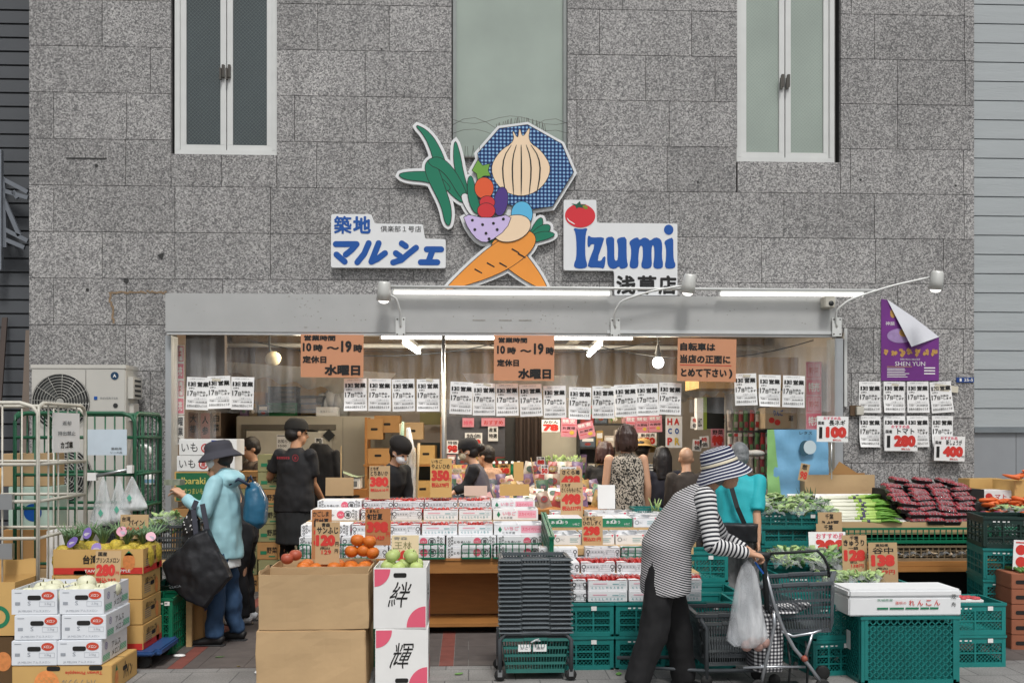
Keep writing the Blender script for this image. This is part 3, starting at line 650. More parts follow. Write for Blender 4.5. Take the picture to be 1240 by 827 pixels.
def shape(pts, mi, sm=2, white=True, ink=.006, conv=zc1):
 q = px_local(o, conv(pts), YS); q = smoothp(q, sm) if sm else q
 if area(q) < 0: q = q[::-1]
 lay[0] += 1; k = lay[0]
 if white: w_ = grow(q, .034); back.prism(w_, .008 + .0004 * k, .055, 0)
 if ink: front.poly(grow(q, ink), .004 - .0004 * k, 1)
 front.poly(q, .0038 - .0004 * k, mi)
def ellp(cx, cy, rx, ry, rot=0, n=24):
 c, s_ = math.cos(R(rot)), math.sin(R(rot)); return [(cx + rx * math.cos(6.2832 * k / n) * c - ry * math.sin(6.2832 * k / n) * s_, cy + rx * math.cos(6.2832 * k / n) * s_ + ry * math.sin(6.2832 * k / n) * c) for k in range(n)]
shape([(322, 52), (375, 80), (412, 140), (432, 200), (455, 260), (498, 300), (480, 312), (430, 270), (396, 215), (382, 150), (360, 95)], 2)
shape([(455, 98), (472, 150), (484, 220), (506, 290), (486, 300), (465, 240), (450, 170)], 2)
shape([(268, 212), (370, 206), (404, 222), (446, 262), (425, 272), (375, 240), (290, 234)], 2)
shape([(358, 182), (385, 160), (402, 200), (424, 260), (446, 330), (440, 384), (424, 375), (413, 320), (383, 260), (363, 220)], 2)
shape([(366, 170), (404, 158), (446, 190), (486, 258), (500, 306), (476, 296), (432, 222), (400, 196), (380, 190)], 2)
shape([(470, 285), (498, 275), (540, 350), (508, 356)], 0)
for dx, dy in ((40, -60), (66, -36), (80, -8)): shape([(690, 420), (700 + dx * .5, 405 + dy * .7), (700 + dx, 415 + dy), (706 + dx * .8, 425 + dy * .5), (700, 440)], 2)
for dx, dy in ((-60, -30), (-40, -52)): shape([(580, 425), (575 + dx * .6, 410 + dy * .6), (570 + dx, 415 + dy), (570 + dx * .7, 430 + dy * .4), (590, 445)], 2)
shape([(566, 440), (610, 415), (656, 440), (720, 520), (756, 584), (748, 592), (680, 560), (600, 500)], 4); shape([(640, 405), (700, 396), (722, 430), (690, 480), (600, 540), (430, 594), (424, 586), (500, 510), (570, 450)], 4)
for x, y in ((520, 520), (560, 500), (600, 500), (640, 455), (660, 470)): shape([(x, y), (x + 24, y + 14), (x + 23, y + 18), (x - 2, y + 5)], 1, 0, False, 0)
shape([(530, 150), (600, 70), (690, 58), (800, 120), (838, 210), (770, 320), (700, 330), (560, 300)], 11, 0)
shape([(640, 70), (660, 108), (664, 62), (674, 104), (700, 58), (690, 112), (735, 140), (770, 200), (735, 265), (670, 292), (600, 266), (568, 200), (600, 142), (650, 112)], 9)
for dx in (-62, -30, 0, 32, 62): shape([(668 + dx * .5, 122), (668 + dx * .9, 160), (668 + dx, 210), (668 + dx * .8, 285), (668 + dx * .8 + 3, 285), (668 + dx + 5, 210), (668 + dx * .9 + 4, 160), (668 + dx * .5 + 3, 122)], 1, 1, False, 0)
shape(ellp(672, 345, 34, 40), 10)
shape([(520, 190), (530, 172), (545, 190), (568, 184), (562, 205), (570, 222), (548, 222), (530, 235), (526, 215), (512, 205)], 3, 0)
shape([(496, 230), (512, 220), (524, 280), (542, 340), (520, 346), (498, 300)], 2)
shape(ellp(550, 262, 30, 34), 5); shape(ellp(604, 305, 22, 46, 8), 7); shape(ellp(560, 308, 24, 20), 6); shape(ellp(557, 335, 28, 24), 6)
shape(ellp(640, 392, 62, 40, -20), 9)
shape([(480, 344), (560, 362), (640, 346), (622, 395), (565, 436), (534, 434), (500, 395)], 8, 1)
for a, b in ((512, 366), (545, 380), (580, 376), (612, 362), (520, 396), (556, 408), (592, 396), (566, 426)): shape(ellp(a, b, 5, 5, 0, 8), 1, 0, False, 0)
back.build('board', BOARD, t); front.build('painted_vegetables', mats_, t)
m = MB()
for i in range(26):
 q = P(601 + i * 2.4, 156 - 8 * math.sin(math.pi * i / 25), YS); v = q - o; m.tube([(v.x, .02, v.z - .03), (v.x + rnd.uniform(-.015, .015), .02, v.z + .05)], .0025, 4)
m.build('bird_spikes', HAND, t)
# --- clear vinyl curtain under the lintel
VIN = film('clear_vinyl', (.94, .93, .91), .13, .1, 1, 11, (1, 1, .07))
def vinyl(px0, px1, py0, py1, Y, label, amp=.035, seed=0):
 a, b = P(px0, py0, Y), P(px1, py1, Y); n = 60
 def f(u, v):
  x = a.x + (b.x - a.x) * u; z = a.z + (b.z - a.z) * v
  y = Y + amp * (noise.noise(Vector((x * 4 + seed, z * .5, 0))) + .5 * noise.noise(Vector((x * 11, z * 1.2, seed)))) * (.3 + v)
  return (x, y, z + (v * .02 * noise.noise(Vector((x * 3, seed, 1)))))
 mb = MB().sheet(f, n, 14); return tag(mb.build('vinyl_curtain', VIN), label, 'curtain')
vinyl(226, 534, 404, 500, -.1, 'clear vinyl curtain hanging under the shutter box on the left, ending at the pole', seed=1)
vinyl(541, 828, 404, 505, -.1, 'clear vinyl curtain hanging in the middle of the shop opening', seed=5)
vinyl(834, 1006, 404, 500, -.1, 'clear vinyl curtain hanging at the right end of the shop opening', seed=9)
vinyl(211, 262, 410, 540, -.06, 'narrow bunched vinyl strip beside the left door post', .035, 13)
vinyl(958, 1003, 420, 530, -.05, 'bunched vinyl strip beside the right door post', .035, 17)
t = thing('curtain_pole', 'clear wrapped upright pole in the middle left of the shop opening', 'pole', (X(537, 0), 0, 0)); m = MB(); m.tube([(0, 0, 0), (0, 0, 2.5)], .018, 10); m.build('pole', STEEL, t); m = MB(); m.tube([(0, -.0, 1.0), (.004, 0, 1.7), (0, 0, 2.3)], [.026, .03, .025], 10); m.build('wrap', VIN, t)
# --- orange hand-written notices
ORP = mat('orange_paper', '#c78d6a', .7, var=.06, scale=3)
def paper_sign(name, label, cat, px0, py0, px1, py1, Y, lines, card, inks=None, thick=.003, tilt=0, group=None, part='card'):
 a, b = P(px0, py0, Y), P(px1, py1, Y); w, h = b.x - a.x, a.z - b.z
 t = thing(name, label, cat, ((a.x + b.x) / 2, Y, b.z), 0, group)
 m = MB(); m.bb(-w / 2, w / 2, 0, thick, 0, h); m.build(part, card, t)
 inks = inks or [INK, RED]
 m = MB()
 for i, ln in enumerate(lines):
  s_, fx, fy, fw, fh, mi = ln[:6]; bold = ln[6] if len(ln) > 6 else .03
  x, z, ww, hh = -w / 2 + (fx + fw / 2) * w, h - (fy + fh / 2) * h, fw * w, fh * h; yy = -.0015 - i * .0003
  if s_ == '|': m.quad(x - ww / 2, x + ww / 2, z - hh / 2, z + hh / 2, yy, mi)
  elif s_ == 'o': m.disc(x, z, ww / 2, hh / 2, yy, mi)
  elif s_ == '[]': m.frame(x - ww / 2, x + ww / 2, z - hh / 2, z + hh / 2, .002, yy, mi)
  else: m.text(s_, x, z, ww, hh, yy, mi, bold)
 if lines: m.build('lettering', inks, t)
 if tilt: t.rotation_euler = (0, tilt, 0)
 return t
HRS = [('営業時間', .05, .02, .5, .13, 0, .06), ('10', .03, .2, .14, .2, 0, .065), ('時', .2, .23, .15, .17, 0, .065), ('〜', .41, .28, .2, .07, 0, .07), ('19', .64, .14, .17, .27, 0, .065), ('時', .84, .22, .14, .19, 0, .065),
       ('定休日', .03, .5, .38, .17, 0, .065), ('水曜日', .38, .7, .57, .25, 0, .07)]
paper_sign('hours_notice', 'orange hand-written opening hours notice, leftmost of the orange papers', 'notice', 364, 405, 440, 457, -.24, HRS, ORP, tilt=R(.4))
HRS2 = [(l[0], l[1] + .02, l[2] + .03, l[3] * .96, l[4] * .92, 0, l[6]) for l in HRS]
paper_sign('hours_notice', 'orange hand-written opening hours notice in the middle of the shop opening', 'notice', 598, 406, 671, 461, -.24, HRS2, ORP, tilt=R(.3))
paper_sign('bicycle_notice', 'orange hand-written bicycle parking notice with a red underline', 'notice', 820, 410, 891, 462, -.24, [('自転車は', .04, .1, .6, .19, 0, .065), ('当店の正面に', .04, .38, .86, .2, 0, .065), ('|', .04, .615, .88, .015, 1), ('とめて下さい', .06, .7, .78, .2, 0, .065), (')', .88, .7, .06, .22, 0, .065)], ORP, tilt=R(1))
# --- white opening notices
NOTE = [('お客様へのお知らせ', .15, .035, .62, .035, 2, .01), ('3', .16, .15, .12, .13, 0, .08), ('1', .06, .15, .07, .13, 0, .06), ('日', .29, .15, .11, .13, 0, .05), ('営業', .46, .14, .5, .15, 0, .05), ('(水)', .1, .31, .24, .06, 0, .03),
  ('17', .05, .42, .24, .16, 0, .03), ('日', .31, .46, .12, .12, 0, .03), ('お休み', .46, .42, .38, .07, 0, .035), ('します', .6, .51, .36, .07, 0, .035), ('|', .44, .52, .12, .012, 0), ('ご注意ください', .36, .63, .55, .05, 2, .012), ('|', .05, .705, .88, .006, 0),
  ('7:00〜', .08, .73, .3, .05, 0, .015), ('20:00休日', .42, .735, .5, .055, 0, .02), ('お休みの前日もどうぞ', .06, .84, .88, .08, 0, .018)]
_np = [None]
def notice(px, py, label, Y=-.15, w=.213, h=.305, tilt=0, dp=0):
 p = P(px, py, Y)
 if _np[0] is None:
  k = paper_sign('opening_notice', '', 'notice', 500, 460, 500 + .213 * sc(500, Y), 460 + .305 * sc(500, Y), Y, NOTE, PAPER, [INK, RED, GREYI], .0012, part='paper')
  pp, ll = sorted(k.children, key=lambda c: c.name.startswith('lett')); q = MB().sheet(lambda u, v: ((u - .5) * w, 0, v * h), 8, 10); nm = q.build('paper', PAPER); pp.data = nm.data; bpy.data.objects.remove(nm); vs = []
  for n_, (ca, cb, cc) in enumerate(((.02, .012, .3), (-.012, .02, -.4), (.03, .0, .8), (.006, .026, -1))):
   r_ = k if n_ == 0 else dup(k, (0, 0, 0)); vs.append(r_)
  base = [[(v.co.copy()) for v in c.data.vertices] for c in (pp, ll)]
  for n_, (ca, cb, cc) in enumerate(((.02, .012, .3), (-.012, .02, -.4), (.03, .0, .8), (.006, .026, -1))):
   for c in vs[n_].children:
    isl = c.name.startswith('lett'); c.data = (ll if isl else pp).data.copy() if n_ else c.data
    for v, b in zip(c.data.vertices, base[isl]):
     u = b.x / w; g = 1 - b.z / h; v.co.y = b.y - max(0, cb) * g ** 3 * (1 + cc * u * 2) - ca * (u + .5) ** 4 * g * .6 - .004 * math.sin(b.z * 25 + n_) * abs(cc)
  _np[0] = vs; _np.append(0)
 _np[1] += 1; n_ = _np[1]
 o_ = _np[0][n_ - 1] if n_ <= 4 else dup(_np[0][(n_ * 7 + n_ // 3) % 4], (0, 0, 0))
 o_.location = (p.x + w / 2, Y + dp, p.z - h); o_.rotation_euler = (0, tilt, 0); o_['label'] = label; o_['group'] = 'white opening notices'
 return o_
r4 = random.Random(2)
GRP = [((225, 252.5, 279.5), 456, 'left of the first orange hours paper', 0), ((417, 446, 475.5, 505), 458, 'between the two orange hours papers', .4), ((544, 572.5, 601, 630, 658.5), 462, 'below the middle orange hours paper', 1.3),
       ((688, 717, 745, 771, 797), 469, 'left below the bicycle notice', -1.4), ((890, 918, 947), 452, 'right of the bicycle notice', 1.2)]
for xs, y0, where, sl in GRP:
 for i, x in enumerate(xs): notice(x, y0 + i * sl + r4.uniform(-.8, .8), f'white opening notice, {ORD[i]} of {len(xs)} in the row {where}', tilt=R(r4.uniform(-2.4, 2.4)), dp=-.002 * (i % 2))
for j, y0 in enumerate((462, 503.5)):
 for i, x in enumerate((1040, 1069.5, 1098.5, 1128)): notice(x, y0, f'white opening notice taped to the right pillar, {ORD[i]} from the left in the {("upper", "lower")[j]} row', -.012, tilt=R(-4 if (i == 3 and j == 0) else r4.uniform(-.8, .8)), dp=-.002 * (i % 2))
# --- purple poster with a folded corner
YP = -.01; o = P(1102, 461, YP); t = thing('event_poster', 'purple performance poster with its top corner folded over white, on the right pillar', 'poster', tuple(o))
PUR = mat('poster_purple', '#6b2c7c', .4, var=.3, scale=3.5)
m = MB(); q = px_local(o, [(1067, 461), (1137, 461), (1137, 408), (1074, 363), (1067, 362)], YP); m.prism(q[::-1], 0, .002); m.build('sheet', PUR, t)
m = MB(); q = px_local(o, [(1074, 362.5), (1137, 408), (1101, 420.5)], YP)
m.add([(q[0][0], -.003, q[0][1]), (q[1][0], -.003, q[1][1]), (q[2][0], -.05, q[2][1]), ((q[0][0] + q[1][0]) / 2, -.02, (q[0][1] + q[1][1]) / 2 + .006)], [(0, 2, 3), (3, 2, 1)]); m.build('folded_corner', mat('poster_back', '#d9dbe2', .5, var=.02), t)
m = MB(); GOLD = mat('poster_gold', '#c79a54', .5, var=.3, scale=60)
(a, b), = px_local(o, [(1102, 440.5)], YP); m.text('SHEN YUN', a, b, .3, .042, -.002, 0, .0); m.text('世界が認めた舞台芸術', a, b + .043, .2, .02, -.002, 0, .0)
for i in range(7):
 for k in range(4): x_ = -.24 + i * .08 + rnd.uniform(-.02, .02); z_ = b + .11 + rnd.uniform(-.02, .025); m.add([(x_ + .018 * math.cos(an) * rnd.uniform(.4, 1.4), -.002 - .0002 * (i + k), z_ + .024 * math.sin(an) * rnd.uniform(.4, 1.2)) for an in (0, .9, 1.8, 2.7, 3.6, 4.5, 5.4)], [tuple(range(7))], 1)
for i in range(6): m.quad(-.23, -.23 + rnd.uniform(.16, .24), .115 - i * .016, .121 - i * .016, -.002, 0)
for i in range(3): m.quad(.14, .25, .12 - i * .028, .132 - i * .028, -.002, 0)
m.quad(-.23, .02, .135, .14, -.002, 1); m.disc(-.17, .66, .03, .045, -.002, 1); m.text('神韻', -.2, .56, .09, .04, -.002, 0, .01); m.disc(-.1, .44, .13, .07, -.0018, 2); m.disc(-.06, .47, .05, .04, -.0022, 1)
m.build('poster_print', [WHITE, GOLD, mat('poster_lilac', '#a98fc0', .5, var=.2, scale=20)], t)
# --- posters just inside the posts
PKP = mat('pink_poster', '#d58d9a', .6, var=.12, scale=20)
def pinkstrip(px0, py0, px1, py1, Y, label, ink):
 a, b = P(px0, py0, Y), P(px1, py1, Y); w, h = b.x - a.x, a.z - b.z; t = thing('poster_strip', label, 'poster', (a.x, Y, b.z)); m = MB(); m.bb(0, w, 0, .002, 0, h); m.build('paper', PAPER if ink else PKP, t); m = MB(); r = random.Random(px0)
 n = max(2, int(h / .16))
 for i in range(n):
  z0 = h * i / n
  if i % 2 == 0: m.quad(w * .04, w * .96, z0 + .012, z0 + h / n - .012, -.0015, 0); m.text('特売', w / 2, z0 + h / n * .5, w * .7, h / n * .55, -.003, 2, .03)
  else: m.frame(w * .05, w * .46, z0 + .01, z0 + h / n - .01, .008, -.0015, 0); m.frame(w * .54, w * .95, z0 + .01, z0 + h / n - .01, .008, -.0015, 0); m.text('野菜', w * .5, z0 + h / n * .5, w * .6, h / n * .35, -.003, 1, .02)
 m.build('poster_print', [PINK, RED, WHITE], t); return t
pinkstrip(208.5, 418, 223, 502, .12, 'tall pink and white printed poster strip inside the left door post', True)
pinkstrip(976, 438, 995, 520, .16, 'faded pink printed poster strip inside the right door post', False)
paper_sign('shop_notice', 'white hand-written paper under the pink poster strip by the left door post', 'notice', 209, 503, 223, 538, .12, [('日曜', .1, .06, .8, .3, 0, .04), ('営業', .1, .4, .8, .3, 0, .04), ('中', .35, .74, .3, .2, 0, .03)], PAPER)
# ================================================================== BUILDERS FOR GOODS
def side(w): return Matrix.Translation((w / 2, 0, 0)) @ Matrix.Rotation(R(90), 4, 'Z')
def lside(w): return Matrix.Translation((-w / 2, 0, 0)) @ Matrix.Rotation(R(-90), 4, 'Z')
def carton(name, label, w, d, h, mt, loc, rz=0, open_=False, flaps=(), front=None, right=None, left=None, inks=None, group=None, hole=None, cat='box', bev=.004, wavy=0):
 t = thing(name, label, cat, loc, rz, group); m = MB(); q = .006
 if open_:
  m.bb(-w / 2, w / 2, -d / 2, d / 2, 0, q); m.bb(-w / 2, w / 2, -d / 2, -d / 2 + q, q, h); m.bb(-w / 2, w / 2, d / 2 - q, d / 2, q, h)
  m.bb(-w / 2, -w / 2 + q, -d / 2 + q, d / 2 - q, q, h); m.bb(w / 2 - q, w / 2, -d / 2 + q, d / 2 - q, q, h); m.build('body', mt, t)
 else:
  m.bb(-w / 2, w / 2, -d / 2, d / 2, 0, h); m.build('body', mt, t, bevel=bev)
  s = MB(); s.bb(-w / 2 + .004, w / 2 - .004, -.003, .003, h - .002, h + .001); s.build('lid_seam', DARK, t)
 if wavy:
  me = [o_ for o_ in COL.objects if o_.parent == t and o_.name.startswith('body')][0].data; bm = bmesh.new(); bm.from_mesh(me); bmesh.ops.subdivide_edges(bm, edges=bm.edges[:], cuts=7, use_grid_fill=True)
  for v in bm.verts:
   p = v.co * 5 + Vector((loc[0] * 7, loc[2] * 9, 0)); v.co += noise.noise_vector(p) * .007 + noise.noise_vector(p * 3.1) * .0025
  bm.to_mesh(me); bm.free()
 for f in flaps:   # (side, length, angle from vertical, outward positive)
  sd_, ln, an = f; m = MB(); L_ = w if sd_ in 'fb' else d
  M = {'f': Matrix.Translation((0, -d / 2 + .003, h)), 'b': Matrix.Translation((0, d / 2 - .003, h)) @ Matrix.Rotation(math.pi, 4, 'Z'), 'r': side(w) @ Matrix.Translation((0, .003, h)), 'l': lside(w) @ Matrix.Translation((0, .003, h))}[sd_] @ Matrix.Rotation(R(an), 4, 'X')
  n = 8; pr = [(-L_ / 2 + .004, 0), (L_ / 2 - .004, 0)] + [(L_ / 2 - .006 - L_ * i / n + rnd.uniform(-.004, .004), ln + rnd.uniform(-.008, .008)) for i in range(n + 1)]
  pr[-1] = (-L_ / 2 + .006, ln); m.prism(pr, -.0025, .0025, 0, M); m.build('flap', mt, t)
 for fn, M in ((front, Matrix.Translation((0, -d / 2, 0))), (right, side(w)), (left, lside(w))):
  if fn:
   m = MB(); fn(m, M, w if fn is front else d, h); m.build('printing', inks or [INK, RED, GREENI, PINK, GREYI, DARK, CARD2], t)
 if hole:
  m = MB()
  for M, cx, cz in hole: m.poly(rounded([(cx - .04, cz - .014), (cx + .04, cz - .014), (cx + .04, cz + .014), (cx - .04, cz + .014)], .013), -.002, 0, M)
  m.build('hand_hole', DARK, t)
 return t
FR = lambda d: Matrix.Translation((0, -d / 2, 0))
def lattice(m, M, x0, x1, z0, z1, pitch, w, mi=0, y=0, dirs=(1, -1)):
 for s_ in dirs:
  c = (x0 - z1 if s_ > 0 else x0 + z0) + pitch / 2; end = (x1 - z0 if s_ > 0 else x1 + z1)
  while c < end:
   za, zb = z0, z1; xa, xb = (c + za, c + zb) if s_ > 0 else (c - za, c - zb); p, q = [xa, za], [xb, zb]
   def clip(p, q, lim, lo):
    if (p[0] < lim) == lo and p[0] != lim:
     if (q[0] < lim) == lo: return False
     t_ = (lim - p[0]) / (q[0] - p[0]); p[1] += (q[1] - p[1]) * t_; p[0] = lim
    return True
   ok = clip(p, q, x0, True) and clip(q, p, x0, True) and clip(p, q, x1, False) and clip(q, p, x1, False)
   if ok and abs(p[1] - q[1]) > .004:
    a = M @ Vector((p[0], y, p[1])); b = M @ Vector((q[0], y, q[1])); m.bar(a, b, w, w, mi)
   c += pitch
def crate_mesh(w, d, h, style='win', nx=4, nz=3, top=.055):
 m = MB(); m.bb(-w / 2, w / 2, -d / 2, d / 2, .0, .012)
 for sx in (-1, 1):
  for sy in (-1, 1): m.bb(sx * (w / 2 - .022), sx * w / 2, sy * (d / 2 - .022), sy * d / 2, .0, h)
 for M, L_ in ((FR(d), w), (Matrix.Rotation(math.pi, 4, 'Z') @ FR(d), w), (side(w), d), (lside(w), d)):
  a, b = -L_ / 2 + .022, L_ / 2 - .022
  m.bb(a - .026, b + .026, -.006, .012, h - .018, h, 0, M); m.bb(a, b, -.003, .012, .0, .026, 0, M)
  if style == 'win':
   m.bb(a, b, .001, .007, h - top, h - .018, 0, M)
   n = nx if L_ == w else max(2, round(nx * d / w)); zt = h - top; zb = .026
   for i in range(n + 1): x = a + (b - a) * i / n; m.bb(x - .0055, x + .0055, -.002, .01, zb, zt, 0, M)
   for j in range(nz): z = zb + (zt - zb) * j / nz; m.bb(a, b, -.001, .009, z - .0045, z + .0045, 0, M)
   lattice(m, M, a, b, zb, zt, .026, .0032, 0, .007)
  elif style == 'mesh':
   m.bb(a - .0, a + .02, -.003, .01, .0, h, 0, M); m.bb(b - .02, b, -.003, .01, 0, h, 0, M); lattice(m, M, a + .02, b - .02, .026, h - .02, .044, .006, 0, .002)
   m.bb(a, b, .02, .023, .02, h * .86, 0, M)
  elif style == 'vert':
   n = int(L_ / .018)
   for i in range(n): x = a + (b - a) * (i + .5) / n; m.bb(x - .0035, x + .0035, -.001, .006, .026, h - .018, 0, M)
   for j in (.38, .68): m.bb(a, b, -.003, .007, h * j - .006, h * j + .006, 0, M)
  elif style == 'loop':
   n = int(L_ / .05)
   for i in range(n): x = a + (b - a) * (i + .5) / n; m.bb(x - .004, x + .004, -.002, .006, .02, h - .018, 0, M)
   for j in (.33, .66): m.bb(a, b, -.001, .005, h * j - .003, h * j + .003, 0, M)
 return m
_cr = {}
def crate(label, loc, rz=0, w=.5, d=.36, h=.22, style='win', mt=None, name='plastic_crate', group=None, tagged=True, nx=4, nz=3, rot=None):
 mt = mt or TEAL; k = (w, d, h, style, mt.name, nx, nz)
 if k not in _cr:
  t = thing(name, label, 'crate', loc); crate_mesh(w, d, h, style, nx, nz).build('body', mt, t)
  if style == 'win':
   b = MB(); b.quad(w * .2, w * .2 + .036, h - .05, h - .022, -d / 2 - .0075); [b.quad(-w * .34 + i * .034, -w * .34 + i * .034 + .02 - .006 * (i % 2), h - .04, h - .031, -d / 2 - .0075) for i in range(4)]; b.build('printing', WHITE, t)
  _cr[k] = t; o = t
 else: o = dup(_cr[k], loc)
 o.location = loc; o.rotation_euler = rot or (0, 0, rz); o['label'] = label
 if group: o['group'] = group
 elif 'group' in o: del o['group']
 return o
def basket_mesh(w=.46, d=.32, h=.23, taper=.82, slats=True, nb=3):
 m = MB(); tw, td = w * taper, d * taper
 def cor(z): k = z / h; return tw / 2 + (w - tw) / 2 * k, td / 2 + (d - td) / 2 * k
 m.bb(-tw / 2, tw / 2, -td / 2, td / 2, 0, .008)
 bx, by = cor(h)
 for s_ in (-1, 1):
  for a, b in ((-bx - .012, -bx * .38), (-bx * .36, bx * .36), (bx * .38, bx + .012)):
   dz = .004 if abs(a + b) < .01 else 0; m.bb(a, b, s_ * by - .013, s_ * by + .013, h - .018 + dz, h + dz)
  m.bb(s_ * bx - .013, s_ * bx + .013, -by, by, h - .018, h)
 def wall(p0, p1, q0, q1, n):
  p0, p1, q0, q1 = map(Vector, (p0, p1, q0, q1))
  for i in range(n + 1):
   t = i / n; wd = .014 if i in (0, n) else .0115; m.bar(p0.lerp(p1, t), q0.lerp(q1, t), wd, .004)
  for j in range(nb + 1):
   t = j / nb * .94; m.bar(p0.lerp(q0, t), p1.lerp(q1, t), .004, .016 if j else .024)
 tx, ty = cor(0)[0], cor(0)[1]; n1, n2 = (22, 15) if slats else (10, 7)
 for s_ in (-1, 1):
  wall((-tx, s_ * ty, .004), (tx, s_ * ty, .004), (-bx, s_ * by, h), (bx, s_ * by, h), n1); wall((s_ * tx, -ty, .004), (s_ * tx, ty, .004), (s_ * bx, -by, h), (s_ * bx, by, h), n2)
 return m
def fruit_mesh(r, squash=.92, dim=.1, lump=.03, seed=0, n=14):
 m = MB(); pr = []
 for i in range(11):
  a = math.pi * i / 10; rr = math.sin(a) * r; z = -math.cos(a) * r * squash
  if i > 7: z -= dim * r * (math.cos((i - 10) / 3 * math.pi / 2)) ** 2 * 1.2
  pr.append((max(rr, .0006), z + r * squash))
 m.lathe(pr, n); m.v = [(x * (1 + lump * noise.noise(Vector((x * 9 / r * .1, y * 9 / r * .1, seed)))), y * (1 + lump * noise.noise(Vector((y * .9 / r, seed, z)))), z) for x, y, z in m.v]
 return m
def fruit_maker(name, cat, r, mt, squash=.92, stem=None, **k):
 def f():
  t = thing(name, '', cat); fruit_mesh(r, squash, **k).build('flesh', mt, t)
  if stem: s = MB(); s.tube([(0, 0, r * squash * 1.8), (.003, .002, r * squash * 2.15)], r * .06, 6); s.build('stem', stem, t)
  return t
 return Maker(f)
def heap(mk, n, cx, cy, z0, wx, wy, r, hgt, what, where, grp, seed=1, names=None, group_share=True):
 rr = random.Random(seed); pts = []
 tries = 0
 layers = max(1, round(hgt / (1.45 * r))); left = n; L = 0
 while left > 0 and L < 6:
  if L >= layers: break
  f = 1 - .22 * L; nx = max(1, int(wx * f / (2.02 * r))); ny = max(1, int(wy * f / (2.02 * r)))
  for j in range(ny):
   for i in range(nx):
    if left <= 0: break
    x = cx + (i - (nx - 1) / 2) * wx * f / max(nx, 1) + rr.uniform(-.1, .1) * r; y = cy + (j - (ny - 1) / 2) * wy * f / max(ny, 1) + rr.uniform(-.1, .1) * r
    pts.append((x, y, z0 + L * 1.5 * r + rr.uniform(-.08, .08) * r)); left -= 1
  L += 1
 for i, p in enumerate(pts):
  o = mk.put(p, 0, f'{what} heaped {where}', grp); o.rotation_euler = (rr.uniform(-.4, .4), rr.uniform(-.4, .4), rr.uniform(0, 6))
 return pts
STEMM = mat('stem', '#5d5a2c', .7)
def price_card(label, px0, py0, px1, py1, Y, lines, card=None, stick=0, tilt=0, cat='price sign', lean=0, name='price_card', inks=None):
 t = paper_sign(name, label, cat, px0, py0, px1, py1, Y, lines, card or CARD, inks or [INK, RED, PINK], .004)
 if stick:
  h = P(px0, py0, Y).z - P(px0, py1, Y).z; m = MB(); m.bb(-.006, .006, .005, .012, -stick, h * .8); m.build('stick', WOODP, t)
 t.rotation_euler = (lean, tilt, 0)
 return t
def std(place, prod, yen, tax, split=.0):
 L = []
 if place: L.append((place, .12, .02, .6, .11, 0, .04))
 L += [(prod, .06, .15, .86, .15, 0, .035), (yen, .03, .33, .9, .3, 1, .09), ('円', .86, .6, .1, .06, 0, .03), ('税込' + tax, .06, .68, .72, .1, 1, .04), ('円', .82, .69, .11, .08, 1, .04)]
 return L
# ================================================================== LEFT SIDE
# ---- two-fan outdoor unit
ACC = mat('ac_shell', '#c4c2bb', .45, .05, var=.06, scale=3); FANB = mat('fan_dark', '#2b2c2c', .6)
YA = -.42; a, b = P(38, 442, YA), P(152, 442, YA); w = b.x - a.x; zt = a.z; zb = Z(645, YA); h = zt - zb
t = thing('air_conditioner', 'tall cream outdoor air conditioner with two round fan grilles on the left wall', 'air conditioner', ((a.x + b.x) / 2, YA, zb))
m = MB(); m.bb(-w / 2, w / 2, 0, .34, 0, h); m.build('shell', ACC, t, bevel=.008)
m = MB(); m.bb(-w / 2 - .006, w / 2 + .006, -.006, .346, h - .03, h + .004); m.bb(w * .075, w * .08, -.004, .0, .02, h - .04); m.build('top_cover', ACC, t, bevel=.004)
fr = .255
for px, py in ((74, 487), (77, 575)):
 c = P(px, py, YA) - Vector(((a.x + b.x) / 2, YA, zb)); m = MB(); m.disc(c.x, c.z, fr, fr, -.003, 0, 40); f_ = m.build('fan_opening', FANB, t)
 g = MB()
 for k in range(9): r_ = fr * (1 - k * .1); g.tube([(c.x + r_ * math.cos(6.2832 * i / 36), -.022 + k * .0005, c.z + r_ * math.sin(6.2832 * i / 36)) for i in range(37)], .0035, 5)
 for k in range(12): an = k * math.pi / 6 + .2; g.tube([(c.x + .03 * math.cos(an), -.018, c.z + .03 * math.sin(an)), (c.x + fr * math.cos(an + .25), -.02, c.z + fr * math.sin(an + .25))], .003, 5)
 g.disc(c.x, c.z, .035, .035, -.026, 0, 16); g.build('grille', mat('grille_wire', '#a9a8a2', .4, .2), f_)
 g = MB()
 for k in range(3): an = k * 2.094; g.add([(c.x, -.006, c.z), (c.x + .22 * math.cos(an), -.005, c.z + .22 * math.sin(an)), (c.x + .22 * math.cos(an + .7), -.009, c.z + .22 * math.sin(an + .7)), (c.x + .12 * math.cos(an + 1), -.008, c.z + .12 * math.sin(an + 1))], [(0, 1, 2, 3)])
 g.build('fan_blades', mat('fan_blade', '#4a4c4b', .5), f_)
m = MB(); c = P(139, 455, YA) - t.location; m.disc(c.x, c.z, .036, .036, -.004, 0, 20); m.text('A', c.x, c.z, .03, .03, -.006, 1, .03); c = P(116, 482, YA) - t.location; m.quad(c.x - .015, c.x + .015, c.z - .015, c.z + .015, -.004, 2); m.text('INVERTER', c.x + .12, c.z, .16, .016, -.004, 3, .0); c = P(140, 491, YA) - t.location; m.disc(c.x, c.z, .022, .022, -.004, 4, 14)
m.build('badges', [mat('badge_navy', '#173c5a', .4), WHITE, BLUE, GREYI, FANB], t)
m = MB(); M = side(w)
m.bb(.06, .3, -.05, -.001, h - .3, h - .1, 0, M)
for k in range(4): m.bb(.1, .26, -.055, -.05, h - .28 + k * .045, h - .26 + k * .045, 1, M)
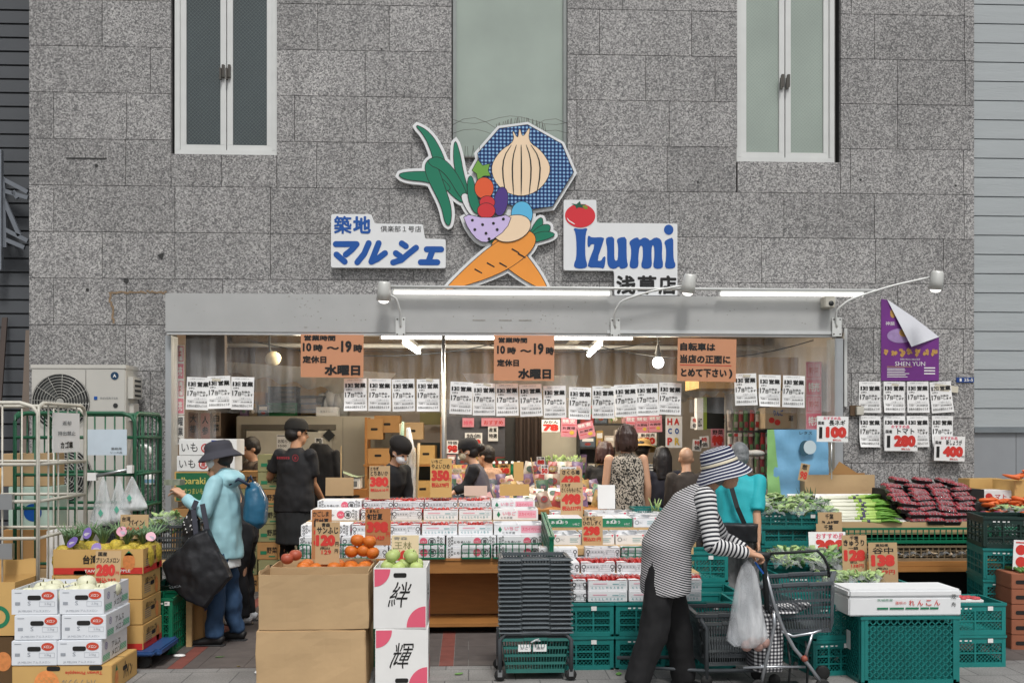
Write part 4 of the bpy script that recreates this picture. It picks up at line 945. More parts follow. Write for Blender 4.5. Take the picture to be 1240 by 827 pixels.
m.bb(.1, .25, -.04, -.001, h - .5, h - .34, 0, M); m.tube([M @ Vector((.17, -.02, h - .5)), M @ Vector((.18, -.05, h - .7)), M @ Vector((.12, -.1, h - .8)), M @ Vector((.2, -.03, .1))], .016, 6, 1); m.build('pipe_cover', [ACC, BLACKP], t)
m = MB(); m.bb(-w / 2, w / 2, .02, .32, -zb, -.001)
m.build('stand', mat('stand_dark', '#4a4a48', .7), t)
# ---- stone niche frame, white faucet pipe, hanging bottle
m = MB(); x0, x1 = X(150, -.05), X(192, -.05); z0, z1 = Z(640, -.05), Z(524, -.05); m.bb(x0, x1, -.05, -.02, z1 - .02, z1); m.bb(x1 - .02, x1, -.05, -.02, z0, z1 - .021); m.bb(x0, x1 - .021, -.05, -.02, Z(577, -.05) - .01, Z(577, -.05)); tag(m.build('metal_rack', FANB), 'thin dark metal rack frame on the stone beside the outdoor unit', 'rack')
m = MB(); p0 = P(168, 543, -.12); p = [P(*q) for q in ((164, 545, -.1), (170, 540.5, -.14), (177, 540.5, -.16), (181, 543, -.16), (182, 552, -.16))]; m.tube(p, .021, 10); tag(m.build('faucet_pipe', WHITE), 'bent white plastic pipe on the stone beside the outdoor unit', 'pipe')
t = thing('spray_bottle', 'small white bottle with a blue label hanging on the stone pillar', 'bottle', tuple(P(181, 587, -.15))); m = MB(); m.lathe([(.001, 0), (.042, .002), (.044, .01), (.044, .08), (.03, .1), (.016, .11), (.016, .125), (.0, .126)], 16); m.build('body', WHITE, t); m = MB(); m.lathe([(.0448, .02), (.0448, .055)], 16); m.build('paper_label', mat('label_blue', '#7fa6c4', .5), t)
# ---- roll cages
def roll_cage(label, x0, x1, y0, y1, H, mt, r, front=True, nb=5, bars=(.18, .62, 1.2), open_top=True, name='roll_cage'):
 t = thing(name, label, 'roll cage', ((x0 + x1) / 2, (y0 + y1) / 2, 0)); w, d = x1 - x0, y1 - y0; z0 = .16
 def panel(nm, A, B):
  A, B = Vector((*A, 0)), Vector((*B, 0)); m = MB(); q = .07; up = lambda v, z: (v.x, v.y, z)
  top = [up(A, z0), up(A, H - q), up(A.lerp(B, .03), H - q * .35), up(A.lerp(B, .1), H), up(A.lerp(B, .9), H), up(A.lerp(B, .97), H - q * .35), up(B, H - q), up(B, z0)]; m.tube(top, r, 8)
  for z in bars: m.tube([up(A, z), up(B, z)], r * .8, 6)
  for i in range(1, nb + 1): k = A.lerp(B, i / (nb + 1)); m.tube([up(k, z0), up(k, H - .01)], r * .42, 6)
  m.build(nm, mt, t)
 a, b, c, e = (-w / 2, -d / 2), (w / 2, -d / 2), (w / 2, d / 2), (-w / 2, d / 2)
 panel('side_panel', b, c); panel('side_panel', a, e); panel('back_panel', e, c)
 if front: panel('gate_panel', a, b)
 m = MB(); m.bb(-w / 2, w / 2, -d / 2, d / 2, z0 - .03, z0); m.build('base', mt, t)
 for sx in (-1, 1):
  for sy in (-1, 1):
   m = MB(); c_ = Vector((sx * (w / 2 - .06), sy * (d / 2 - .06), .06)); m.lathe([(.0, -.016), (.055, -.016), (.06, -.01), (.06, .01), (.055, .016), (.0, .016)], 16, M=Matrix.Translation(c_) @ Matrix.Rotation(R(90), 4, 'X')); m.bb(c_.x - .02, c_.x + .02, c_.y - .03, c_.y + .03, .1, z0 - .03); m.build('wheel', RUB, t)
 return t
c1 = roll_cage('tall cream roll cage with chipped paint at the left edge', -3.93, X(46, -3.0), -3.0, -2.2, 1.76, CREAMPAINT, .0135, bars=(.5, .88, 1.12, 1.36), nb=4)
for x_, z in ((.38, 1.12), (.38, .8), (-.06, .8)): m = MB(); m.bb(x_ - .04, x_ + .04, -.44, -.405, z - .05, z + .05); m.build('latch', STEEL, c1)
c2 = roll_cage('green roll cage standing behind the cream one', X(18, -1.7), X(163, -1.7), -1.7, -1.05, 1.72, GREENPAINT, .0155, nb=5, bars=(.55, .98, 1.24, 1.53))
m = MB(); a = P(112, 577, -1.72) - c2.location; b = P(158, 568, -1.75) - c2.location; m.tube([tuple(a), tuple(b)], .013, 8); m.build('handle_bar', STEEL, c2)
for q_, s_ in ((a, .07), (b, .04)): m = MB(); m.box(tuple(q_), (s_, .05, .06)); m.build('clip', WHITE, c2)
t = thing('paper_tag', 'white printed tag hanging on the cream roll cage', 'tag', tuple(P(72, 547, -2.75)), R(62)); t.location = (X(46, -3) + .03, -2.62, Z(547, -2.6)); t.rotation_euler = (0, 0, R(78)); m = MB(); m.bb(-.15, .15, -.003, .003, 0, .27); m.build('paper', PAPER, t); m = MB(); m.text('カゴ車', 0, .05, .14, .05, -.005, 0, .05); m.text('持出禁止', 0, .13, .2, .03, -.005, 1); m.text('返却', 0, .2, .1, .03, -.005, 1); m.build('lettering', [INK, GREYI], t)
t = thing('paper_tag', 'large white label sheet on the green roll cage', 'tag', tuple(P(130, 551, -1.73))); m = MB(); m.bb(-.15, .15, -.003, .003, 0, .2); m.build('paper', mat('blue_paper', '#c4d2dd', .6), t); m = MB(); m.text('業務用', .07, .05, .08, .02, -.005); m.text('リース品', .07, .02, .09, .016, -.005); m.build('lettering', GREYI, t)
rr = random.Random(4)
for i in range(9):
 m = MB(); w_ = rr.uniform(.4, .62); z = .2 + i * .06; m.box((0, 0, 0), (w_, rr.uniform(.4, .55), .022), 0, Matrix.Rotation(R(rr.uniform(-6, 6)), 4, 'Y')); tag(m.build('flat_carton', [CARD, CARD2, CARDY][i % 3], loc=(-3.55 + rr.uniform(-.05, .05), -2.55, z), rz=rr.uniform(-.12, .12)), f'flattened brown carton lying in the cream roll cage, {ORD[i]} from the bottom', 'cardboard', 'flattened cartons in the cage')
for i in range(6):
 m = MB(); m.box((0, 0, .3), (.46 - .04 * (i % 2), .02, .55), 0); tag(m.build('flat_carton', [CARD, CARDY, CARD2, WHITE][i % 4], loc=(-3.62 + .03 * (i % 3), -2.75 + i * .07, .76), rot=(R(rr.uniform(-12, 8)), R(rr.uniform(-8, 8)), rr.uniform(-.2, .2))), f'flattened carton standing upright in the cream roll cage, {ORD[i]} from the front', 'cardboard', 'flattened cartons in the cage')
carton('white_box', 'white box standing between the roll cages and the pineapples', .3, .24, .42, WHITE, (X(92, -1.9), -1.95, .42)); m = MB(); m.bb(-.2, .2, -.15, .15, 0, .42); tag(m.build('foam_block', mat('foam', '#dfe2e2', .8), loc=(X(92, -1.9), -1.95, 0)), 'white foam block under the white box behind the pineapples', 'box')
carton('pale_box', 'pale green box with a blue round mark inside the green roll cage', .34, .3, .34, mat('pale_green_card', '#b9d0c3', .6), (X(40, -1.5), -1.4, .8), front=lambda m, M, w, h: m.disc(.02, h * .4, .07, .07, -.002, 0, M=M), inks=[BLUE]); carton('brown_box', 'brown carton under the pale green box in the green roll cage', .42, .36, .3, CARD2, (X(40, -1.5), -1.4, .5)); carton('brown_box', 'brown carton at the bottom of the green roll cage', .44, .38, .33, CARD, (X(40, -1.5), -1.4, .165))
carton('brown_box', 'tan carton on top of the pale green box in the green roll cage', .36, .3, .26, CARD, (X(35, -1.5), -1.4, 1.142))
for i, (a, b, wd, lab) in enumerate((((28, 560, .1), (36, 400, .42), .07, 'brown board leaning on the dark building, nearer the stone wall'), ((43, 560, .12), (48, 402, .4), .05, 'narrow pale brown board leaning beside the stone wall'), ((0, 470, .2), (6, 385, .44), .05, 'dark brown stick leaning on the dark building at the very edge'))):
 m = MB(); p, q = P(*a), P(*b); d_ = q - p; p = p - d_ * (p.z / d_.z); m.bar(p, q, .02, wd, 0, (1, 0, 0)); tag(m.build('leaning_board', mat('brown_board%d' % i, ('#6b5f55', '#857a6c', '#3f332d')[i], .7)), lab, 'board')
t = thing('wall_bracket', 'grey metal angle bracket high on the dark building', 'bracket', tuple(P(16, 260, .35))); o = P(16, 260, .35); m = MB()
for a, b in (((-6, 212), (34, 233)), ((-6, 228), (34, 240)), ((-6, 272), (34, 292)), ((-6, 285), (30, 300)), ((4, 215), (6, 300)), ((4, 240), (24, 286)), ((16, 232), (22, 240))): p, q = P(*a, .35) - o, P(*b, .35) - o; m.bar(p, q, .03, .04)
m.build('struts', mat('bracket_grey', '#7b8087', .45, .5), t); m = MB(); q = P(1.5, 320, .3) - o; m.bb(q.x - .08, q.x, -.05, 0, -.55, .62); m.build('post', mat('bracket_blue', '#7d8288', .5, .3), t)
# ---- table with a grey basket, plastic bags
yt0, yt1 = -2.25, -1.35; zt = .62
t = thing('side_table', 'pale wooden table carrying the grey basket at the left', 'table', ((X(150, -2) + X(238, -2)) / 2, (yt0 + yt1) / 2, 0)); wt = X(240, -2) - X(140, -2); dt_ = yt1 - yt0
m = MB(); m.bb(-wt / 2, wt / 2, -dt_ / 2, dt_ / 2, zt - .03, zt); m.build('tabletop', WOODP, t, bevel=.004)
for sx in (-1, 1):
 for sy in (-1, 1): m = MB(); m.bb(sx * (wt / 2 - .03) - .02, sx * (wt / 2 - .03) + .02, sy * (dt_ / 2 - .04) - .02, sy * (dt_ / 2 - .04) + .02, 0, zt - .031); m.build('leg', WOODP, t)
def shop_basket(label, loc, rz, mt, w=.46, d=.32, h=.23, handle=None, rot=None, slats=True):
 t = thing('shopping_basket', label, 'basket', loc, rz); basket_mesh(w, d, h, slats=slats).build('body', mt, t)
 if handle == 'up':
  m = MB(); pts = [(-w / 2 * .9, -.02, h)] + [(-w / 2 * .95 * math.cos(math.pi * k / 12), -.02 - .05 * math.sin(math.pi * k / 12), h + .17 * min(1, 1.5 * math.sin(math.pi * k / 12))) for k in range(1, 12)] + [(w / 2 * .9, -.02, h)]; m.tube(pts, .009, 8); m.build('handle', BLACKP, t)
 elif handle == 'down':
  for s_ in (-1, 1): m = MB(); m.tube([(-w / 2, s_ * .02, h), (-w / 2 * .92, s_ * d * .52, h + .012), (w / 2 * .92, s_ * d * .52, h + .012), (w / 2, s_ * .02, h)], .008, 6); m.build('handle', BLACKP, t)
 if rot: t.rotation_euler = rot
 return t
bx = shop_basket('dark grey basket full of leafy packs on the left table', (X(203, -1.85), -1.85, zt), 0, GREYP, .47, .5, .26)
shop_basket('dark grey basket behind the pineapples at the left end of the table', (X(152, -1.7), -1.62, zt + .02), 0, GREYP, .34, .3, .22)
FILMB = film('bag_film', (.95, .97, .96), .14, .2, .8, 9, (1, 1, .4), .02)
def veg_pack(label, loc, rz, w, d, h, mt, grp, name='vegetable_pack', fm=None):
 t = thing(name, label, 'vegetables', loc, rz, grp); m = MB(); r = random.Random(int(abs(loc[0] * 977 + loc[1] * 331)))
 for i in range(26):
  a = Vector((r.uniform(-.4, .4) * w, r.uniform(-.35, .35) * d, r.uniform(.25, .8) * h)); b = a + Vector((r.uniform(-.35, .35) * w, r.uniform(-.3, .3) * d, r.uniform(.1, .45) * h)); m.loft([(a, .01, .004), (a.lerp(b, .5) + Vector((0, 0, .01)), r.uniform(.018, .03), .005), (b, .004, .003)], 6)
 m.build('leaves', mt, t)
 m = MB(); m.sheet(lambda u, v: (((u - .5) * w * 1.1), (v - .5) * d * 1.1, h * (1.05 - 1.6 * ((u - .5) ** 2 + (v - .5) ** 2)) + .018 * noise.noise(Vector((u * 7, v * 7, w * 9)))), 12, 10); m.build('film', fm or FILMB, t)
 return t
LEAF = mat('leaf', '#5f8a45', .55, var=.3, scale=12); LEAFP = mat('pale_leaf', '#a5bf7d', .5, var=.25, scale=14); LEAFD = mat('dark_leaf', '#2f5a30', .55, var=.3, scale=14)
for i, (dx, dy) in enumerate(((-.12, -.08), (.1, -.1), (-.08, .1), (.12, .08), (0, .0))): veg_pack(f'clear pack of greens in the grey basket on the left table, {("front left", "front right", "back left", "back right", "centre top")[i]}', (X(203, -1.85) + dx, -1.85 + dy, zt + .15 + (.06 if i == 4 else 0)), i * .7, .22, .2, .13, LEAF if i % 2 else LEAFP, 'packs in the grey basket')
BAGW = film('white_bag_film', (.94, .96, .96), .34, .25, 1, 12, (1, 1, .3), .1)
def hang_bag(name, label, px, py0, py1, Y, w, mt, seed, cat='plastic bag', ex=.95):
 a, b = P(px, py0, Y), P(px, py1, Y); h = a.z - b.z; t = thing(name, label, cat, (a.x, Y, b.z)); m = MB()
 def f(u, v):
  an = u * 2 * math.pi; k = (1 - v) ** ex; k = k if v > .08 else k * (.55 + v * 5.6); r_ = w / 2 * k * (1 + .22 * noise.noise(Vector((math.cos(an) * 2.2 + seed, math.sin(an) * 2.2, v * 2.5)))) + .006
  return (r_ * math.cos(an), .55 * r_ * math.sin(an), v * h)
 m.sheet(f, 28, 14); m.build('film', mt, t); return t
for i, (px, y1, w_) in enumerate(((125, 636, .21), (144, 632, .19), (160, 618, .24))):
 t = hang_bag('plastic_bag', f'crumpled clear plastic bag with green print hanging from the cage bar, {("left", "middle", "right")[i]} of three', px, 577, y1, -1.8, w_, BAGW, i * 3.3)
 m = MB(); m.poly([(-.02, .1), (.0, .13), (.02, .1), (.0, .07)], -w_ * .27, 0); m.build('printing', [mat('bag_green', '#5fb39a', .5), GREYI], t)
# ---- pineapple cartons on a blue dolly
t = thing('hand_dolly', 'blue plastic dolly with black wheels under the pineapple cartons', 'dolly', ((X(62, -2.9) + X(198, -2.6)) / 2, -2.68, 0)); m = MB(); m.bb(-.36, .36, -.27, .27, .095, .125); m.bb(-.36, -.3, -.27, .27, .07, .095); m.bb(.33, .39, -.2, .2, .085, .13); m.build('deck', mat('blue_plastic', '#2c4d80', .45), t, bevel=.01)
for sx in (-1, 1):
 for sy in (-1, 1): m = MB(); m.lathe([(.0, -.018), (.04, -.018), (.046, -.012), (.046, .012), (.04, .018), (.0, .018)], 16, M=Matrix.Translation((sx * .28, sy * .2, .047)) @ Matrix.Rotation(R(90), 4, 'X')); m.bb(sx * .28 - .02, sx * .28 + .02, sy * .2 - .03, sy * .2 + .03, .07, .095); m.build('wheel', RUB, t)
PINE = mat('pineapple_orange_ink', '#d98a4e', .6, var=.25, scale=40)
def pineside(m, M, w, h):
 m.text('台湾パイナップル', -.02, h * .68, .22, .05, -.002, 0, .02, M); m.disc(.11, h * .35, .035, .055, -.002, 4, M=M)
 for i in range(5): m.quad(-.15, -.02, h * .2 + i * .014, h * .2 + i * .014 + .005, -.002, 5, M)
def redband(m, M, w, h):
 m.quad(-w / 2 + .004, w / 2 - .004, .002, h * .27, -.002, 1, M)
INKP = [INK, RED, GREENI, PINK, PINE, GREYI]
pxl, pxr, yf = X(64, -2.9), X(173, -2.9), -2.9; pw = pxr - pxl; pcx = (pxl + pxr) / 2; ph = .168
for k in range(4):
 z = .126 + k * ph
 def fr_(m, M, w, h, k=k):
  if k in (0, 3): redband(m, M, w, h)
  if k == 3: m.text('台湾', -.05, h * .6, .1, .06, -.003, 0, .04, M); m.text('TAIWAN PINEAPPLE', .06, h * .14, .3, .018, -.003, 6, .02, M); m.disc(.2, h * .5, .04, .06, -.003, 4, M=M); m.poly([(.17, h * .75), (.2, h * .95), (.23, h * .75)], -.003, 2, M)
 def rt_(m, M, w, h, k=k):
  pineside(m, M, w, h)
  if k in (0, 3): redband(m, M, w, h)
 carton('pineapple_carton', f'yellow pineapple carton in the stack on the blue dolly, {("bottom one", "second from the bottom", "third from the bottom", "open top one")[k]}', pw, .4, ph - .003, CARDY, (pcx + rnd.uniform(-.012, .004), yf + .2, z), open_=(k == 3), front=fr_, right=rt_, inks=INKP + [WHITE], group='pineapple cartons', hole=[(side(pw), .02, ph * .5), (FR(.4), -.12, .012)] if k else [(side(pw), .02, ph * .5)])
ptop = .126 + 3 * ph
PSK = mat('pineapple_skin', '#b9a43c', .6, var=.55, scale=75, bump=.8, bscale=45); PLF = mat('pineapple_leaf', '#6b8a62', .5, var=.2)
def pine_maker():
 t = thing('pineapple', '', 'pineapple'); m = MB(); n = 16; pr = []
 for i in range(14): a = math.pi * (i + .3) / 13.6; pr.append((.062 * math.sin(a) ** .6, .085 - .085 * math.cos(a)))
 m.lathe(pr, n); m.v = [(x * (1 + .07 * ((i // n + i % n) % 2)), y * (1 + .07 * ((i // n + i % n) % 2)), z) for i, (x, y, z) in enumerate(m.v)]; m.build('fruit', PSK, t)
 m = MB(); r = random.Random(3)
 for k in range(40):
  an = k * 2.4; l = .15 - .002 * k; sp = .75 - .017 * k; a = Vector((0, 0, .16)); c_, s_ = math.cos(an), math.sin(an); mid = a + Vector((c_ * l * sp * .5, s_ * l * sp * .5, l * .6)); b = a + Vector((c_ * l * sp * 1.2, s_ * l * sp * 1.2, l * .95)); m.loft([(a, .009, .003), (mid, .008, .002), (b, .001, .001)], 5, lat=(-s_, c_, 0))
 m.build('crown_leaves', PLF, t); return t
pm = Maker(pine_maker)
pl = [(72, 651, 1.1, 0), (92, 655, 1.2, .3), (99, 640, .6, .2), (112, 650, .1, 0), (126, 652, -.4, .25), (140, 640, .3, .1), (150, 652, .2, .1), (163, 645, -.2, 0), (176, 650, -.6, 0), (183, 652, -.9, .2)]
for i, (px, py, tl, _) in enumerate(pl):
 Y = -2.82 + .26 * (i % 2) + .04 * (i % 3); pm.put((X(px, Y), Y, ptop + .02), 0, f'yellow pineapple with a grey green crown, {ORD[i]} from the left in the top pineapple carton', 'pineapples', (R(12 * math.sin(i * 2)), tl * .25, i))
for i, (px, py, col) in enumerate(((88, 656, '#6d5a9e'), (106, 645, '#7561a6'), (117, 663, '#8b76b4'), (148, 643, '#e3a5b8'), (183, 649, '#e9b9c6'))):
 p = P(px, py, -2.88); t = thing('fruit_tag', f'paper brand tag tied to a pineapple, {ORD[i]} from the left', 'tag', tuple(p)); m = MB(); m.poly(smoothp([(-.045, -.03), (.01, -.05), (.045, -.01), (.02, .045), (-.04, .03)], 2), 0, 0, Matrix.Rotation(rnd.uniform(-.5, .5), 4, 'Y') @ Matrix.Rotation(-.5 + .25 * i, 4, 'Z') @ Matrix.Rotation(-.4, 4, 'X') @ Matrix.Diagonal((.8, 1, 1 - .06 * i, 1))); m.build('paper', mat('tag' + str(i), col, .5), t); m = MB(); m.disc(0, -.01, .022, .012, -.006, 0); m.build('mark', mat('tag_mark', '#c9c2cf', .5), t)
price_card('brown card for pineapples with black writing and a red price standing in the pineapple carton', 145, 623, 179, 652, -2.6, [('台湾', .06, .08, .3, .2, 0, .03), ('パイン', .3, .22, .55, .24, 0, .03), ('498', .1, .52, .7, .4, 1, .08)], CARD, lean=R(-6))
price_card('brown card for prince melons with the price 280 leaning on the pineapple carton', 114, 667, 145, 707, -3.08, [('国産', .1, .03, .35, .13, 0, .04), ('プリンスメロン', .03, .2, .92, .16, 0, .03), ('280', .05, .4, .75, .36, 1, .09), ('円', .82, .62, .13, .1, 1, .03), ('税込302', .05, .8, .8, .16, 1, .04)], CARD, lean=R(-8))
# ---- melon cartons
def melfront(m, M, w, h):
 m.disc(w * .3, h * .76, .038, .024, -.002, 1, M=M); m.text('メロン', w * .3, h * .76, .05, .018, -.0035, 6, .03, M); m.text('S', -.03, h * .45, .018, .024, -.002, 4, .01, M)
 m.quad(-w * .42, -w * .31, h * .38, h * .5, -.002, 4, M); m.quad(-w * .43, -w * .28, h * .86, h * .885, -.002, 4, M); m.frame(.03, w * .45, h * .32, h * .52, .0015, -.002, 4, M); m.text('2.5kg', w * .3, h * .42, .04, .016, -.0022, 4, 0, M); m.text('JA MELON アムスメロン', 0, h * .13, w * .72, h * .11, -.002, 4, .008, M)
 m.quad(-.03, .03, h * .57, h * .575, -.002, 4, M)
def melside(m, M, w, h):
 m.quad(-w * .45, -w * .2, h * .08, h * .34, -.002, 2, M); m.quad(w * .2, w * .45, h * .16, h * .42, -.002, 2, M)
 for i in range(4): m.quad(-w * .45, -w * .2, h * (.1 + i * .065), h * (.115 + i * .065), -.0025, 6, M); m.quad(w * .2, w * .45, h * (.18 + i * .065), h * (.195 + i * .065), -.0025, 6, M)
 m.text('アムス', .02, h * .6, w * .34, h * .25, -.002, 0, .0, M); m.text('メロン', .02, h * .26, w * .34, h * .25, -.0025, 0, .0, M); m.ring(-w * .33, h * .68, .022, .004, -.002, 7, M=M); m.text('秀', -w * .33, h * .68, .022, .022, -.002, 7, .01, M)
MGREEN = mat('melon_green_ink', '#4fae8b', .6); MPUR = mat('melon_purple_ink', '#6d5c9c', .6); MELC = mat('melon_card', '#dfe3e8', .55, var=.03)
INKM = [INK, mat('melon_red_ink', '#c9472f', .5), MGREEN, PINK, mat('melon_grey', '#9aa0a8', .6), GREYI, WHITE, MPUR]
mx0, mx1, mx2, yf = X(12.5, -3.5), X(69, -3.5), X(124, -3.5), -3.5; mh = .152; z0 = .168
for k in range(3):
 for c in range(2):
  a, b = (mx0, mx1) if c == 0 else (mx1, mx2); dx = (.004, .014, -.004)[k] if c == 0 else (0, .018, .004)[k]; dd = .44
  carton('melon_carton', f'white melon carton with a red oval, {("bottom", "middle", "top")[k]} row {("left", "right")[c]} column', b - a - .006, dd, mh - .003, MELC, ((a + b) / 2 + dx, yf + dd / 2 + (.01 * k), z0 + k * mh), rnd.uniform(-.012, .012), open_=(k == 2), front=melfront, right=melside if c else None, inks=INKM, group='melon cartons', hole=[(FR(dd), .0, mh * .66)])
mz = z0 + 2 * mh
MEL = mat('melon_skin', '#d9d9bd', .5, var=.06, scale=18, bump=.1, bscale=60); mmk = fruit_maker('melon', 'melon', .058, MEL, .95, STEMM, lump=.06)
for i in range(14):
 c, r_ = i % 7, i // 7; mmk.put((mx0 + .065 + c * .07 + .02 * r_, yf + .1 + r_ * .16, mz + .046 + .012 * ((i * 7) % 3)), i, f'pale round melon in the {("front", "back")[r_]} row on the white melon cartons, {ORD[c]} from the left', 'pale melons')
mmk.put((mx0 + .39, yf + .16, mz + .11), 2, 'pale round melon lying on top of the other melons', 'pale melons')
def upside(m, M, w, h):
 m.text('パイナップル', .1, h * .38, .2, .04, -.002, 5, .0, M, rot=math.pi); m.text('Taiwan Pineapple', .13, h * .75, .22, .026, -.002, 1, .02, M, rot=math.pi); m.disc(-.09, h * .32, .075, .085, -.002, 4, M=M)
 for i in range(5): lattice(m, M, -.14, -.04, .02, .1, .03, .002, 6, -.003) if i == 0 else None
def upr(m, M, w, h): m.text('パイン', .05, h * .45, .16, .08, -.002, 0, .03, M); m.disc(-.15, h * .4, .03, .05, -.002, 4, M=M); m.poly([(-.17, h * .7), (-.15, h * .92), (-.13, h * .7)], -.002, 2, M); m.text('↑', -.0, h * .75, .02, .04, -.002, 0, .02, M)
carton('pineapple_carton', 'yellow pineapple carton lying upside down under the white melon cartons', X(135, -3.5) - X(14, -3.5), .46, .165, CARDY, ((X(14, -3.5) + X(135, -3.5)) / 2, yf + .235, 0), front=upside, right=upr, inks=INKP + [CARDY], hole=[(FR(.46), -.05, .148), (FR(.46), .2, .15), (side(X(135, -3.5) - X(14, -3.5)), .0, .1)])
def leftp(m, M, w, h): m.ring(w * .3, h * .35, .07, .025, -.002, 2, M=M); m.text('ナ', w * .22, h * .72, .07, .07, -.002, 2, .05, M); m.text('フルーツ', w * .2, h * .85, .1, .03, -.002, 1, .02, M)
carton('brown_carton', 'tan carton with a green ring print and raised flap at the left edge', .5, .36, .33, CARDY, (X(18, -3.3) - .25, -3.12, .31), front=leftp, open_=True, flaps=[('b', .1, 8)], inks=INKP); carton('brown_carton', 'dark carton with an orange print under the tan carton at the left edge', .5, .4, .3, mat('deep_brown_card', '#5d4528', .8, var=.15), (X(16, -3.3) - .25, -3.1, 0), front=lambda m, M, w, h: m.disc(w * .38, h * .5, .05, .06, -.002, 4, M=M), inks=INKP)  # the lower carton uses a darker brown card
crate('tall green crate standing on end beside the pineapple stack', (X(200, -2.35), -2.3, 0), 0, .18, .36, .4, 'win', GREENP, nx=3, nz=5)
crate('teal crate on the ground under the left table, lower of two', (X(222, -1.7), -1.7, 0), 0, .4, .4, .2, 'win', TEALD); crate('teal crate under the left table, upper of two', (X(222, -1.7), -1.7, .2), 0, .4, .4, .2, 'win', TEALD)
carton('brown_carton', 'brown carton with blue print on the ground beside the teal crates under the left table', .2, .34, .34, CARD2, (X(236, -1.9) + .02, -1.95, 0), right=lambda m, M, w, h: (m.text('みかん', 0, h * .4, w * .6, h * .16, -.002, 0, .03, M), m.quad(-w * .4, w * .4, h * .7, h * .8, -.002, 0, M)), inks=[mat('navy_ink', '#23386b', .6)])
m = MB(); m.ell((0, 0, .008), (.045, .03, .01)); tag(m.build('paper_scrap', WHITE, loc=(X(212, -2.65), -2.55, .004)), 'small white crumpled scrap on the ground beside the green crate', 'litter')
def box1(m, M, w, h): m.text('いも', -.16, h * .5, .14, h * .55, -.002, 0, .0, M); m.quad(w * .06, w * .3, .01, h - .01, -.002, 2, M); m.quad(w * .3, w * .34, .01, h - .01, -.002, 1, M); m.ring(-.02, h * .45, .04, .01, -.003, 1, M=M); m.text('産', -.02, h * .45, .04, .04, -.003, 1, .02, M); m.text('G', w * .18, h * .5, .08, h * .5, -.003, 3, .04, M)
NAVI = [INK, RED, mat('deep_blue_ink', '#26418f', .6), WHITE]
x0, x1, Y = X(214, -.7), X(284, -.7), -.7; wz = x1 - x0; bt = [(Z(570, Y), Z(551, Y)), (Z(551, Y), Z(531, Y))]
for k, (za, zb_) in enumerate(bt): carton('produce_carton', f'white carton with red and blue print behind the woman in blue, {("lower", "upper")[k]} of two', wz, .3, zb_ - za - .003, WHITE, ((x0 + x1) / 2 + (.02 if k else 0), Y + .15, za), front=box1, inks=NAVI)
za, zb_ = Z(606, Y), Z(570, Y); carton('green_carton', 'green printed sweet potato carton below the white cartons behind the woman in blue', X(262, Y) - X(218, Y) + .1, .3, zb_ - za - .003, CARDY, ((X(218, Y) + X(262, Y)) / 2, Y + .15, za), front=lambda m, M, w, h: (m.quad(-w * .46, w * .3, .01, h - .01, -.002, 0, M), m.text('Ibaraki', -.04, h * .7, w * .5, .06, -.003, 1, .02, M), m.text('さつまいも', -.04, h * .35, w * .4, .05, -.003, 1, .01, M)), inks=[mat('box_green', '#1f6b45', .6), mat('box_yellow', '#d8c76a', .6)])
zz = 0; k = 0
while zz < za - .1:
 hh = min(.3, za - zz); carton('brown_carton', f'brown carton in the column below the green sweet potato carton, {ORD[k]} from the ground', .46, .32, hh - .004, (CARD2, CARD)[k % 2], ((X(218, Y) + X(262, Y)) / 2, Y + .17, zz)); zz += hh; k += 1
OLV = mat('olive_card', '#8d8b62', .7, var=.12, scale=4)
def olv(m, M, w, h): m.quad(-w * .35, -w * .05, h * .3, h * .5, -.002, 2, M, ) ; m.text('野菜', w * .2, h * .55, .1, .06, -.002, 0, .02, M); m.quad(w * .05, w * .36, h * .15, h * .22, -.002, 2, M)
for c, (pxa, pxb) in enumerate(((286, 312), (312, 338))):
 Y = .3 - .15 * c; xa, xb = X(pxa, Y), X(pxb, Y); hh = .17; n = 7 if c == 0 else 8
 for k in range(n): carton('olive_carton', f'olive green carton in the {("left", "right")[c]} column beside the man in black, {ORD[k]} from the ground', xb - xa - .004, .34, hh - .003, OLV if (k + c) % 3 else CARD2, ((xa + xb) / 2 + rnd.uniform(-.008, .008), Y + .17, k * hh), front=olv, inks=INKP, group='olive cartons')
# ================================================================== MIDDLE: STRAWBERRY DISPLAY
SW = mat('carton_white', '#e3e4e6', .5, var=.04); BERRY = mat('strawberry', '#b8231f', .35, var=.25, scale=60); PACKF = film('pack_film', (.95, .95, .96), .12, .1, .4, 12, (1, 1, 1), .04); INS = mat('carton_inside', '#c9c3bd', .7, var=.1); LPK = mat('lid_pink', '#d9a9b4', .6, var=.1)
INKS = [CYANI, PINK, INK, GREYI, PALEP, GREENI, WHITE, RED]
def print_blue(m, w, h):
 for i, ch in enumerate('4L 3L 2L L M S A B 秀'.split()): m.text(ch, -w * .4 + i * w * .095, h * .28, w * .05, h * .2, -.002, 0, .02)
 m.quad(-w * .38, -w * .02, h * .62, h * .7, -.002, 4); m.quad(w * .12, w * .28, h * .58, h * .66, -.002, 0); m.frame(w * .3, w * .46, h * .5, h * .8, .0012, -.002, 0); m.quad(w * .33, w * .43, h * .6, h * .64, -.002, 0)
 m.quad(-w * .46, w * .46, h * .46, h * .475, -.002, 0)
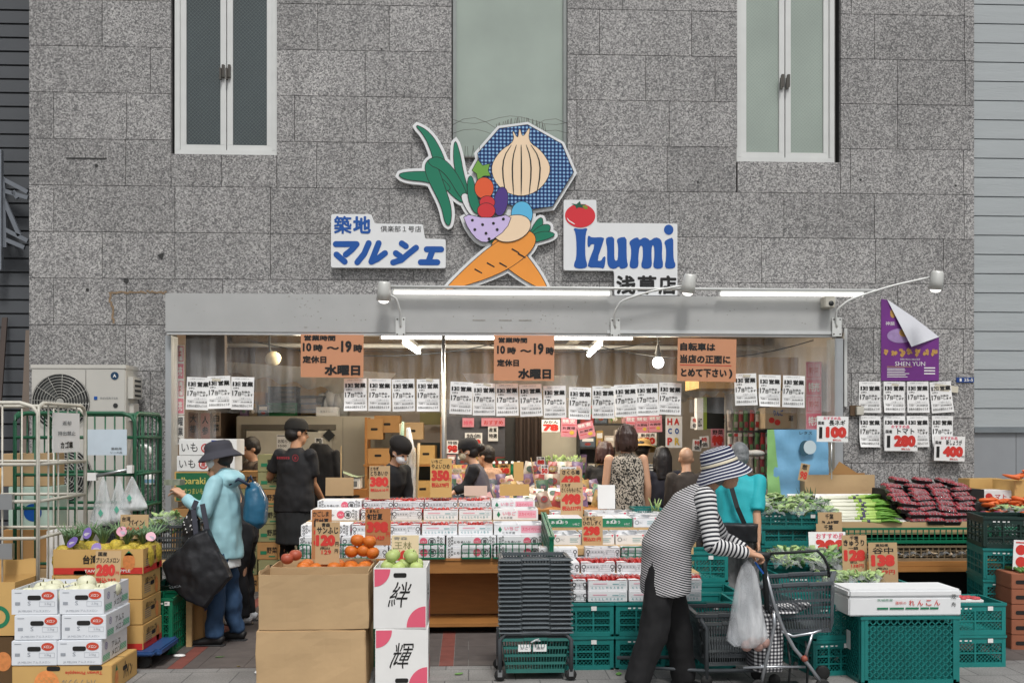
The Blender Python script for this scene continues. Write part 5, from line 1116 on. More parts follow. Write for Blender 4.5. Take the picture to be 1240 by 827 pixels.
def print_circle(m, w, h):
 m.disc(w * .12, h * .55, h * .36, h * .36, -.002, 1, 20); m.text('いちご', w * .12, h * .55, h * .5, h * .18, -.003, 6, .03); m.ring(w * .27, h * .55, h * .36, .005, -.002, 2); m.text('苺', w * .27, h * .55, h * .4, h * .4, -.003, 2, .02); m.text('とちあいか', -w * .18, h * .5, w * .34, h * .22, -.002, 2, .02)
 for sx in (-1, 1):
  for k in range(3): m.ring(sx * w * .44, h * (.2 + .3 * k), h * .12, .004, -.002, 2, 10); m.ring(sx * w * .385, h * (.34 + .3 * k), h * .1, .004, -.002, 2, 10)
def print_line(m, w, h):
 m.frame(-w * .36, w * .02, h * .16, h * .72, .0013, -.002, 3); m.frame(w * .04, w * .36, h * .16, h * .56, .0013, -.002, 3); m.quad(-w * .36, w * .02, h * .42, h * .435, -.002, 3); m.quad(w * .04, w * .36, h * .36, h * .375, -.002, 3)
 for i in range(4): m.text('規格', -w * .3 + i * w * .09, h * .57, w * .06, h * .16, -.0025, 3, .02)
 m.text('いばらキッス', w * .2, h * .72, w * .26, h * .16, -.0025, 3, .02); m.text('2L', w * .12, h * .46, w * .05, h * .14, -.0025, 3, .02)
 for sx in (-1, 1): m.ring(sx * w * .43, h * .6, h * .2, .005, -.002, 2, 12); m.ring(sx * w * .43, h * .25, h * .12, .004, -.002, 2, 10)
def print_pink(m, w, h):
 m.quad(w * .05, w * .46, h * .2, h * .88, -.002, 4); m.text('スカイベリー', w * .25, h * .55, w * .36, h * .34, -.003, 1, .03); m.text('いちご', -w * .14, h * .62, w * .3, h * .36, -.002, 4, .07); m.poly([(-w * .42, h * .5), (-w * .38, h * .82), (-w * .34, h * .5), (-w * .38, h * .24)], -.002, 5); m.text('とちぎ産', -w * .2, h * .22, w * .26, h * .2, -.002, 3, .02)
def print_green(m, w, h):
 m.quad(-w * .495, w * .495, .004, h - .004, -.002, 5); m.text('あまおう', -w * .12, h * .55, w * .45, h * .34, -.004, 6, .03); m.text('いちご', w * .33, h * .36, w * .18, h * .24, -.004, 6, .03); m.ring(-w * .1, h * .62, h * .22, .004, -.005, 6)
def print_pale(m, w, h):
 m.ring(-w * .36, h * .5, h * .22, .004, -.002, 3, 14); m.text('いちご', -w * .2, h * .5, w * .18, h * .24, -.002, 3, .0); m.quad(w * .08, w * .4, h * .58, h * .64, -.002, 0); m.quad(w * .08, w * .34, h * .42, h * .47, -.002, 0); m.quad(w * .08, w * .38, h * .26, h * .31, -.002, 0); m.poly([(-w * .48, h), (-w * .4, h), (-w * .44, h * .75)], -.002, 1); m.poly([(w * .48, h), (w * .4, h), (w * .44, h * .75)], -.002, 1)
PR = dict(blue=print_blue, circle=print_circle, line=print_line, pink=print_pink, green=print_green, pale=print_pale)
def berry_mk():
 t = thing('strawberry_pack', '', 'strawberries'); m = MB(); r = random.Random(8)
 for i in range(4):
  for j in range(4): m.ell((-.055 + i * .036, -.05 + j * .034, .022 + r.uniform(-.004, .006)), (.019, .018, .02), None, 8)
 m.build('berries', BERRY, t); m = MB(); m.bb(-.078, .078, -.075, .075, 0, .004); m.sheet(lambda u, v: ((u - .5) * .156, (v - .5) * .15, .044 + .004 * math.sin(u * 9 + v * 7)), 6, 6); m.build('film', PACKF, t); return t
bmk = Maker(berry_mk)
_sc = {}
def scarton(style, label, loc, w=.385, d=.3, h=.083, open_=True, rz=0, group='strawberry cartons', packs=None, packs_label=''):
 k = (style, round(w, 3), round(d, 3), round(h, 3), open_)
 if k not in _sc:
  t = thing('strawberry_carton', '', 'carton'); m = MB(); q = .004
  if open_:
   m.bb(-w / 2, w / 2, -d / 2, d / 2, 0, q); m.bb(-w / 2, w / 2, -d / 2, -d / 2 + q, q, h * .94); m.bb(-w / 2, w / 2, d / 2 - q, d / 2, q, h)
   for sx in (-1, 1): m.bb(sx * (w / 2 - q), sx * w / 2, -d / 2 + q, d / 2 - q, q, h)
   m.build('body', SW, t)
   m = MB(); m.bb(-.002, .002, -d / 2 + q, d / 2 - q, q, h * .9); m.build('divider', SW, t)
   for sx in (-1, 1):   # corner tabs folded over
    for sy in (-1, 1): m = MB(); m.add([(sx * w / 2, sy * d / 2, h + .001), (sx * (w / 2 - .075), sy * (d / 2 - .0), h + .001), (sx * (w / 2 - .045), sy * (d / 2 - .05), h + .004), (sx * (w / 2 - .0), sy * (d / 2 - .06), h + .001)], [(0, 1, 2, 3)]); m.build('corner_tab', SW, t)
  else:
   m.bb(-w / 2, w / 2, -d / 2, d / 2, 0, h); m.build('body', SW, t, bevel=.003); m = MB(); m.bb(-.0015, .0015, -d / 2 + .002, d / 2 - .002, h - .001, h + .0012); m.bb(-w / 2 + .01, -w / 2 + .05, -.04, .04, h, h + .0015); m.build('lid_seam', INS, t)
  m = MB(); m2 = MB(); PR[style](m, w, h); m2.add([(x, y - d / 2, z) for x, y, z in m.v], m.f); m2.m = m.m; m2.build('printing', INKS, t); m = MB(); m.quad(-d * .4, d * .4, h * .3, h * .6, -.0015, 0, side(w)); m.build('side_print', [PALEP if style in ('pink', 'circle', 'line') else CYANI], t)
  _sc[k] = t; o = t
 else: o = dup(_sc[k], loc)
 o.location = loc; o.rotation_euler = (0, 0, rz); o['label'] = label; o['group'] = group
 if packs:
  for sx in (-1, 1): bmk.put((loc[0] + sx * w / 4, loc[1] - (.04 if packs == 1 else -.04), loc[2] + .012 + h * .45), rnd.uniform(-.1, .1), f'{("left", "right")[sx > 0]} strawberry pack, {packs_label}', 'strawberry packs')
 return o
TY = -1.86; tx0, tx1 = X(352, TY), X(664, TY); tz = .59
t = thing('display_table', 'brown wooden display table with an open shelf under the strawberry cartons', 'table', ((tx0 + tx1) / 2, TY + .55, 0)); w = tx1 - tx0
m = MB(); m.bb(-w / 2, w / 2, -.55, .55, tz - .018, tz); m.bb(-w / 2 + .01, w / 2 - .01, -.543, -.52, tz - .115, tz - .0185); m.build('tabletop', WOOD, t, bevel=.002)
m = MB(); m.bb(-w / 2 + .02, w / 2 - .02, -.2, -.18, .1, tz - .02); m.bb(-w / 2 + .02, w / 2 - .02, -.54, .5, .06, .085); m.build('shelf', WOOD, t)
for sx in (-1, 1): m = MB(); m.bb(sx * (w / 2 - .03), sx * w / 2, -.5, .5, .0, tz - .02); m.build('side_board', WOOD, t)
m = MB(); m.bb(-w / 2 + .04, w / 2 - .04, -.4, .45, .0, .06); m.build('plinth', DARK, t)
t = thing('display_step', 'pale wooden stepped board carrying the back rows of strawberry cartons', 'display stand', ((tx0 + tx1) / 2, 0, 0)); m = MB(); m.bb(-w / 2 + .05, w / 2 - .05, TY + .42, TY + .78, tz + .001, .843); m.bb(-w / 2 + .05, w / 2 - .05, TY + .785, -.72, tz + .001, .90); m.build('steps', WOODP, t)
def row(style_px, Y, z, h, rowname, d=.3, open_default=True, packs=None):
 for i, e in enumerate(style_px):
  st, a, b = e[:3]; op = e[3] if len(e) > 3 else open_default; xa, xb = X(a, Y), X(b, Y)
  pk = packs if (op and st in ('blue', 'line')) else None
  scarton(st, f'white strawberry carton, {ORD[i]} from the left, {rowname}', ((xa + xb) / 2, Y + d / 2, z), xb - xa - .005, d, h, op, rnd.uniform(-.012, .012), packs=pk, packs_label=f'{ORD[i]} carton from the left, {rowname}')
rA = [('circle', 362, 412, 0), ('line', 413, 470, 0), ('circle', 471, 539, 0), ('circle', 540, 601, 0), ('circle', 602, 661, 0)]
row(rA, TY + .02, tz + .001, .083, 'lowest row of the middle table'); row(rA, TY + .035, tz + .085, .083, 'second lowest row of the middle table')
rB = [('circle', 364, 424, 0), ('line', 426, 470), ('line', 472, 509), ('blue', 511, 554), ('blue', 555, 597), ('pink', 598, 658, 1)]
row(rB, TY + .12, tz + .17, .085, 'third row up on the middle table', packs=1)
rC = [('circle', 376, 435, 0), ('line', 437, 474), ('line', 475, 511), ('blue', 513, 555), ('blue', 556, 596), ('pink', 597, 652, 1)]
row(rC, TY + .5, .846, .088, 'fourth row up on the middle table', packs=1)
rD = [('circle', 384, 438, 0), ('line', 440, 476), ('line', 477, 513), ('line', 514, 554), ('line', 555, 594), ('pink', 595, 648, 1)]
row(rD, TY + .82, .903, .085, 'backmost row on the middle table', packs=2)
def fence_piece(label, pxa, pxb, Y, z, h=.115, loops=False, mt=None, grp='green fence strips'):
 xa, xb = X(pxa, Y), X(pxb, Y); t = thing('plastic_fence', label, 'fence', ((xa + xb) / 2, Y, z), 0, grp); w = xb - xa; m = MB(); n = max(3, int(w / .045))
 m.tube([(-w / 2, 0, .005), (-w / 2, 0, h - .01), (-w / 2 + .012, 0, h), (w / 2 - .012, 0, h), (w / 2, 0, h - .01), (w / 2, 0, .005)], .006, 6); m.bb(-w / 2, w / 2, -.008, .008, 0, .012)
 for i in range(1, n): x = -w / 2 + w * i / n; m.bb(x - .004, x + .004, -.004, .004, .012, h - .005)
 for z_ in (.4,): m.bb(-w / 2, w / 2, -.002, .002, h * z_ - .003, h * z_ + .003)
 if loops:
  for i in range(n): m.ring(-w / 2 + w * (i + .5) / n, h * .72, w / n * .5, .006, -.004, 0, 12)
 m.build('bars', mt or GREENP, t); return t
for i, (a, b) in enumerate(((362, 376), (408, 452), (504, 539), (559, 594), (597, 660))): fence_piece(f'green plastic fence strip in front of the strawberry cartons, {ORD[i]} from the left', a, b, TY - .012, tz)
# ---- right strawberry slope on teal crates
ys, zs_ = -3.05, .22
k = 0
for c, (pa) in enumerate((651, 745, 800)):
 xa = X(pa, ys); 
 for r_ in range(2): crate(f'teal crate under the right strawberry cartons, {("lower", "upper")[r_]} one in the {("left", "middle", "right")[c]} stack', (xa + .255, ys + .19, r_ * .222), 0, .5, .37, .22, group='teal crates under the strawberries')
for c, pa in enumerate((662, 745, 808)):
 for r_ in range(2): crate(f'teal crate in the second rank, {("lower", "upper")[r_]} one in the {("left", "middle", "right")[c]} stack', (X(pa, -2.6) + .25, -2.45, r_ * .222), 0, .5, .37, .22, group='teal crates under the strawberries')
for c, pa in enumerate((662, 740, 800)):
 for r_ in range(3): crate(f'teal crate in the back rank, {ORD[r_]} from the ground in the {("left", "middle", "right")[c]} stack', (X(pa, -2.1) + .25, -1.98, r_ * .222), 0, .5, .37, .22, group='teal crates under the strawberries')
def rowR(lst, Y, z, h, name, d=.33, packs=None): row(lst, Y, z, h, name, d, True, packs)
rowR([('line', 694, 710, 0), ('blue', 712, 760, 0), ('blue', 761, 810, 0), ('blue', 811, 850, 0)], ys + .03, .444, .07, 'lowest row on the right teal crates', packs=None)
rowR([('line', 694, 710), ('blue', 712, 760), ('blue', 761, 810), ('blue', 811, 850)], ys + .045, .516, .07, 'second row on the right teal crates', packs=1)
rowR([('line', 660, 702, 0), ('line', 704, 745), ('line', 747, 790), ('line', 792, 832)], -2.68, .587, .075, 'third row of the right slope', packs=1)
m = MB(); m.bb(X(662, -2.5), X(840, -2.5), -2.67, -2.3, .5, .586); tag(m.build('support_board', WOODP), 'pale board under the third row of the right strawberry slope', 'board')
m = MB(); m.bb(X(662, -2.3), X(840, -2.3), -2.295, -1.8, .667, .715); tag(m.build('support_board', WOODP), 'pale board under the fourth row of the right strawberry slope', 'board')
rowR([('line', 652.6, 700, 0), ('line', 709, 751), ('pale', 753, 790), ('pale', 792, 830)], -2.42, .664, .07, 'fourth row of the right slope', .13, packs=None)
fence_piece('green plastic fence strip on the right strawberry slope', 752, 778, -2.44, .664, .075)
rowR([('pale', 670, 704), ('pale', 706, 744), ('pale', 745, 781), ('pale', 782, 822)], -2.05, .716, .075, 'fifth row of the right slope', .36, packs=1)
m = MB(); m.bb(X(662, -1.6), X(840, -1.6), -1.685, -1.0, .4, .81); tag(m.build('support_board', WOODP), 'pale wooden block under the green topped strawberry cartons', 'display stand')
rowR([('green', 660, 706, 0), ('green', 728, 766, 0), ('pale', 767, 796), ('pale', 797, 832)], -1.68, .812, .075, 'green and white row of the right slope', .34)
rowR([('pale', 668, 704), ('pale', 712, 760), ('blue', 762, 800)], -1.3, .82, .08, 'backmost row of the right slope', .3)
t = thing('plastic_crate', 'upright green plastic crate side between the two strawberry displays', 'crate', (X(660, -1.95), -2.15, .69)); crate_mesh(.03, .8, .2, 'vert').build('body', GREENP, t); t.rotation_euler = (R(8), 0, 0)
crate('teal crate end with a green sprout behind the strawberries by the striped woman', (X(782, -1.0), -1.0, .8), 0, .24, .3, .12, 'vert')
m = MB(); r5 = random.Random(9)
for i in range(10): a = Vector((r5.uniform(-.04, .04), 0, 0)); b = a + Vector((r5.uniform(-.06, .06), r5.uniform(-.03, .03), r5.uniform(.05, .12))); m.loft([(a, .008, .002), (a.lerp(b, .6), .025, .004), (b, .004, .002)], 5)
tag(m.build('leaf_sprout', LEAFP, loc=(X(795, -1.2), -1.2, .9)), 'pale green leafy sprout sticking up behind the strawberries', 'vegetables')
# ---- price cards of the middle
price_card('dark brown card with the price 380 partly hidden behind the apple card', 377, 617, 401, 682, -2.35, [('かごしま', .05, .03, .8, .1, 0, .03), ('紅甘夏', .1, .16, .75, .17, 0, .04), ('380', .1, .38, .8, .28, 1, .08)], mat('reddish_card', '#b0764a', .75, var=.08), lean=R(-5))
price_card('tan card for red apples with the price 120 standing in the orange box', 381.5, 632, 411, 683, -2.98, [('青森', .25, .02, .35, .1, 0, .04), ('サンふじ', .06, .12, .88, .16, 0, .04), ('120', .02, .3, .8, .27, 1, .1), ('円', .82, .47, .14, .1, 0, .03), ('(税込)', .2, .58, .4, .08, 0, .03), ('129', .26, .66, .4, .1, 1, .03), ('円', .8, .64, .14, .09, 0, .03)], CARD, lean=R(-5))
price_card('reddish brown card with the price 398 behind the oranges', 442, 616, 473, 660, -2.6, [('くまもと', .04, .02, .5, .09, 0, .04), ('旬甘夏', .06, .13, .62, .17, 0, .04), ('398', .06, .35, .84, .3, 1, .1), ('税込429', .06, .72, .7, .14, 1, .05), ('円', .82, .64, .14, .12, 1, .03)], mat('reddish_card', '#b0764a'), lean=R(-5))
price_card('pale card with the price 500 standing behind the green apples', 474, 648, 507, 680, -3.1, [('青森', .08, .06, .5, .12, 4, .0), ('王林', .1, .24, .64, .28, 3, .01), ('500', .08, .56, .74, .44, 1, .09)], mat('pale_card', '#dcc9a4', .7, var=.05), lean=R(-5), inks=[INK, RED, PINK, mat('olive_ink', '#7d7a52', .6), GREYI])
price_card('tan card marked 380 behind the strawberries near the masked staff woman', 447, 564, 472, 604, -.98, std(None, 'とちあいか', '380', '410') + [('とちぎ', .06, .03, .4, .1, 0, .04)], CARD, lean=R(-4))
price_card('tan card marked 350 behind the strawberries near the grey vest', 521, 555, 547, 602, -.98, [('いちご', .06, .03, .5, .09, 0, .03), ('やよいひめ', .05, .14, .86, .13, 0, .03), ('350', .05, .3, .84, .28, 1, .1), ('円', .84, .5, .12, .1, 1, .03), ('税込378円', .06, .62, .8, .12, 1, .05)], CARDY, lean=R(-4))
price_card('tan card with the price 428 behind the card marked 498', 678, 568, 705, 590, -1.15, [('さくら苺', .1, .05, .8, .25, 0, .04), ('428', .06, .35, .85, .55, 1, .1)], CARD, lean=R(-4))
price_card('tan card with the price 498 standing on the right strawberry slope', 679, 584, 706, 627, -1.36, [('とちぎ', .05, .03, .4, .1, 0, .03), ('さくらももいちご', .04, .14, .9, .14, 0, .03), ('498', .04, .32, .86, .3, 1, .1), ('税込537円', .06, .66, .84, .13, 1, .05)], CARD, lean=R(-4))
price_card('tan card with the price 298 and red writing on the right strawberry slope', 705, 625, 730, 664, -2.1, [('くまもと', .06, .03, .6, .1, 0, .03), ('ひのしずく', .04, .14, .88, .14, 0, .03), ('298', .06, .31, .8, .28, 1, .1), ('税込321円', .06, .64, .84, .13, 1, .05)], CARD, lean=R(-4))
price_card('blank white card behind the right strawberry slope', 724, 587, 745, 616, -1.2, [], PAPER, lean=R(-4))
# ---- brown cartons with oranges, white brush-letter cartons with green apples
def dent(m, M, w, h): pass
yf = -3.5
def bigbox(label, pxa, pxb, z, h, Y, d, open_=False, flaps=(), rz=0):
 xa, xb = X(pxa, Y), X(pxb, Y); return carton('brown_carton', label, xb - xa, d, h, CARD, ((xa + xb) / 2, Y + d / 2, z), rz, open_, flaps, bev=.006, wavy=1)
bigbox('large plain brown carton on the ground, bottom of the front stack', 310, 443, 0, .365, yf, .33)
bigbox('large plain brown open carton on top of the front stack', 313, 446, .368, .335, yf + .01, .33, True, [('r', .02, 6), ('l', .02, 10)])
bigbox('large brown carton behind the front stack, lower of two', 326, 448, 0, .36, -3.13, .4); bigbox('large brown open carton behind the front stack that holds the oranges', 328, 449, .362, .34, -3.12, .4, True)
ORG = mat('orange_peel', '#cf6f22', .5, var=.12, scale=30, bump=.25, bscale=160); omk = fruit_maker('orange', 'orange', .047, ORG, .9, None, lump=.02)
m = MB(); m.bb(X(332, -3), X(446, -3), -3.08, -2.76, .6, .655); tag(m.build('packing_sheet', CARD2), 'brown packing sheet under the oranges', 'cardboard')
heap(omk, 60, (X(332, -3) + X(446, -3)) / 2 + .08, -2.93, .635, .5, .28, .044, .09, 'orange', 'in the brown carton behind the front stack', 'oranges', 4)
ox = X(448, -2.95); q = 0
for dx, dz in ((-.11, .03), (-.03, .035), (-.07, .105), (.03, .02), (.01, .095)): omk.put((ox + dx - .02, -2.88, .70 + dz), q, f'orange in the raised heap beside the green apples, {ORD[q]} of the top ones', 'oranges'); q += 1
APR = mat('red_apple', '#b0573f', .5, var=.25, scale=8); amk = fruit_maker('red_apple', 'apple', .043, APR, .88, STEMM)
for i in range(2): amk.put((X(352 + i * 9, -2.85), -2.98 + .03 * i, .70 + .02 * (i % 2)), i, f'red apple at the left end of the orange carton, {ORD[i]} from the left', 'red apples')
def kizuna(ch):
 def fn(m, M, w, h):
  n = 14; r_ = w * .3
  m.poly([(-w / 2 + .005, h - .008)] + [(-w / 2 + .005 + r_ * math.sin(math.pi / 2 * k / n), h - .008 - r_ * 1.1 * math.cos(math.pi / 2 * k / n)) for k in range(n + 1)], -.002, 3, M)
  r_ = w * .36
  m.poly([(w / 2 - .005, .008)] + [(w / 2 - .005 - r_ * math.sin(math.pi / 2 * k / n), .008 + r_ * 1.1 * math.cos(math.pi / 2 * k / n)) for k in range(n + 1)], -.002, 3, M)
  brush(m, M, ch, w, h)
 return fn
def brush(m, M, ch, w, h):
 vs, fs = glyphs(ch, .012); x0 = min(v[0] for v in vs); x1 = max(v[0] for v in vs); y0 = min(v[1] for v in vs); y1 = max(v[1] for v in vs); s_ = h * .42 / (y1 - y0); out = []
 for a, b, _k in vs: z = (b - (y0 + y1) / 2) * s_; x = (a - (x0 + x1) / 2) * s_ * .72; out.append((x + .22 * z + .008 * math.sin(z * 40), -.002, h * .56 + z))
 m.add(out, fs, 0, M)
def kside(m, M, w, h): n = 10; r_ = w * .36; m.poly([(w / 2 - .005, .008)] + [(w / 2 - .005 - r_ * math.sin(math.pi / 2 * k / n), .008 + r_ * 1.1 * math.cos(math.pi / 2 * k / n)) for k in range(n + 1)], -.002, 3, M); m.text('絆', -.02, h * .55, w * .3, h * .3, -.002, 0, .01, M)
xa, xb = X(453, yf), X(517, yf); kw = xb - xa
carton('white_carton', 'white carton with pink corner quarters and brush lettering, lower of two', kw, .35, .37, WHITE, ((xa + xb) / 2 + .004, yf + .175, 0), R(1), front=kizuna('輝'), right=kside, inks=INKP, hole=[(FR(.35), 0, .055)]); carton('white_carton', 'white carton with pink corner quarters full of green apples, upper of two', kw, .35, .37, WHITE, ((xa + xb) / 2, yf + .175, .372), R(-1), True, front=kizuna('絆'), right=kside, inks=INKP, hole=[(FR(.35), 0, .325)])
APG = mat('green_apple', '#b3c479', .48, var=.2, scale=14); gmk = fruit_maker('green_apple', 'apple', .043, APG, .9, STEMM)
heap(gmk, 40, (xa + xb) / 2 + .0, yf + .17, .695, .27, .26, .043, .12, 'green apple', 'in the upper white carton', 'green apples', 7)
m = MB(); m.bb(xa + .02, xb - .02, yf + .03, yf + .32, .67, .692); tag(m.build('packing_sheet', PAPER), 'white packing sheet under the green apples', 'paper')
crate('dark green crate standing behind the brown and white front cartons', (X(455, -2.75), -2.75, 0), 0, .4, .3, .3, 'win', GREENP)
# ---- stack of grey baskets on a cart
yb_ = -3.33; bx_ = (X(603, yb_) + X(694, yb_)) / 2
t = thing('basket_cart', 'low wheeled cart under the stack of grey baskets', 'cart', (bx_, yb_ + .17, 0)); m = MB()
for sx in (-1, 1):
 m.tube([(sx * .225, -.17, .06), (sx * .225, -.17, .26), (sx * .19, -.17, .3), (0, -.17, .3)], .014, 8); m.tube([(sx * .225, -.17, .08), (sx * .225, .17, .08)], .012, 8); m.tube([(sx * .225, .17, .06), (sx * .225, .17, .28)], .014, 8)
m.bb(-.22, .22, -.16, .16, .262, .276); m.build('frame', GREYP, t)
for sx in (-1, 1):
 for sy in (-1, 1): m = MB(); m.lathe([(.0, -.012), (.032, -.012), (.036, -.006), (.036, .006), (.032, .012), (.0, .012)], 16, M=Matrix.Translation((sx * .225, sy * .16, .037)) @ Matrix.Rotation(R(80), 4, 'X')); m.bb(sx * .225 - .014, sx * .225 + .014, sy * .16 - .02, sy * .16 + .02, .03, .075, 1); m.build('wheel', [RUB, STEEL], t)
t = thing('shopping_basket', 'faded green basket hung under the stack of grey baskets', 'basket', (bx_, yb_ + .15, .055)); basket_mesh(.42, .28, .215, .88, nb=4).build('body', mat('faded_green_plastic', '#2f6d66', .5, var=.15), t); m = MB(); m.quad(-.11, -.03, .13, .175, -.141); m.quad(-.015, .07, .13, .175, -.141); m.build('label_paper', PAPER, t); m = MB(); m.text('かご', -.07, .152, .05, .016, -.143); m.text('返却', .03, .152, .05, .016, -.143); m.build('lettering', GREYI, t)
STB = mat('stack_basket_grey', '#51585c', .42, var=.1, scale=9)
proto = None
for k in range(17):
 lab = f'dark grey shopping basket, {("lowest" if k == 0 else "topmost" if k == 16 else ORD[k] + " from the bottom")} of the nested stack'
 lo = (bx_ + rnd.uniform(-.004, .004), yb_ + .17 + rnd.uniform(-.004, .004), .278 + k * .0285 - .02)
 if proto is None:
  proto = thing('shopping_basket', lab, 'basket', lo, 0, 'nested grey baskets'); basket_mesh(.43, .31, .056, .93, nb=1).build('body', STB, proto)
  m = MB()
  for sy in (-1,):
   m.bb(-.085, .085, sy * .182, sy * .16, .048, .055)
   for a, b in ((-.235, -.095), (.095, .235)): m.bb(a, b, sy * .192, sy * .16, .046, .053)
  m.build('rim', mat('basket_rim_grey', '#6f777c', .35, var=.12), proto)
 else: dup(proto, lo, rnd.uniform(-.008, .008), lab)
m = MB(); r6 = random.Random(5)
for k in range(5): m.caps((0, 0, 0), (r6.uniform(-.03, .03), -.01, r6.uniform(-.03, .01)), .008, .004, 6)
tag(m.build('tied_plastic', BAGW, loc=(bx_, yb_ - .012, .262)), 'knotted scrap of white plastic tied to the basket cart', 'plastic')
# ================================================================== RIGHT SIDE
# ---- vegetable table with two fence tiers
Yt = -1.5; xl, xr = X(1000, Yt), X(1250, Yt); vz = .50
t = thing('vegetable_table', 'dark brown wooden vegetable table with a pale front board on the right', 'table', ((xl + xr) / 2, Yt + .55, 0)); w = xr - xl
m = MB(); m.bb(-w / 2, w / 2, -.55, .55, vz - .04, vz); m.bb(-w / 2 + .01, w / 2 - .01, -.556, -.535, vz - .085, vz - .041); m.build('tabletop', WOOD, t, bevel=.002)
m = MB(); m.bb(-w / 2 + .03, -w / 2 + .72, -.3, -.28, .02, vz - .05); m.disc(-w / 2 + .68, .28, .01, .01, -.304, 1, 10); m.build('cabinet_door', [mat('brown_door', '#5a3d26', .6, var=.1), STEEL], t)
m = MB(); m.bb(-w / 2 + .03, w / 2 - .03, .1, .5, 0, vz - .05); m.build('back_board', DARK, t)
for sx in (-1, 1): m = MB(); m.bb(sx * (w / 2 - .04), sx * w / 2, -.5, .5, 0, vz - .041); m.build('side_board', WOOD, t)
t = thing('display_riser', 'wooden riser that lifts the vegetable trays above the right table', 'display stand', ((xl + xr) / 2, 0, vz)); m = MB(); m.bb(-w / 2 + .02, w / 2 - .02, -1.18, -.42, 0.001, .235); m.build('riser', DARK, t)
BAM = mat('rusty_mesh', '#8d7a60', .5, .2, var=.2); 
crate('long low mesh tray with rusty loops under the green fence tray', (X(1100, -1.45), -1.33, vz + .0), 0, X(1196, Yt) - X(1012, Yt), .28, .13, 'loop', BAM, name='wire_tray')
for i in range(9): veg_pack(f'wrapped pack of roots in the rusty loop tray, {ORD[i]} from the left', (X(1022, -1.4) + i * .138, -1.38, vz + .012), 0, .13, .2, .08, mat('root_tan', '#b9a58a', .6, var=.2), 'root packs in the loop tray')
zt_ = vz + .24
crate('long green loop tray at the front edge of the leeks and tomatoes', (X(1106, -1.4), -1.28, zt_ - .09), 0, X(1199, -1.5) - X(1019, -1.5), .4, .13, 'loop', GREENP, name='produce_tray'); crate('green loop tray under the carrots at the right edge', (X(1228, -1.4) + .03, -1.28, zt_ - .09), 0, .4, .4, .13, 'loop', GREENP, name='produce_tray')
m = MB(); a_, b_ = X(1015, -1.42), X(1196, -1.42); m.bb(a_, b_, -1.43, -1.425, zt_ - .02, zt_ + .085); m.bb(a_, b_, -1.424, -.62, zt_ + .055, zt_ + .06); tag(m.build('tray_liner', CARD), 'brown cardboard liner behind the green loop tray', 'cardboard')
m = MB(); m.bb(X(1204, -1.42), X(1250, -1.42), -1.43, -1.425, zt_ - .02, zt_ + .085); m.bb(X(1204, -1.42), X(1250, -1.42), -1.424, -.62, zt_ + .055, zt_ + .06); tag(m.build('tray_liner', mat('grey_green_card', '#8aa69d', .7)), 'grey green cardboard liner in the tray under the carrots', 'cardboard')
bed0, bed1, yb0, yb1 = zt_ + .075, zt_ + .27, -1.42, -.62
m = MB(); xa_, xb_ = X(984, -1.3), X(1052, -1.3); m.add([(xa_, yb0, bed0 - .01), (xb_ + .3, yb0, bed0 - .01), (xb_ + .3, yb1, bed1), (xa_, yb1, bed1), (xa_, yb0, bed0 - .08), (xb_ + .3, yb0, bed0 - .08), (xb_ + .3, yb1, bed0 - .08), (xa_, yb1, bed0 - .08)], [(0, 1, 2, 3), (4, 7, 6, 5), (0, 4, 5, 1), (3, 2, 6, 7), (0, 3, 7, 4), (1, 5, 6, 2)]); tag(m.build('leek_bed', WHITE), 'white lined sloping box under the leeks', 'box')
LW = mat('leek_white', '#e3e3d2', .45, var=.05); LG = mat('leek_green', '#6fa43d', .5, var=.2, scale=14); LGD = mat('leek_dark_green', '#3f7a34', .5, var=.2, scale=14); BAND = mat('purple_band', '#4b4560', .5, var=.1)
def leek_mk():
 t = thing('leek', '', 'leek'); m = MB(); m.tube([(0, 0, 0), (.06, 0, .002), (.3, 0, .002)], [.009, .0105, .0125], 8); m.build('white_stem', LW, t); m = MB(); m.tube([(.3, 0, .002), (.4, 0, .002), (.46, 0, .003)], [.0127, .014, .016], 8); m.build('green_stem', mat('leek_pale_green', '#a9c76a', .5, var=.1), t)
 m = MB()
 for a, l, z in ((-.14, .15, .01), (.12, .17, .006), (.0, .19, -.004), (.3, .12, .0)): m.loft([((.45, 0, .003), .012, .009), ((.45 + l * .5, a * l * .5, .008 + z), .022, .005), ((.45 + l, a * l, z), .012, .002)], 8)
 m.build('leaves', LG, t); m = MB(); m.tube([(.345, 0, .002), (.37, 0, .002)], .0155, 10); m.tube([(.0, 0, 0), (.012, 0, .0)], .0115, 8); m.build('band', BAND, t); return t
lk = Maker(leek_mk); rl = random.Random(6); idx = 0
lwhere = ['front', 'second', 'third', 'fourth', 'fifth', 'back']
for r_ in range(6):
 n = 7 - (r_ > 3)
 for i in range(n):
  f = (r_ + .12 * i) / 6.6; y = yb0 + .03 + (yb1 - yb0) * f * .8; z = bed0 + (bed1 - bed0) * f * .8 + .012 + .016 * (i % 3); x = X(996 + rl.uniform(-4, 5) + r_ * -1.0, y)
  lk.put((x, y, z), 0, f'leek in the {lwhere[r_]} bundle of the leek bed, {ORD[i]} from the front', 'leeks in the sloping bed', (rl.uniform(-.2, .2), R(rl.uniform(-1, 1.5)), R(rl.uniform(-5, 5) - 2 + (6 if r_ > 4 else 0)))); idx += 1
t = thing('open_carton', 'brown open carton with tall flaps standing behind the leeks', 'box', (X(1016, -.5), -.48, zt_ + .2)); wv = X(1052, -.55) - X(967, -.55)
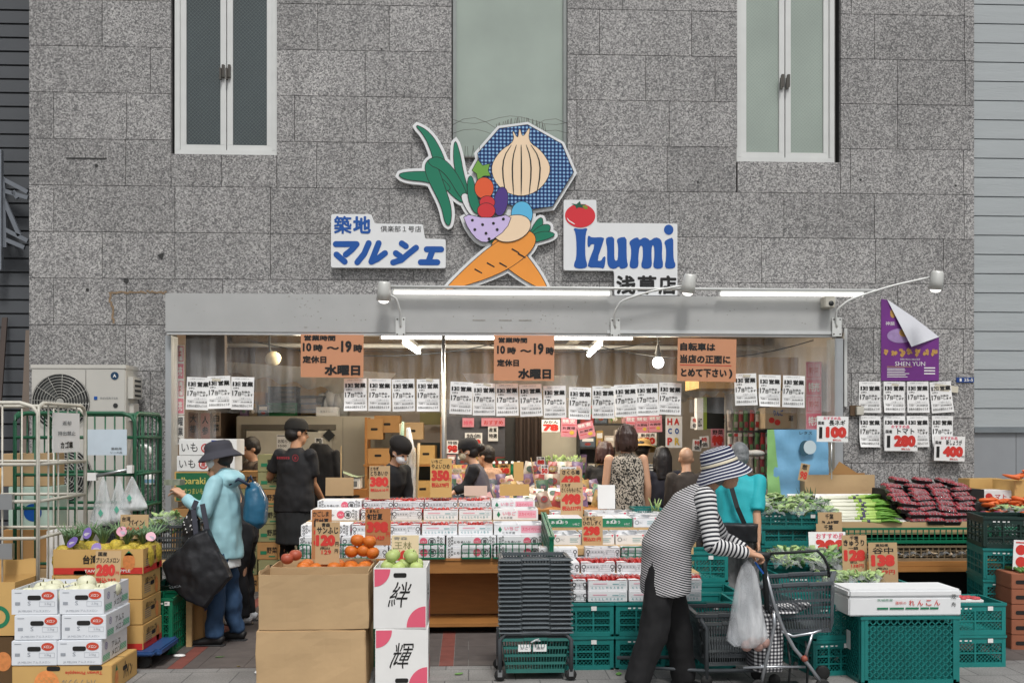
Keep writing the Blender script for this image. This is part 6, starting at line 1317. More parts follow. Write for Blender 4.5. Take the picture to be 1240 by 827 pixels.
m = MB(); m.bb(-wv / 2, wv / 2, -.04, -.035, .02, .24); m.frame(.2, .27, .1, .19, .003, -.0415); m.build('front_flap', CARD, t); m = MB(); m.bb(-wv / 2 + .03, wv / 2 - .03, .12, .125, 0, .25); m.build('back_panel', CARD2, t); m = MB(); m.prism([(-.05, .24), (.22, .24), (.03, .36)], .05, .054); m.build('corner_flap', CARD2, t); m = MB(); m.bb(-wv / 2, -wv / 2 + .005, -.03, .12, 0, .2); m.build('side_flap', CARD, t)
m = MB(); m.bb(-wv / 2, wv / 2, -.035, .12, -.2, .0); m.build('body', CARD2, t)
m = MB(); m.bb(X(955, -.7), X(985, -.7), -.72, -.7, zt_ + .0, zt_ + .26); tag(m.build('card_panel', CARDY), 'small tan cardboard panel at the left end of the leek bed', 'cardboard')
price_card('narrow brown card with red writing tilted at the left end of the leeks', 966, 561, 977, 582, -1.0, [('葱', .15, .05, .6, .3, 0, .03), ('98', .1, .45, .8, .45, 1, .05)], CARD, tilt=R(12))
BLK = mat('pack_tray', '#23191c', .4, var=.1); TOM = mat('dark_tomato', '#8a1c29', .3, var=.3, scale=25); TFILM = film('tomato_film', (.97, .95, .95), .17, .06, .5, 16, (1, 1, 1), .02)
def tom_mk():
 t = thing('tomato_pack', '', 'tomatoes'); m = MB(); w, d, h = .158, .115, .032
 m.add([(-w / 2 + .015, -d / 2 + .012, 0), (w / 2 - .015, -d / 2 + .012, 0), (w / 2 - .015, d / 2 - .012, 0), (-w / 2 + .015, d / 2 - .012, 0), (-w / 2, -d / 2, h), (w / 2, -d / 2, h), (w / 2, d / 2, h), (-w / 2, d / 2, h)], [(0, 3, 2, 1), (0, 1, 5, 4), (1, 2, 6, 5), (2, 3, 7, 6), (3, 0, 4, 7)]); m.build('tray', BLK, t)
 m = MB()
 for i in range(5):
  for j in range(4): m.ell((-.058 + i * .029, -.042 + j * .028, .034 + .004 * ((i * 3 + j) % 3)), (.0165, .016, .016), None, 8)
 m.build('tomatoes', TOM, t); m = MB(); m.sheet(lambda u, v: ((u - .5) * w * 1.01, (v - .5) * d * 1.01, h + .024 * min(1, 5 * u * (1 - u)) * min(1, 5 * v * (1 - v)) + .001), 10, 8); m.build('film', TFILM, t); return t
tk = Maker(tom_mk); rt = random.Random(12); cnt = 0
tx0_, tx1_ = X(1098, -1.3), X(1180, -1.3)
for L, (y, n, xa, xb, z) in enumerate(((-1.38, 4, 1100, 1179, .035), (-1.37, 4, 1100, 1178, .085), (-1.33, 4, 1088, 1178, .125), (-1.28, 4, 1086, 1180, .165), (-1.22, 4, 1078, 1180, .2), (-1.15, 4, 1074, 1176, .235), (-1.05, 4, 1070, 1178, .265), (-.95, 4, 1066, 1172, .3), (-.85, 3, 1073, 1158, .345))):
 for i in range(n):
  px = xa + (xb - xa) * (i + .5) / n; x = X(px, y); zz = bed0 + z + rt.uniform(-.006, .008)
  tk.put((x, y + rt.uniform(-.02, .02), zz - .05), 0, f'black tomato pack, {ORD[i]} from the left in the {ORD[L]} layer from the bottom', 'tomato packs', (R(rt.uniform(-2, 13) if L > 1 else 4), R(rt.uniform(-10, 10) if L > 1 else 0), R(rt.uniform(-16, 16) if L > 1 else 0)))
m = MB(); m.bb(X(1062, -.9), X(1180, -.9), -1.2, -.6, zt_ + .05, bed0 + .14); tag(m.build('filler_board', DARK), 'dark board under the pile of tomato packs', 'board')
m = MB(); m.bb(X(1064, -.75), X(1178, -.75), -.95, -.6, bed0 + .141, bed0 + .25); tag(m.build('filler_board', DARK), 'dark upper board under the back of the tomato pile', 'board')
CAR = mat('carrot', '#d5652b', .5, var=.14, scale=20)
def car_mk():
 t = thing('carrot', '', 'carrot'); m = MB(); m.tube([(0, 0, 0), (.01, 0, 0), (.05, 0, .001), (.11, 0, -.001), (.15, 0, 0)], [.004, .017, .02, .014, .004], 10); m.build('root', CAR, t); m = MB(); m.tube([(-.012, 0, .002), (.003, 0, 0)], [.004, .006], 6); m.build('stem_stub', STEMM, t); return t
ck = Maker(car_mk); rc = random.Random(3)
for i in range(52):
 u, v, l = rc.random(), rc.random(), i // 20; y = -1.38 + .5 * v * (1 - .2 * l); x = X(1184 + 58 * u, y); z = zt_ + .08 + l * .028 + .14 * v
 ck.put((x, y, z), 0, 'orange carrot in the loose heap at the right end of the vegetable table', 'carrots', (rc.uniform(-1, 1), rc.uniform(-.25, .25), rc.uniform(-2.4, .6)))
for i in range(4): ck.put((X(1232, -.9) + .05 * i, -.95 + .03 * i, zt_ + .42 + .02 * i), 0, f'large carrot in the raised tan box at the right edge, {ORD[i]} one', 'carrots', (0, rc.uniform(-.3, .3), R(150 + 20 * i)))
carton('tan_carton', 'tan open carton holding carrots at the right edge behind the table', .34, .3, .24, CARDY, (X(1228, -.8) + .1, -.72, zt_ + .16), R(8), open_=True)
carton('printed_carton', 'white carton with red fruit print behind the tomatoes', .42, .2, .11, WHITE, (X(1202, -.85), -.72, zt_ + .2), R(-10), front=lambda m, M, w, h: (m.disc(-.08, h * .5, .04, .04, -.002, 1, M=M), m.disc(.0, h * .5, .03, .03, -.002, 1, M=M), m.text('トマト', .08, h * .5, .14, .04, -.002, 1, .02, M), m.quad(-.2, -.15, h * .4, h * .8, -.002, 2, M)), inks=[INK, RED, BLUE]); carton('tan_carton', 'plain tan carton standing behind the tomatoes against the grey panel', .36, .16, .2, CARDY, (X(1192, -.5), -.42, zt_ + .2), R(12))
ONI = mat('red_onion', '#7c2f52', .35, var=.25, scale=20); onk = fruit_maker('red_onion', 'onion', .035, ONI, .9, STEMM)
for i in range(6): onk.put((X(1178 + i * 6, -1.38), -1.39 + .02 * (i % 2), zt_ + .08 + .015 * (i % 3)), i, f'purple red onion between the tomato packs and carrots, {ORD[i]} from the left', 'red onions')
def wall_price(label, px0, py0, px1, py1, Y, prod, yen, tilt=0, stick=0):
 return price_card(label, px0, py0, px1, py1, Y, [('おすすめ品', .2, .02, .55, .12, 2, .03), ('国産', .03, .2, .2, .13, 0, .03), (prod, .38, .14, .52, .22, 0, .03), (yen, .28, .4, .66, .44, 1, .11), ('|', .07, .42, .1, .45, 0), ('円', .9, .78, .08, .08, 0, .02), ('税込', .5, .88, .28, .08, 1, .02)], PAPER, tilt=tilt, stick=stick)
wall_price('white price sign marked 100 for leeks on a thin stick', 989, 504, 1027, 535, -.75, '長ネギ', '100', R(1)); wall_price('white price sign marked 280 for tomatoes over the lower notices', 1071, 514, 1111, 546, -.06, 'トマト', '280', R(.5)); wall_price('white price sign marked 400 with a cut corner right of the tomato sign', 1131, 528, 1168, 558, -.09, '新しょうが', '400', R(1.5))
p, q = P(1007, 534, -.74), P(1007, 580, -.74); m = MB(); m.tube([tuple(p), tuple(q)], .006, 6); tag(m.build('sign_stick', STEEL), 'thin metal stick holding the leek price sign', 'stick')
SACK = mat('sack_blue', '#74a9cc', .3, var=.18, scale=3, bump=.5, bscale=9); a, b = P(929, 520, -.36), P(1003, 602, -.36); w_, h_ = b.x - a.x, a.z - b.z
t = thing('printed_sack', 'large blue plastic vegetable sack with a green left edge hanging beside the leeks', 'sack', ((a.x + b.x) / 2, -.36, b.z)); m = MB(); m.sheet(lambda u, v: ((u - .5) * w_, .03 * noise.noise(Vector((u * 5, v * 4, 2))) - .03 * math.sin(math.pi * u), v * h_), 16, 14); m.build('film', SACK, t); m = MB(); m.sheet(lambda u, v: ((u * (.1 + .12 * (1 - v)) - .5) * w_ - .002, .03 * noise.noise(Vector((u * .1 * 5, v * 4, 2))) - .03 * math.sin(math.pi * u * .1) - .012, v * h_), 6, 10); m.build('green_edge', mat('sack_green', '#8fc27a', .35, var=.2), t); m = MB(); m.disc(.05, h_ * .73, .055, .07, -.06, 1, 16); m.disc(.04, h_ * .66, .03, .03, -.061, 1, 9); m.disc(.095, h_ * .74, .06, .065, -.062, 0, 20); m.text('レタス', .06, h_ * .95, .12, .03, -.05, 2, .02); m.build('sack_print', [mat('sack_pale', '#c3d3da', .4), mat('sack_dark', '#2f5566', .4), INK], t)
m = MB(); m.bb(a.x, b.x, -.34, -.2, 0, b.z + .02); tag(m.build('crate_stand', DARK), 'dark stand below the blue sack', 'display stand')
Yc = -1.85
for k in range(4): crate(f'teal crate in the front stack beside the turquoise man, {ORD[k]} from the ground', (X(972, Yc), Yc + .3, k * .225), R(2), .62, .42, .223, 'win', TEAL, group='teal crates left of the vegetable table', nx=5)
crate('teal crate full of celery packs on top of the front stack', (X(966, Yc), Yc + .28, .901 - .1), R(-3), .66, .44, .14, 'win', TEAL, nx=5, nz=2)
for i in range(14): veg_pack(f'wrapped celery pack, {ORD[i % 5]} from the left in the {("front", "middle", "back")[i // 5]} row of the celery crate', (X(938, Yc) + (i % 5) * .115, Yc + .1 + (i // 5) * .15, .885 + .035 * (i // 5) + .02 * (i % 2)), i, .17, .17, .085, LEAFP if i % 3 else LEAF, 'celery packs')
veg_pack('bright wrapped white radish pack at the left corner of the celery crate', (X(922, Yc), Yc + .15, .93), 0, .2, .2, .1, mat('radish_white', '#cfd8c4', .5), 'celery packs'); m = MB(); r7 = random.Random(2)
for i in range(30): a = Vector((r7.uniform(-.05, .05), r7.uniform(-.03, .03), 0)); b = a + Vector((r7.uniform(-.1, .06), r7.uniform(-.03, .03), r7.uniform(.1, .22))); m.loft([(a, .005, .002), (a.lerp(b, .6), .014, .003), (b, .002, .001)], 5)
tag(m.build('leafy_bunch', LEAFD, loc=(X(981, -1.35), -1.35, .9)), 'bunch of dark green leaves between the celery crate and the leeks', 'vegetables')
Yd = -2.75
for k in range(2):
 crate(f'teal crate under the cucumber cards, {("lower", "upper")[k]} of two', (X(1058, Yd), Yd + .25, k * .25), 0, .6, .4, .248, 'win', TEAL, nx=5); crate(f'teal crate beside the shopping cart on the ground, {("lower", "upper")[k]} of two', (X(1000, -3.2), -3.02, k * .23), R(8), .3, .5, .228, 'win', TEAL, nx=3)
 crate(f'teal crate under the greens behind the shopping cart, {("lower", "upper")[k]} of two', (X(985, -2.6), -2.4, k * .28), R(0), .5, .42, .278, 'win', TEAL, nx=4)
for i in range(10): veg_pack(f'wrapped leafy green pack behind the shopping cart, {ORD[i % 5]} from the left in the {("front", "back")[i // 5]} row', (X(950, -2.5) + (i % 5) * .11, -2.5 + (i // 5) * .16, .565 + .03 * (i // 5)), i * 1.3, .18, .18, .12, LEAF if i % 2 else LEAFP, 'leafy packs behind the cart')
BROC = mat('broccoli', '#7d9464', .7, var=.3, scale=40, bump=.8, bscale=60)
for i in range(5): veg_pack(f'pale wrapped cabbage pack in front of the cards, {ORD[i]} from the left', (X(1006, -2.85) + i * .075, -2.8 - .03 * (i % 2), .49), i, .15, .15, .11, LEAFP, 'cabbage packs')
price_card('brown card for green soybeans, behind the white 398 sign and the other soybean card', 991, 620, 1020, 646, -1.9, [('千葉', .3, .08, .35, .25, 0, .03), ('えだ豆', .12, .4, .75, .4, 0, .05)], CARD, lean=R(-5)); price_card('brown card for soybeans peeking over the white 398 sign', 989, 634, 1020, 660, -2.0, [('千葉', .3, .05, .35, .25, 0, .03), ('枝豆', .1, .4, .8, .4, 0, .05)], CARD, lean=R(-5))
price_card('large white card with the price 398 in red behind the shopping cart', 981, 644, 1026, 690, -2.3, [('おすすめ品', .2, .04, .75, .14, 2, .03), ('398', .18, .2, .8, .42, 1, .1), ('|', .1, .66, .8, .1, 3)], PAPER, lean=R(-8), inks=[INK, RED, PINK, mat('lilac_ink', '#a783c0', .6)])
price_card('brown card for cucumbers with the price 128 above the white foam box', 1021, 648, 1051, 703, -2.72, [('千葉', .32, .02, .35, .08, 0, .04), ('きゅうり', .06, .1, .84, .14, 0, .04), ('一袋', .25, .25, .4, .07, 0, .03), ('128', .06, .32, .86, .25, 1, .1), ('税込', .3, .57, .3, .05, 0, .02), ('138円', .34, .63, .5, .08, 1, .02)], CARD, lean=R(-5)); price_card('brown card for ginger with the price 138 above the white foam box', 1053, 657, 1088, 709, -2.78, [('高知県', .25, .03, .45, .07, 0, .03), ('谷中', .14, .11, .72, .15, 0, .02), ('138', .08, .28, .82, .27, 1, .1), ('(税込)', .25, .57, .4, .06, 0, .03), ('149円', .34, .63, .55, .1, 1, .02)], CARD, lean=R(-5))
ybf = -3.5; xa, xb = X(1043, ybf), X(1162, ybf)
crate('big teal mesh crate on the ground carrying the white foam box', ((xa + xb) / 2, ybf + .19, 0), 0, xb - xa, .38, .42, 'mesh', TEAL); m = MB(); m.quad(-.035, .035, .18, .3); tag(m.build('crate_label', PAPER, loc=(xa - .004, ybf + .2, 0), rz=R(-90)), 'small white label stuck on the left side of the big teal crate', 'label')
xa, xb = X(1028, ybf), X(1164, ybf); fw = xb - xa; FOAM = mat('white_foam', '#e0e2e3', .75, var=.03, bump=.12, bscale=220)
t = thing('foam_box', 'white foam lotus root box with red and green lettering', 'box', ((xa + xb) / 2, ybf + .15, .424)); m = MB(); m.bb(-fw / 2, fw / 2, -.15, .15, 0, .115); m.build('box_body', FOAM, t, bevel=.008); m = MB(); m.bb(-fw / 2 - .003, fw / 2 + .003, -.153, .153, .1155, .165); m.build('lid', FOAM, t, bevel=.012)
m = MB(); yy = -.1545; m.text('茨城県産', -.13, .1, .1, .016, yy, 1, .01); m.text('蓮根の', -.03, .082, .07, .018, yy, 0, .0)
for i, ch in enumerate('れんこん'): m.text(ch, .04 + i * .054, .082, .036, .034, yy, 0, .02)
for a, b in ((-.18, -.11), (-.1, -.01), (0.0, .085), (.095, .15), (.155, .21)): m.quad(a, b, .042, .054, yy, 1)
m.text('茂', fw * .43, .12, .03, .03, yy - .001, 2, .0); m.text('舟', fw * .43, .07, .03, .03, yy, 2, .0); m.build('lettering', [RED, GREENI, INK], t)
for k in range(2): crate(f'teal crate right of the big mesh crate, {("lower", "upper")[k]} of two', (X(1178, -3.05), -2.9, k * .215), R(0), .42, .36, .213, 'win', TEAL, nx=2, nz=2)
t = thing('meat_tray', 'white tray with red sliced food on the teal crate right of the foam box', 'tray', (X(1176, -3.05), -3.0, .43)); m = MB(); m.bb(-.08, .08, -.06, .06, 0, .015); m.build('tray', WHITE, t); m = MB(); r8 = random.Random(1)
for i in range(10): m.ell((r8.uniform(-.06, .06), r8.uniform(-.04, .04), .022), (.025, .02, .012), None, 8)
m.build('slices', mat('red_slices', '#b9474c', .4, var=.3, scale=40), t)
for k in range(4): crate(f'{"dark green" if k == 3 else "teal"} crate in the tall stack at the right edge, {ORD[k]} from the ground', (X(1236, -2.35), -2.1, k * .235), R(-14), .4, .5, .233, 'win', mat('blackish_green', '#12302a', .5) if k == 3 else TEAL, nx=3, nz=3, group='crates at the right edge')
crate('dark crate behind the tall stack at the right edge', (X(1238, -1.9) + .2, -1.75, .5), 0, .5, .3, .22, 'win', BLACKP); veg_pack('wrapped pack on the tall crate stack at the right edge', (X(1238, -2.3), -2.1, .945), 0, .2, .2, .06, LEAFP, None)
paper_sign('price_poster', 'white poster with red circles on the right edge crates', 'price sign', 1226, 654, 1252, 690, -2.45, [('o', .1, .15, .5, .35, 1), ('o', .12, .55, .5, .35, 1), ('特価', .62, .2, .3, .2, 0, .04), ('|', .1, .06, .6, .04, 1)], PAPER, tilt=R(3))
RC = mat('red_carton', '#965b41', .7, var=.12)
for k in range(5): carton('red_carton', f'flat reddish brown carton at the right edge, {ORD[k]} from the ground', .4, .4, .108, RC, (X(1230, -2.6) + .2, -2.4, k * .11), R(-6), hole=[(FR(.4), -.13, .05)], group='flat reddish cartons')
m = MB()
for i in range(8): m.tube([(-.1 + i * .03, -.1, .0), (-.09 + i * .03, .0, .012), (-.1 + i * .034, .1, .0)], .012, 7)
tag(m.build('cucumber_row', mat('cucumber', '#4f7a3a', .4, var=.2), loc=(X(1238, -2.5) + .06, -2.45, .562)), 'row of green cucumbers on the reddish cartons at the right edge', 'cucumbers')
# ---- shopping walker, baskets and bags
CH = mat('walker_tube', '#a9adb2', .3, .75, var=.06); yw = -3.55; o = Vector((X(955, yw), yw, 0)); t = thing('shopping_walker', 'silver folding shopping walker with black grips pushed by the striped woman', 'walker', tuple(o))
def wp(px, py, dy=0): return P(px, py, yw + dy) - o
BL = MB(); fr_ = MB()
for dy in (-.17, .17):
 fr_.tube([wp(926, 688, dy), wp(937, 730, dy), wp(948, 760, dy), wp(962, 785, dy), wp(980, 806, dy), wp(996, 828, dy)], .0115, 8); fr_.tube([wp(937, 742, dy), wp(938, 756, dy), wp(930, 790, dy), wp(922, 826, dy)], .0115, 8); fr_.tube([wp(946, 764, dy), wp(960, 770, dy), wp(985, 766, dy), wp(1001, 760, dy)], .009, 8)
 fr_.tube([wp(900, 808, dy), wp(940, 807, dy), wp(975, 807, dy)], .008, 8); fr_.tube([wp(984, 766, dy), wp(974, 798, dy)], .009, 8)
for py, px in ((760, 946), (806, 922), (806, 980), (730, 937)): fr_.tube([wp(px, py, -.17), wp(px, py, .17)], .009, 8)
fr_.build('tube_frame', CH, t)
for dy in (-.17, .17): m = MB(); m.tube([wp(929, 738, dy), wp(926, 690, dy), wp(923, 672, dy)], .016, 8); m.caps(wp(916, 671, dy), wp(929, 672, dy), .019, .019, 10); m.build('grip', BLACKP, t); m = MB(); m.lathe([(.0, -.02), (.014, -.02), (.02, 0), (.014, .02), (0, .02)], 12, M=Matrix.Translation(wp(974, 797, dy - .02)) @ Matrix.Rotation(R(90), 4, 'X')); m.build('knob', mat('terracotta_knob', '#8d4a3a', .5), t)
for px, dy in ((918, -.17), (918, .17), (996, -.17), (996, .17)):
 c = wp(px, 828, dy); c.z = .047; m = MB(); m.lathe([(.0, -.012), (.035, -.012), (.046, -.008), (.046, .008), (.035, .012), (.0, .012)], 18, M=Matrix.Translation(c) @ Matrix.Rotation(R(90), 4, 'X')); m.build('wheel', RUB, t)
shop_basket('dark grey basket tilted on the walker seat', tuple(P(973, 758, yw)), R(-24), mat('walker_basket_grey', '#545a5f', .4, var=.1), .41, .34, .30, 'up', (R(3), R(-6), R(-24)))
GNG = gingham('gingham_cloth', 45, '#dcdcdc', '#6d6d72', '#1f2024'); a, b = P(907, 736, yw), P(944, 808, yw); t = thing('gingham_bag', 'black and white checked fabric bag hanging inside the walker frame', 'bag', ((a.x + b.x) / 2, yw, b.z)); w_, h_ = b.x - a.x, a.z - b.z; m = MB(); m.loft([((0, 0, 0), .13, w_ * .5), ((0, 0, h_ * .5), .14, w_ * .52), ((0, 0, h_ * .85), .12, w_ * .47), ((.01, 0, h_), .03, w_ * .4)], 20, power=.6); blob('cloth', m, GNG, t, .012, 3, wr=.006, ws=14); m = MB()
for x in (-.05, .06): m.tube([(x, -.145, 0), (x + .01, -.152, h_ * .5), (x, -.13, h_ * .85)], .007, 6)
m.bb(-w_ * .5, w_ * .5, -.14, .14, -.012, .004); m.bb(-.02, .0, -.17, -.15, h_ * .4, h_ * .52); m.build('straps', BLACKP, t); m = MB(); m.loft([(wp(958, 762) - Vector((.0, 0, 0)), .15, .02), (wp(985, 760), .15, .022), (wp(1005, 752), .14, .01)], 14); blob('seat_cloth', m, GNG, t, .012, 2); t.children[-1].location = o - Vector(t.location)
t = hang_bag('carrier_bag', 'clear bulging plastic carrier bag hanging from the walker grip', 905, 678, 783, yw - .2, .23, film('carrier_film', (.88, .9, .92), .3, .2, 1, 12, (1, 1, .25), .1), 8, ex=.5)
m = MB()
for i in range(4): m.ell((-.05 + .035 * i, .0, .05 + .02 * (i % 2)), (.035, .03, .035), None, 10)
tag(m.build('bagged_produce', mat('bag_content', '#a5837a', .6, var=.4, scale=30), loc=(P(903, 783, yw).x, yw - .2, P(903, 783, yw).z)), 'pinkish produce at the bottom of the clear carrier bag', 'produce'); m = MB(); p = P(918, 690, yw - .2); m.bar(p + Vector((-.02, 0, .05)), p + Vector((.03, 0, -.02)), .02, .01); tag(m.build('blue_strap', BLUE), 'short blue strap at the mouth of the clear carrier bag', 'strap')
shop_basket('deep grey basket on a low wheeled stand behind the striped woman', (X(877, -3.3), -3.3, .12), R(4), mat('dark_basket_grey', '#5c6163', .45, var=.1), .4, .34, .27); shop_basket('grey basket nested on top of the deep basket behind the striped woman', (X(877, -3.3), -3.3, .17), R(-2), GREYP, .42, .36, .27)
t = thing('basket_stand', 'low steel basket stand with casters behind the striped woman', 'stand', (X(850, -3.3), -3.32, 0)); m = MB(); xs_ = X(848, -3.05) - X(850, -3.0); m.tube([(xs_, -.2, .05), (xs_, -.2, .36), (xs_ - .04, -.2, .42)], .014, 8); m.tube([(xs_, -.2, .1), (.4, -.2, .1), (.4, .18, .1), (xs_ - .5, .18, .1)], .012, 8); m.tube([(-.38, -.1, .06), (-.38, -.1, .36)], .012, 8); m.tube([(-.38, -.1, .1), (xs_, -.2, .1)], .01, 8); m.build('frame', GREYP, t)
for x, y in ((xs_, -.2), (.4, -.2), (-.38, -.1)): m = MB(); m.lathe([(.0, -.012), (.034, -.012), (.038, 0), (.034, .012), (.0, .012)], 14, M=Matrix.Translation((x, y, .039)) @ Matrix.Rotation(R(85), 4, 'X')); m.build('caster', RUB, t)
# ================================================================== INSIDE THE SHOP
COLD = mat('cold_room_panel', '#b9b3a3', .5, .05, var=.06); Yk = 2.6
xa, xb, zk = X(286, Yk), X(462, Yk), Z(504, Yk)
t = thing('cold_room', 'cream walk-in cold room with a framed sliding door behind the man in black', 'cold room', ((xa + xb) / 2, Yk, 0)); w = xb - xa
m = MB(); m.bb(-w / 2, w / 2, 0, 1.6, .01, zk); m.build('panels', COLD, t, bevel=.01)
m = MB(); xd = X(298, Yk) - t.location.x; xe = X(402, Yk) - t.location.x; zd = Z(520, Yk); m.bb(xd - .05, xe + .05, -.03, -.001, zd, zd + .06); m.bb(xd - .05, xd, -.03, -.001, .05, zd); m.build('door_rail', mat('rail_dark', '#6f6a60', .5, .4), t)
m = MB(); m.bb(xd + .01, xe, -.045, -.031, .06, zd - .02); m.build('sliding_door', mat('door_cream', '#c6c2b4', .4), t, bevel=.006)
for xx in (X(415, Yk), X(438, Yk), X(456, Yk)): pass
m = MB(); 
for px in (362, 415, 455): x = X(px, Yk) - t.location.x; m.bb(x, x + .006, -.004, .0, zd if px < 402 else .05, zk - .02)
m.build('panel_joint', mat('joint_grey', '#8d887b', .6), t)
paper_sign('shop_notice', 'white printed notice on the cold room door', 'notice', 335, 526, 355, 545, Yk - .05, [('|', .05, .05, .6, .06, 0), ('お知らせ', .08, .3, .8, .25, 0, .02), ('10:00', .1, .65, .5, .15, 0, .02)], PAPER); paper_sign('shop_notice', 'narrow white notice beside the cold room door', 'notice', 381, 530, 391, 548, Yk - .05, [('開', .2, .05, .6, .25, 0, .04), ('閉', .2, .37, .6, .25, 0, .04), ('厳', .2, .69, .6, .25, 0, .04)], PAPER)
m = MB(); p = P(398.5, 527, Yk - .055); r_ = .075; m.prism([(-r_, 0), (0, -r_), (r_, 0), (0, r_)], -.01, .0); tag(m.build('diamond_plate', BLACKP, loc=tuple(p)), 'black diamond shaped plate on the cold room panel', 'plate')
zc_ = zk + .002
crate('green tub on top of the cold room', (X(338, 2.5) + .0, 2.85, zc_), 0, .36, .3, .16, 'vert', mat('tub_green', '#125e35', .4)); crate('black crate stacked in the green tub on top of the cold room', (X(338, 2.5), 2.85, zc_ + .162), 0, .34, .3, .2, 'vert', BLACKP); t = shop_basket('dark grey basket on top of the cold room', (X(371, 2.5), 2.85, zc_), 0, BLACKP, .34, .3, .25); m = MB(); m.bb(-.12, .12, -.02, .1, .02, .14); tag(m.build('packed_goods', CARDY, loc=(X(371, 2.5), 2.85, zc_)), 'tan packets inside the dark basket on the cold room', 'goods')
carton('white_carton', 'small white carton on the front edge of the cold room roof', .26, .22, .11, WHITE, (X(395, 2.6), 2.75, zc_), front=lambda m, M, w, h: m.text('食品トレー', 0, h * .5, w * .6, h * .25, -.002, 4, .01, M))
GRB = mat('grey_roll', '#8b8c8c', .5, var=.1)
for i, (px, py) in enumerate(((391, 487), (400, 483), (411, 486), (417, 482))): m = MB(); m.ell((0, 0, 0), (.09, .1, .12), None, 14); p = P(px, py, 2.95); tag(m.build('plastic_roll', GRB, loc=tuple(p)), f'grey wrapped roll on top of the cold room, {ORD[i]} from the left', 'roll')
m = MB(); m.bb(X(385, 3), X(422, 3), 2.87, 3.1, zc_, Z(494, 2.95)); tag(m.build('storage_box', mat('storage_grey', '#6e6f6c', .6)), 'low grey storage box under the wrapped rolls', 'box')
for i, (px, w_, h_) in enumerate(((306, .3, .3), (318, .18, .24))): carton('storage_box', f'tan storage box at the left end of the cold room roof, {ORD[i]} one', w_, .3, h_, CARD2, (X(px, 2.8), 3.0 + .35 * i, zc_))
AWN = mat('awning_white', '#eef0f1', .45, var=.03, trans=.35); 
def awning(label, pts, Ya, Yb):
 A, B, C, D = P(*pts[0], Ya), P(*pts[1], Ya), P(*pts[2], Yb), P(*pts[3], Yb); m = MB()
 def f(u, v):
  p = A.lerp(B, u).lerp(D.lerp(C, u), v); p.z += .03 * math.sin(u * 30) * v - .05 * math.sin(math.pi * v); return tuple(p)
 m.sheet(f, 60, 10); return tag(m.build('inner_awning', AWN), label, 'awning')
awning('ribbed white inner awning sheet on the left above the cold room', ((272, 438), (480, 452), (440, 480), (282, 452)), 1.2, 2.2); awning('ribbed white inner awning sheet behind the middle hours notice', ((560, 452), (700, 455), (690, 480), (575, 462)), 1.3, 2.4); awning('ribbed white inner awning sheet right of the hanging bulb', ((770, 452), (910, 458), (900, 472), (815, 486)), 1.2, 2.0)
m = MB(); m.bb(X(845, .6), X(965, .6), .55, 1.2, Z(470, .6), Z(432, .6)); tag(m.build('overhead_box', mat('overhead_tan', '#bf9c66', .6)), 'tan overhead box panel inside the upper right of the shop', 'panel')
m = MB(); m.bb(X(225, .6), X(272, .6), .6, .7, Z(470, .6), 2.7); tag(m.build('partition', mat('inner_brown', '#43372e', .7)), 'dark brown inner panel at the upper left of the shop', 'panel')
t = thing('storage_shelf', 'brown storage shelf with cartons left of the grey board', 'shelf', ((X(440, 2.0) + X(538, 2.0)) / 2, 2.2, 0)); w = X(538, 2.0) - X(440, 2.0); m = MB()
for z in (.4, .8, 1.2): m.bb(-w / 2, w / 2, -.2, .2, z - .02, z)
m.build('board', WOOD, t)
for sx in (-1, 1):
 for sy in (-1, 1): m = MB(); m.bb(sx * (w / 2 - .03) - .015, sx * (w / 2 - .03) + .015, sy * .18 - .015, sy * .18 + .015, 0, 1.75); m.build('post', WOOD, t)
rr = random.Random(14); q = 0
for z in (.4, .8, 1.2):
 x = -w / 2 + .02
 while x < w / 2 - .2:
  ww = rr.uniform(.2, .34); hh = rr.uniform(.16, .34); carton('brown_carton', f'brown carton on the storage shelf, {ORD[q]} of those packed there counting from the lower left', ww - .01, .34, hh, (CARD2, CARD, CARDY)[q % 3], (t.location.x + x + ww / 2, 2.2, z + .002), rr.uniform(-.06, .06), hole=[(FR(.34), 0, hh * .55)]); x += ww + .01; q += 1
for i, (px, py, ww, hh) in enumerate(((470, 512, .3, .2), (500, 520, .26, .2), (455, 520, .2, .24))): carton('brown_carton', f'brown carton on the very top of the storage shelf, {ORD[i]} one', ww, .3, hh, (CARD2, CARD, CARD2)[i], (X(px, 2.2), 2.2 - .02 * i, Z(py + 14, 2.2) + .02), hole=[(FR(.3), 0, hh * .5)])
for c, px in enumerate((417, 433)):
 for k in range(6): carton('crate_carton', f'orange brown carton beside the cold room, {ORD[k]} from the ground, {("left", "right")[c]} column', .24, .3, .155, mat('orange_card', '#a5703a', .7, var=.1), (X(px, 1.6), 1.6, k * .158 + .45 - .45), group='orange brown cartons', hole=[(FR(.3), 0, .08)])
carton('white_carton', 'flat white printed carton on the orange brown stack', .3, .26, .12, WHITE, (X(421, 1.6), 1.6, .95), front=lambda m, M, w, h: m.quad(-w * .4, w * .4, h * .2, h * .7, -.002, 5, M), inks=INKP); m = MB(); m.sheet(lambda u, v: ((u - .5) * .42, (v - .5) * .3, .03 * math.sin(u * 6) + .02), 10, 4); tag(m.build('green_tray', mat('pale_mint', '#b5c9ad', .4), loc=(X(421, 1.6), 1.6, 1.09)), 'pale green wrapped tray on the flat white carton', 'tray')
m = MB(); x0, x1 = X(541, 2.1), X(612, 2.1); m.bb(x0, x1, 2.1, 2.16, .3, Z(496, 2.1)); m.bb(x0 + .5, x0 + .506, 2.096, 2.1, .3, Z(496, 2.1)); tag(m.build('display_board', mat('board_slate', '#55565c', .6, var=.15, scale=30)), 'dark slate grey board wall with price papers in the middle of the shop', 'board')
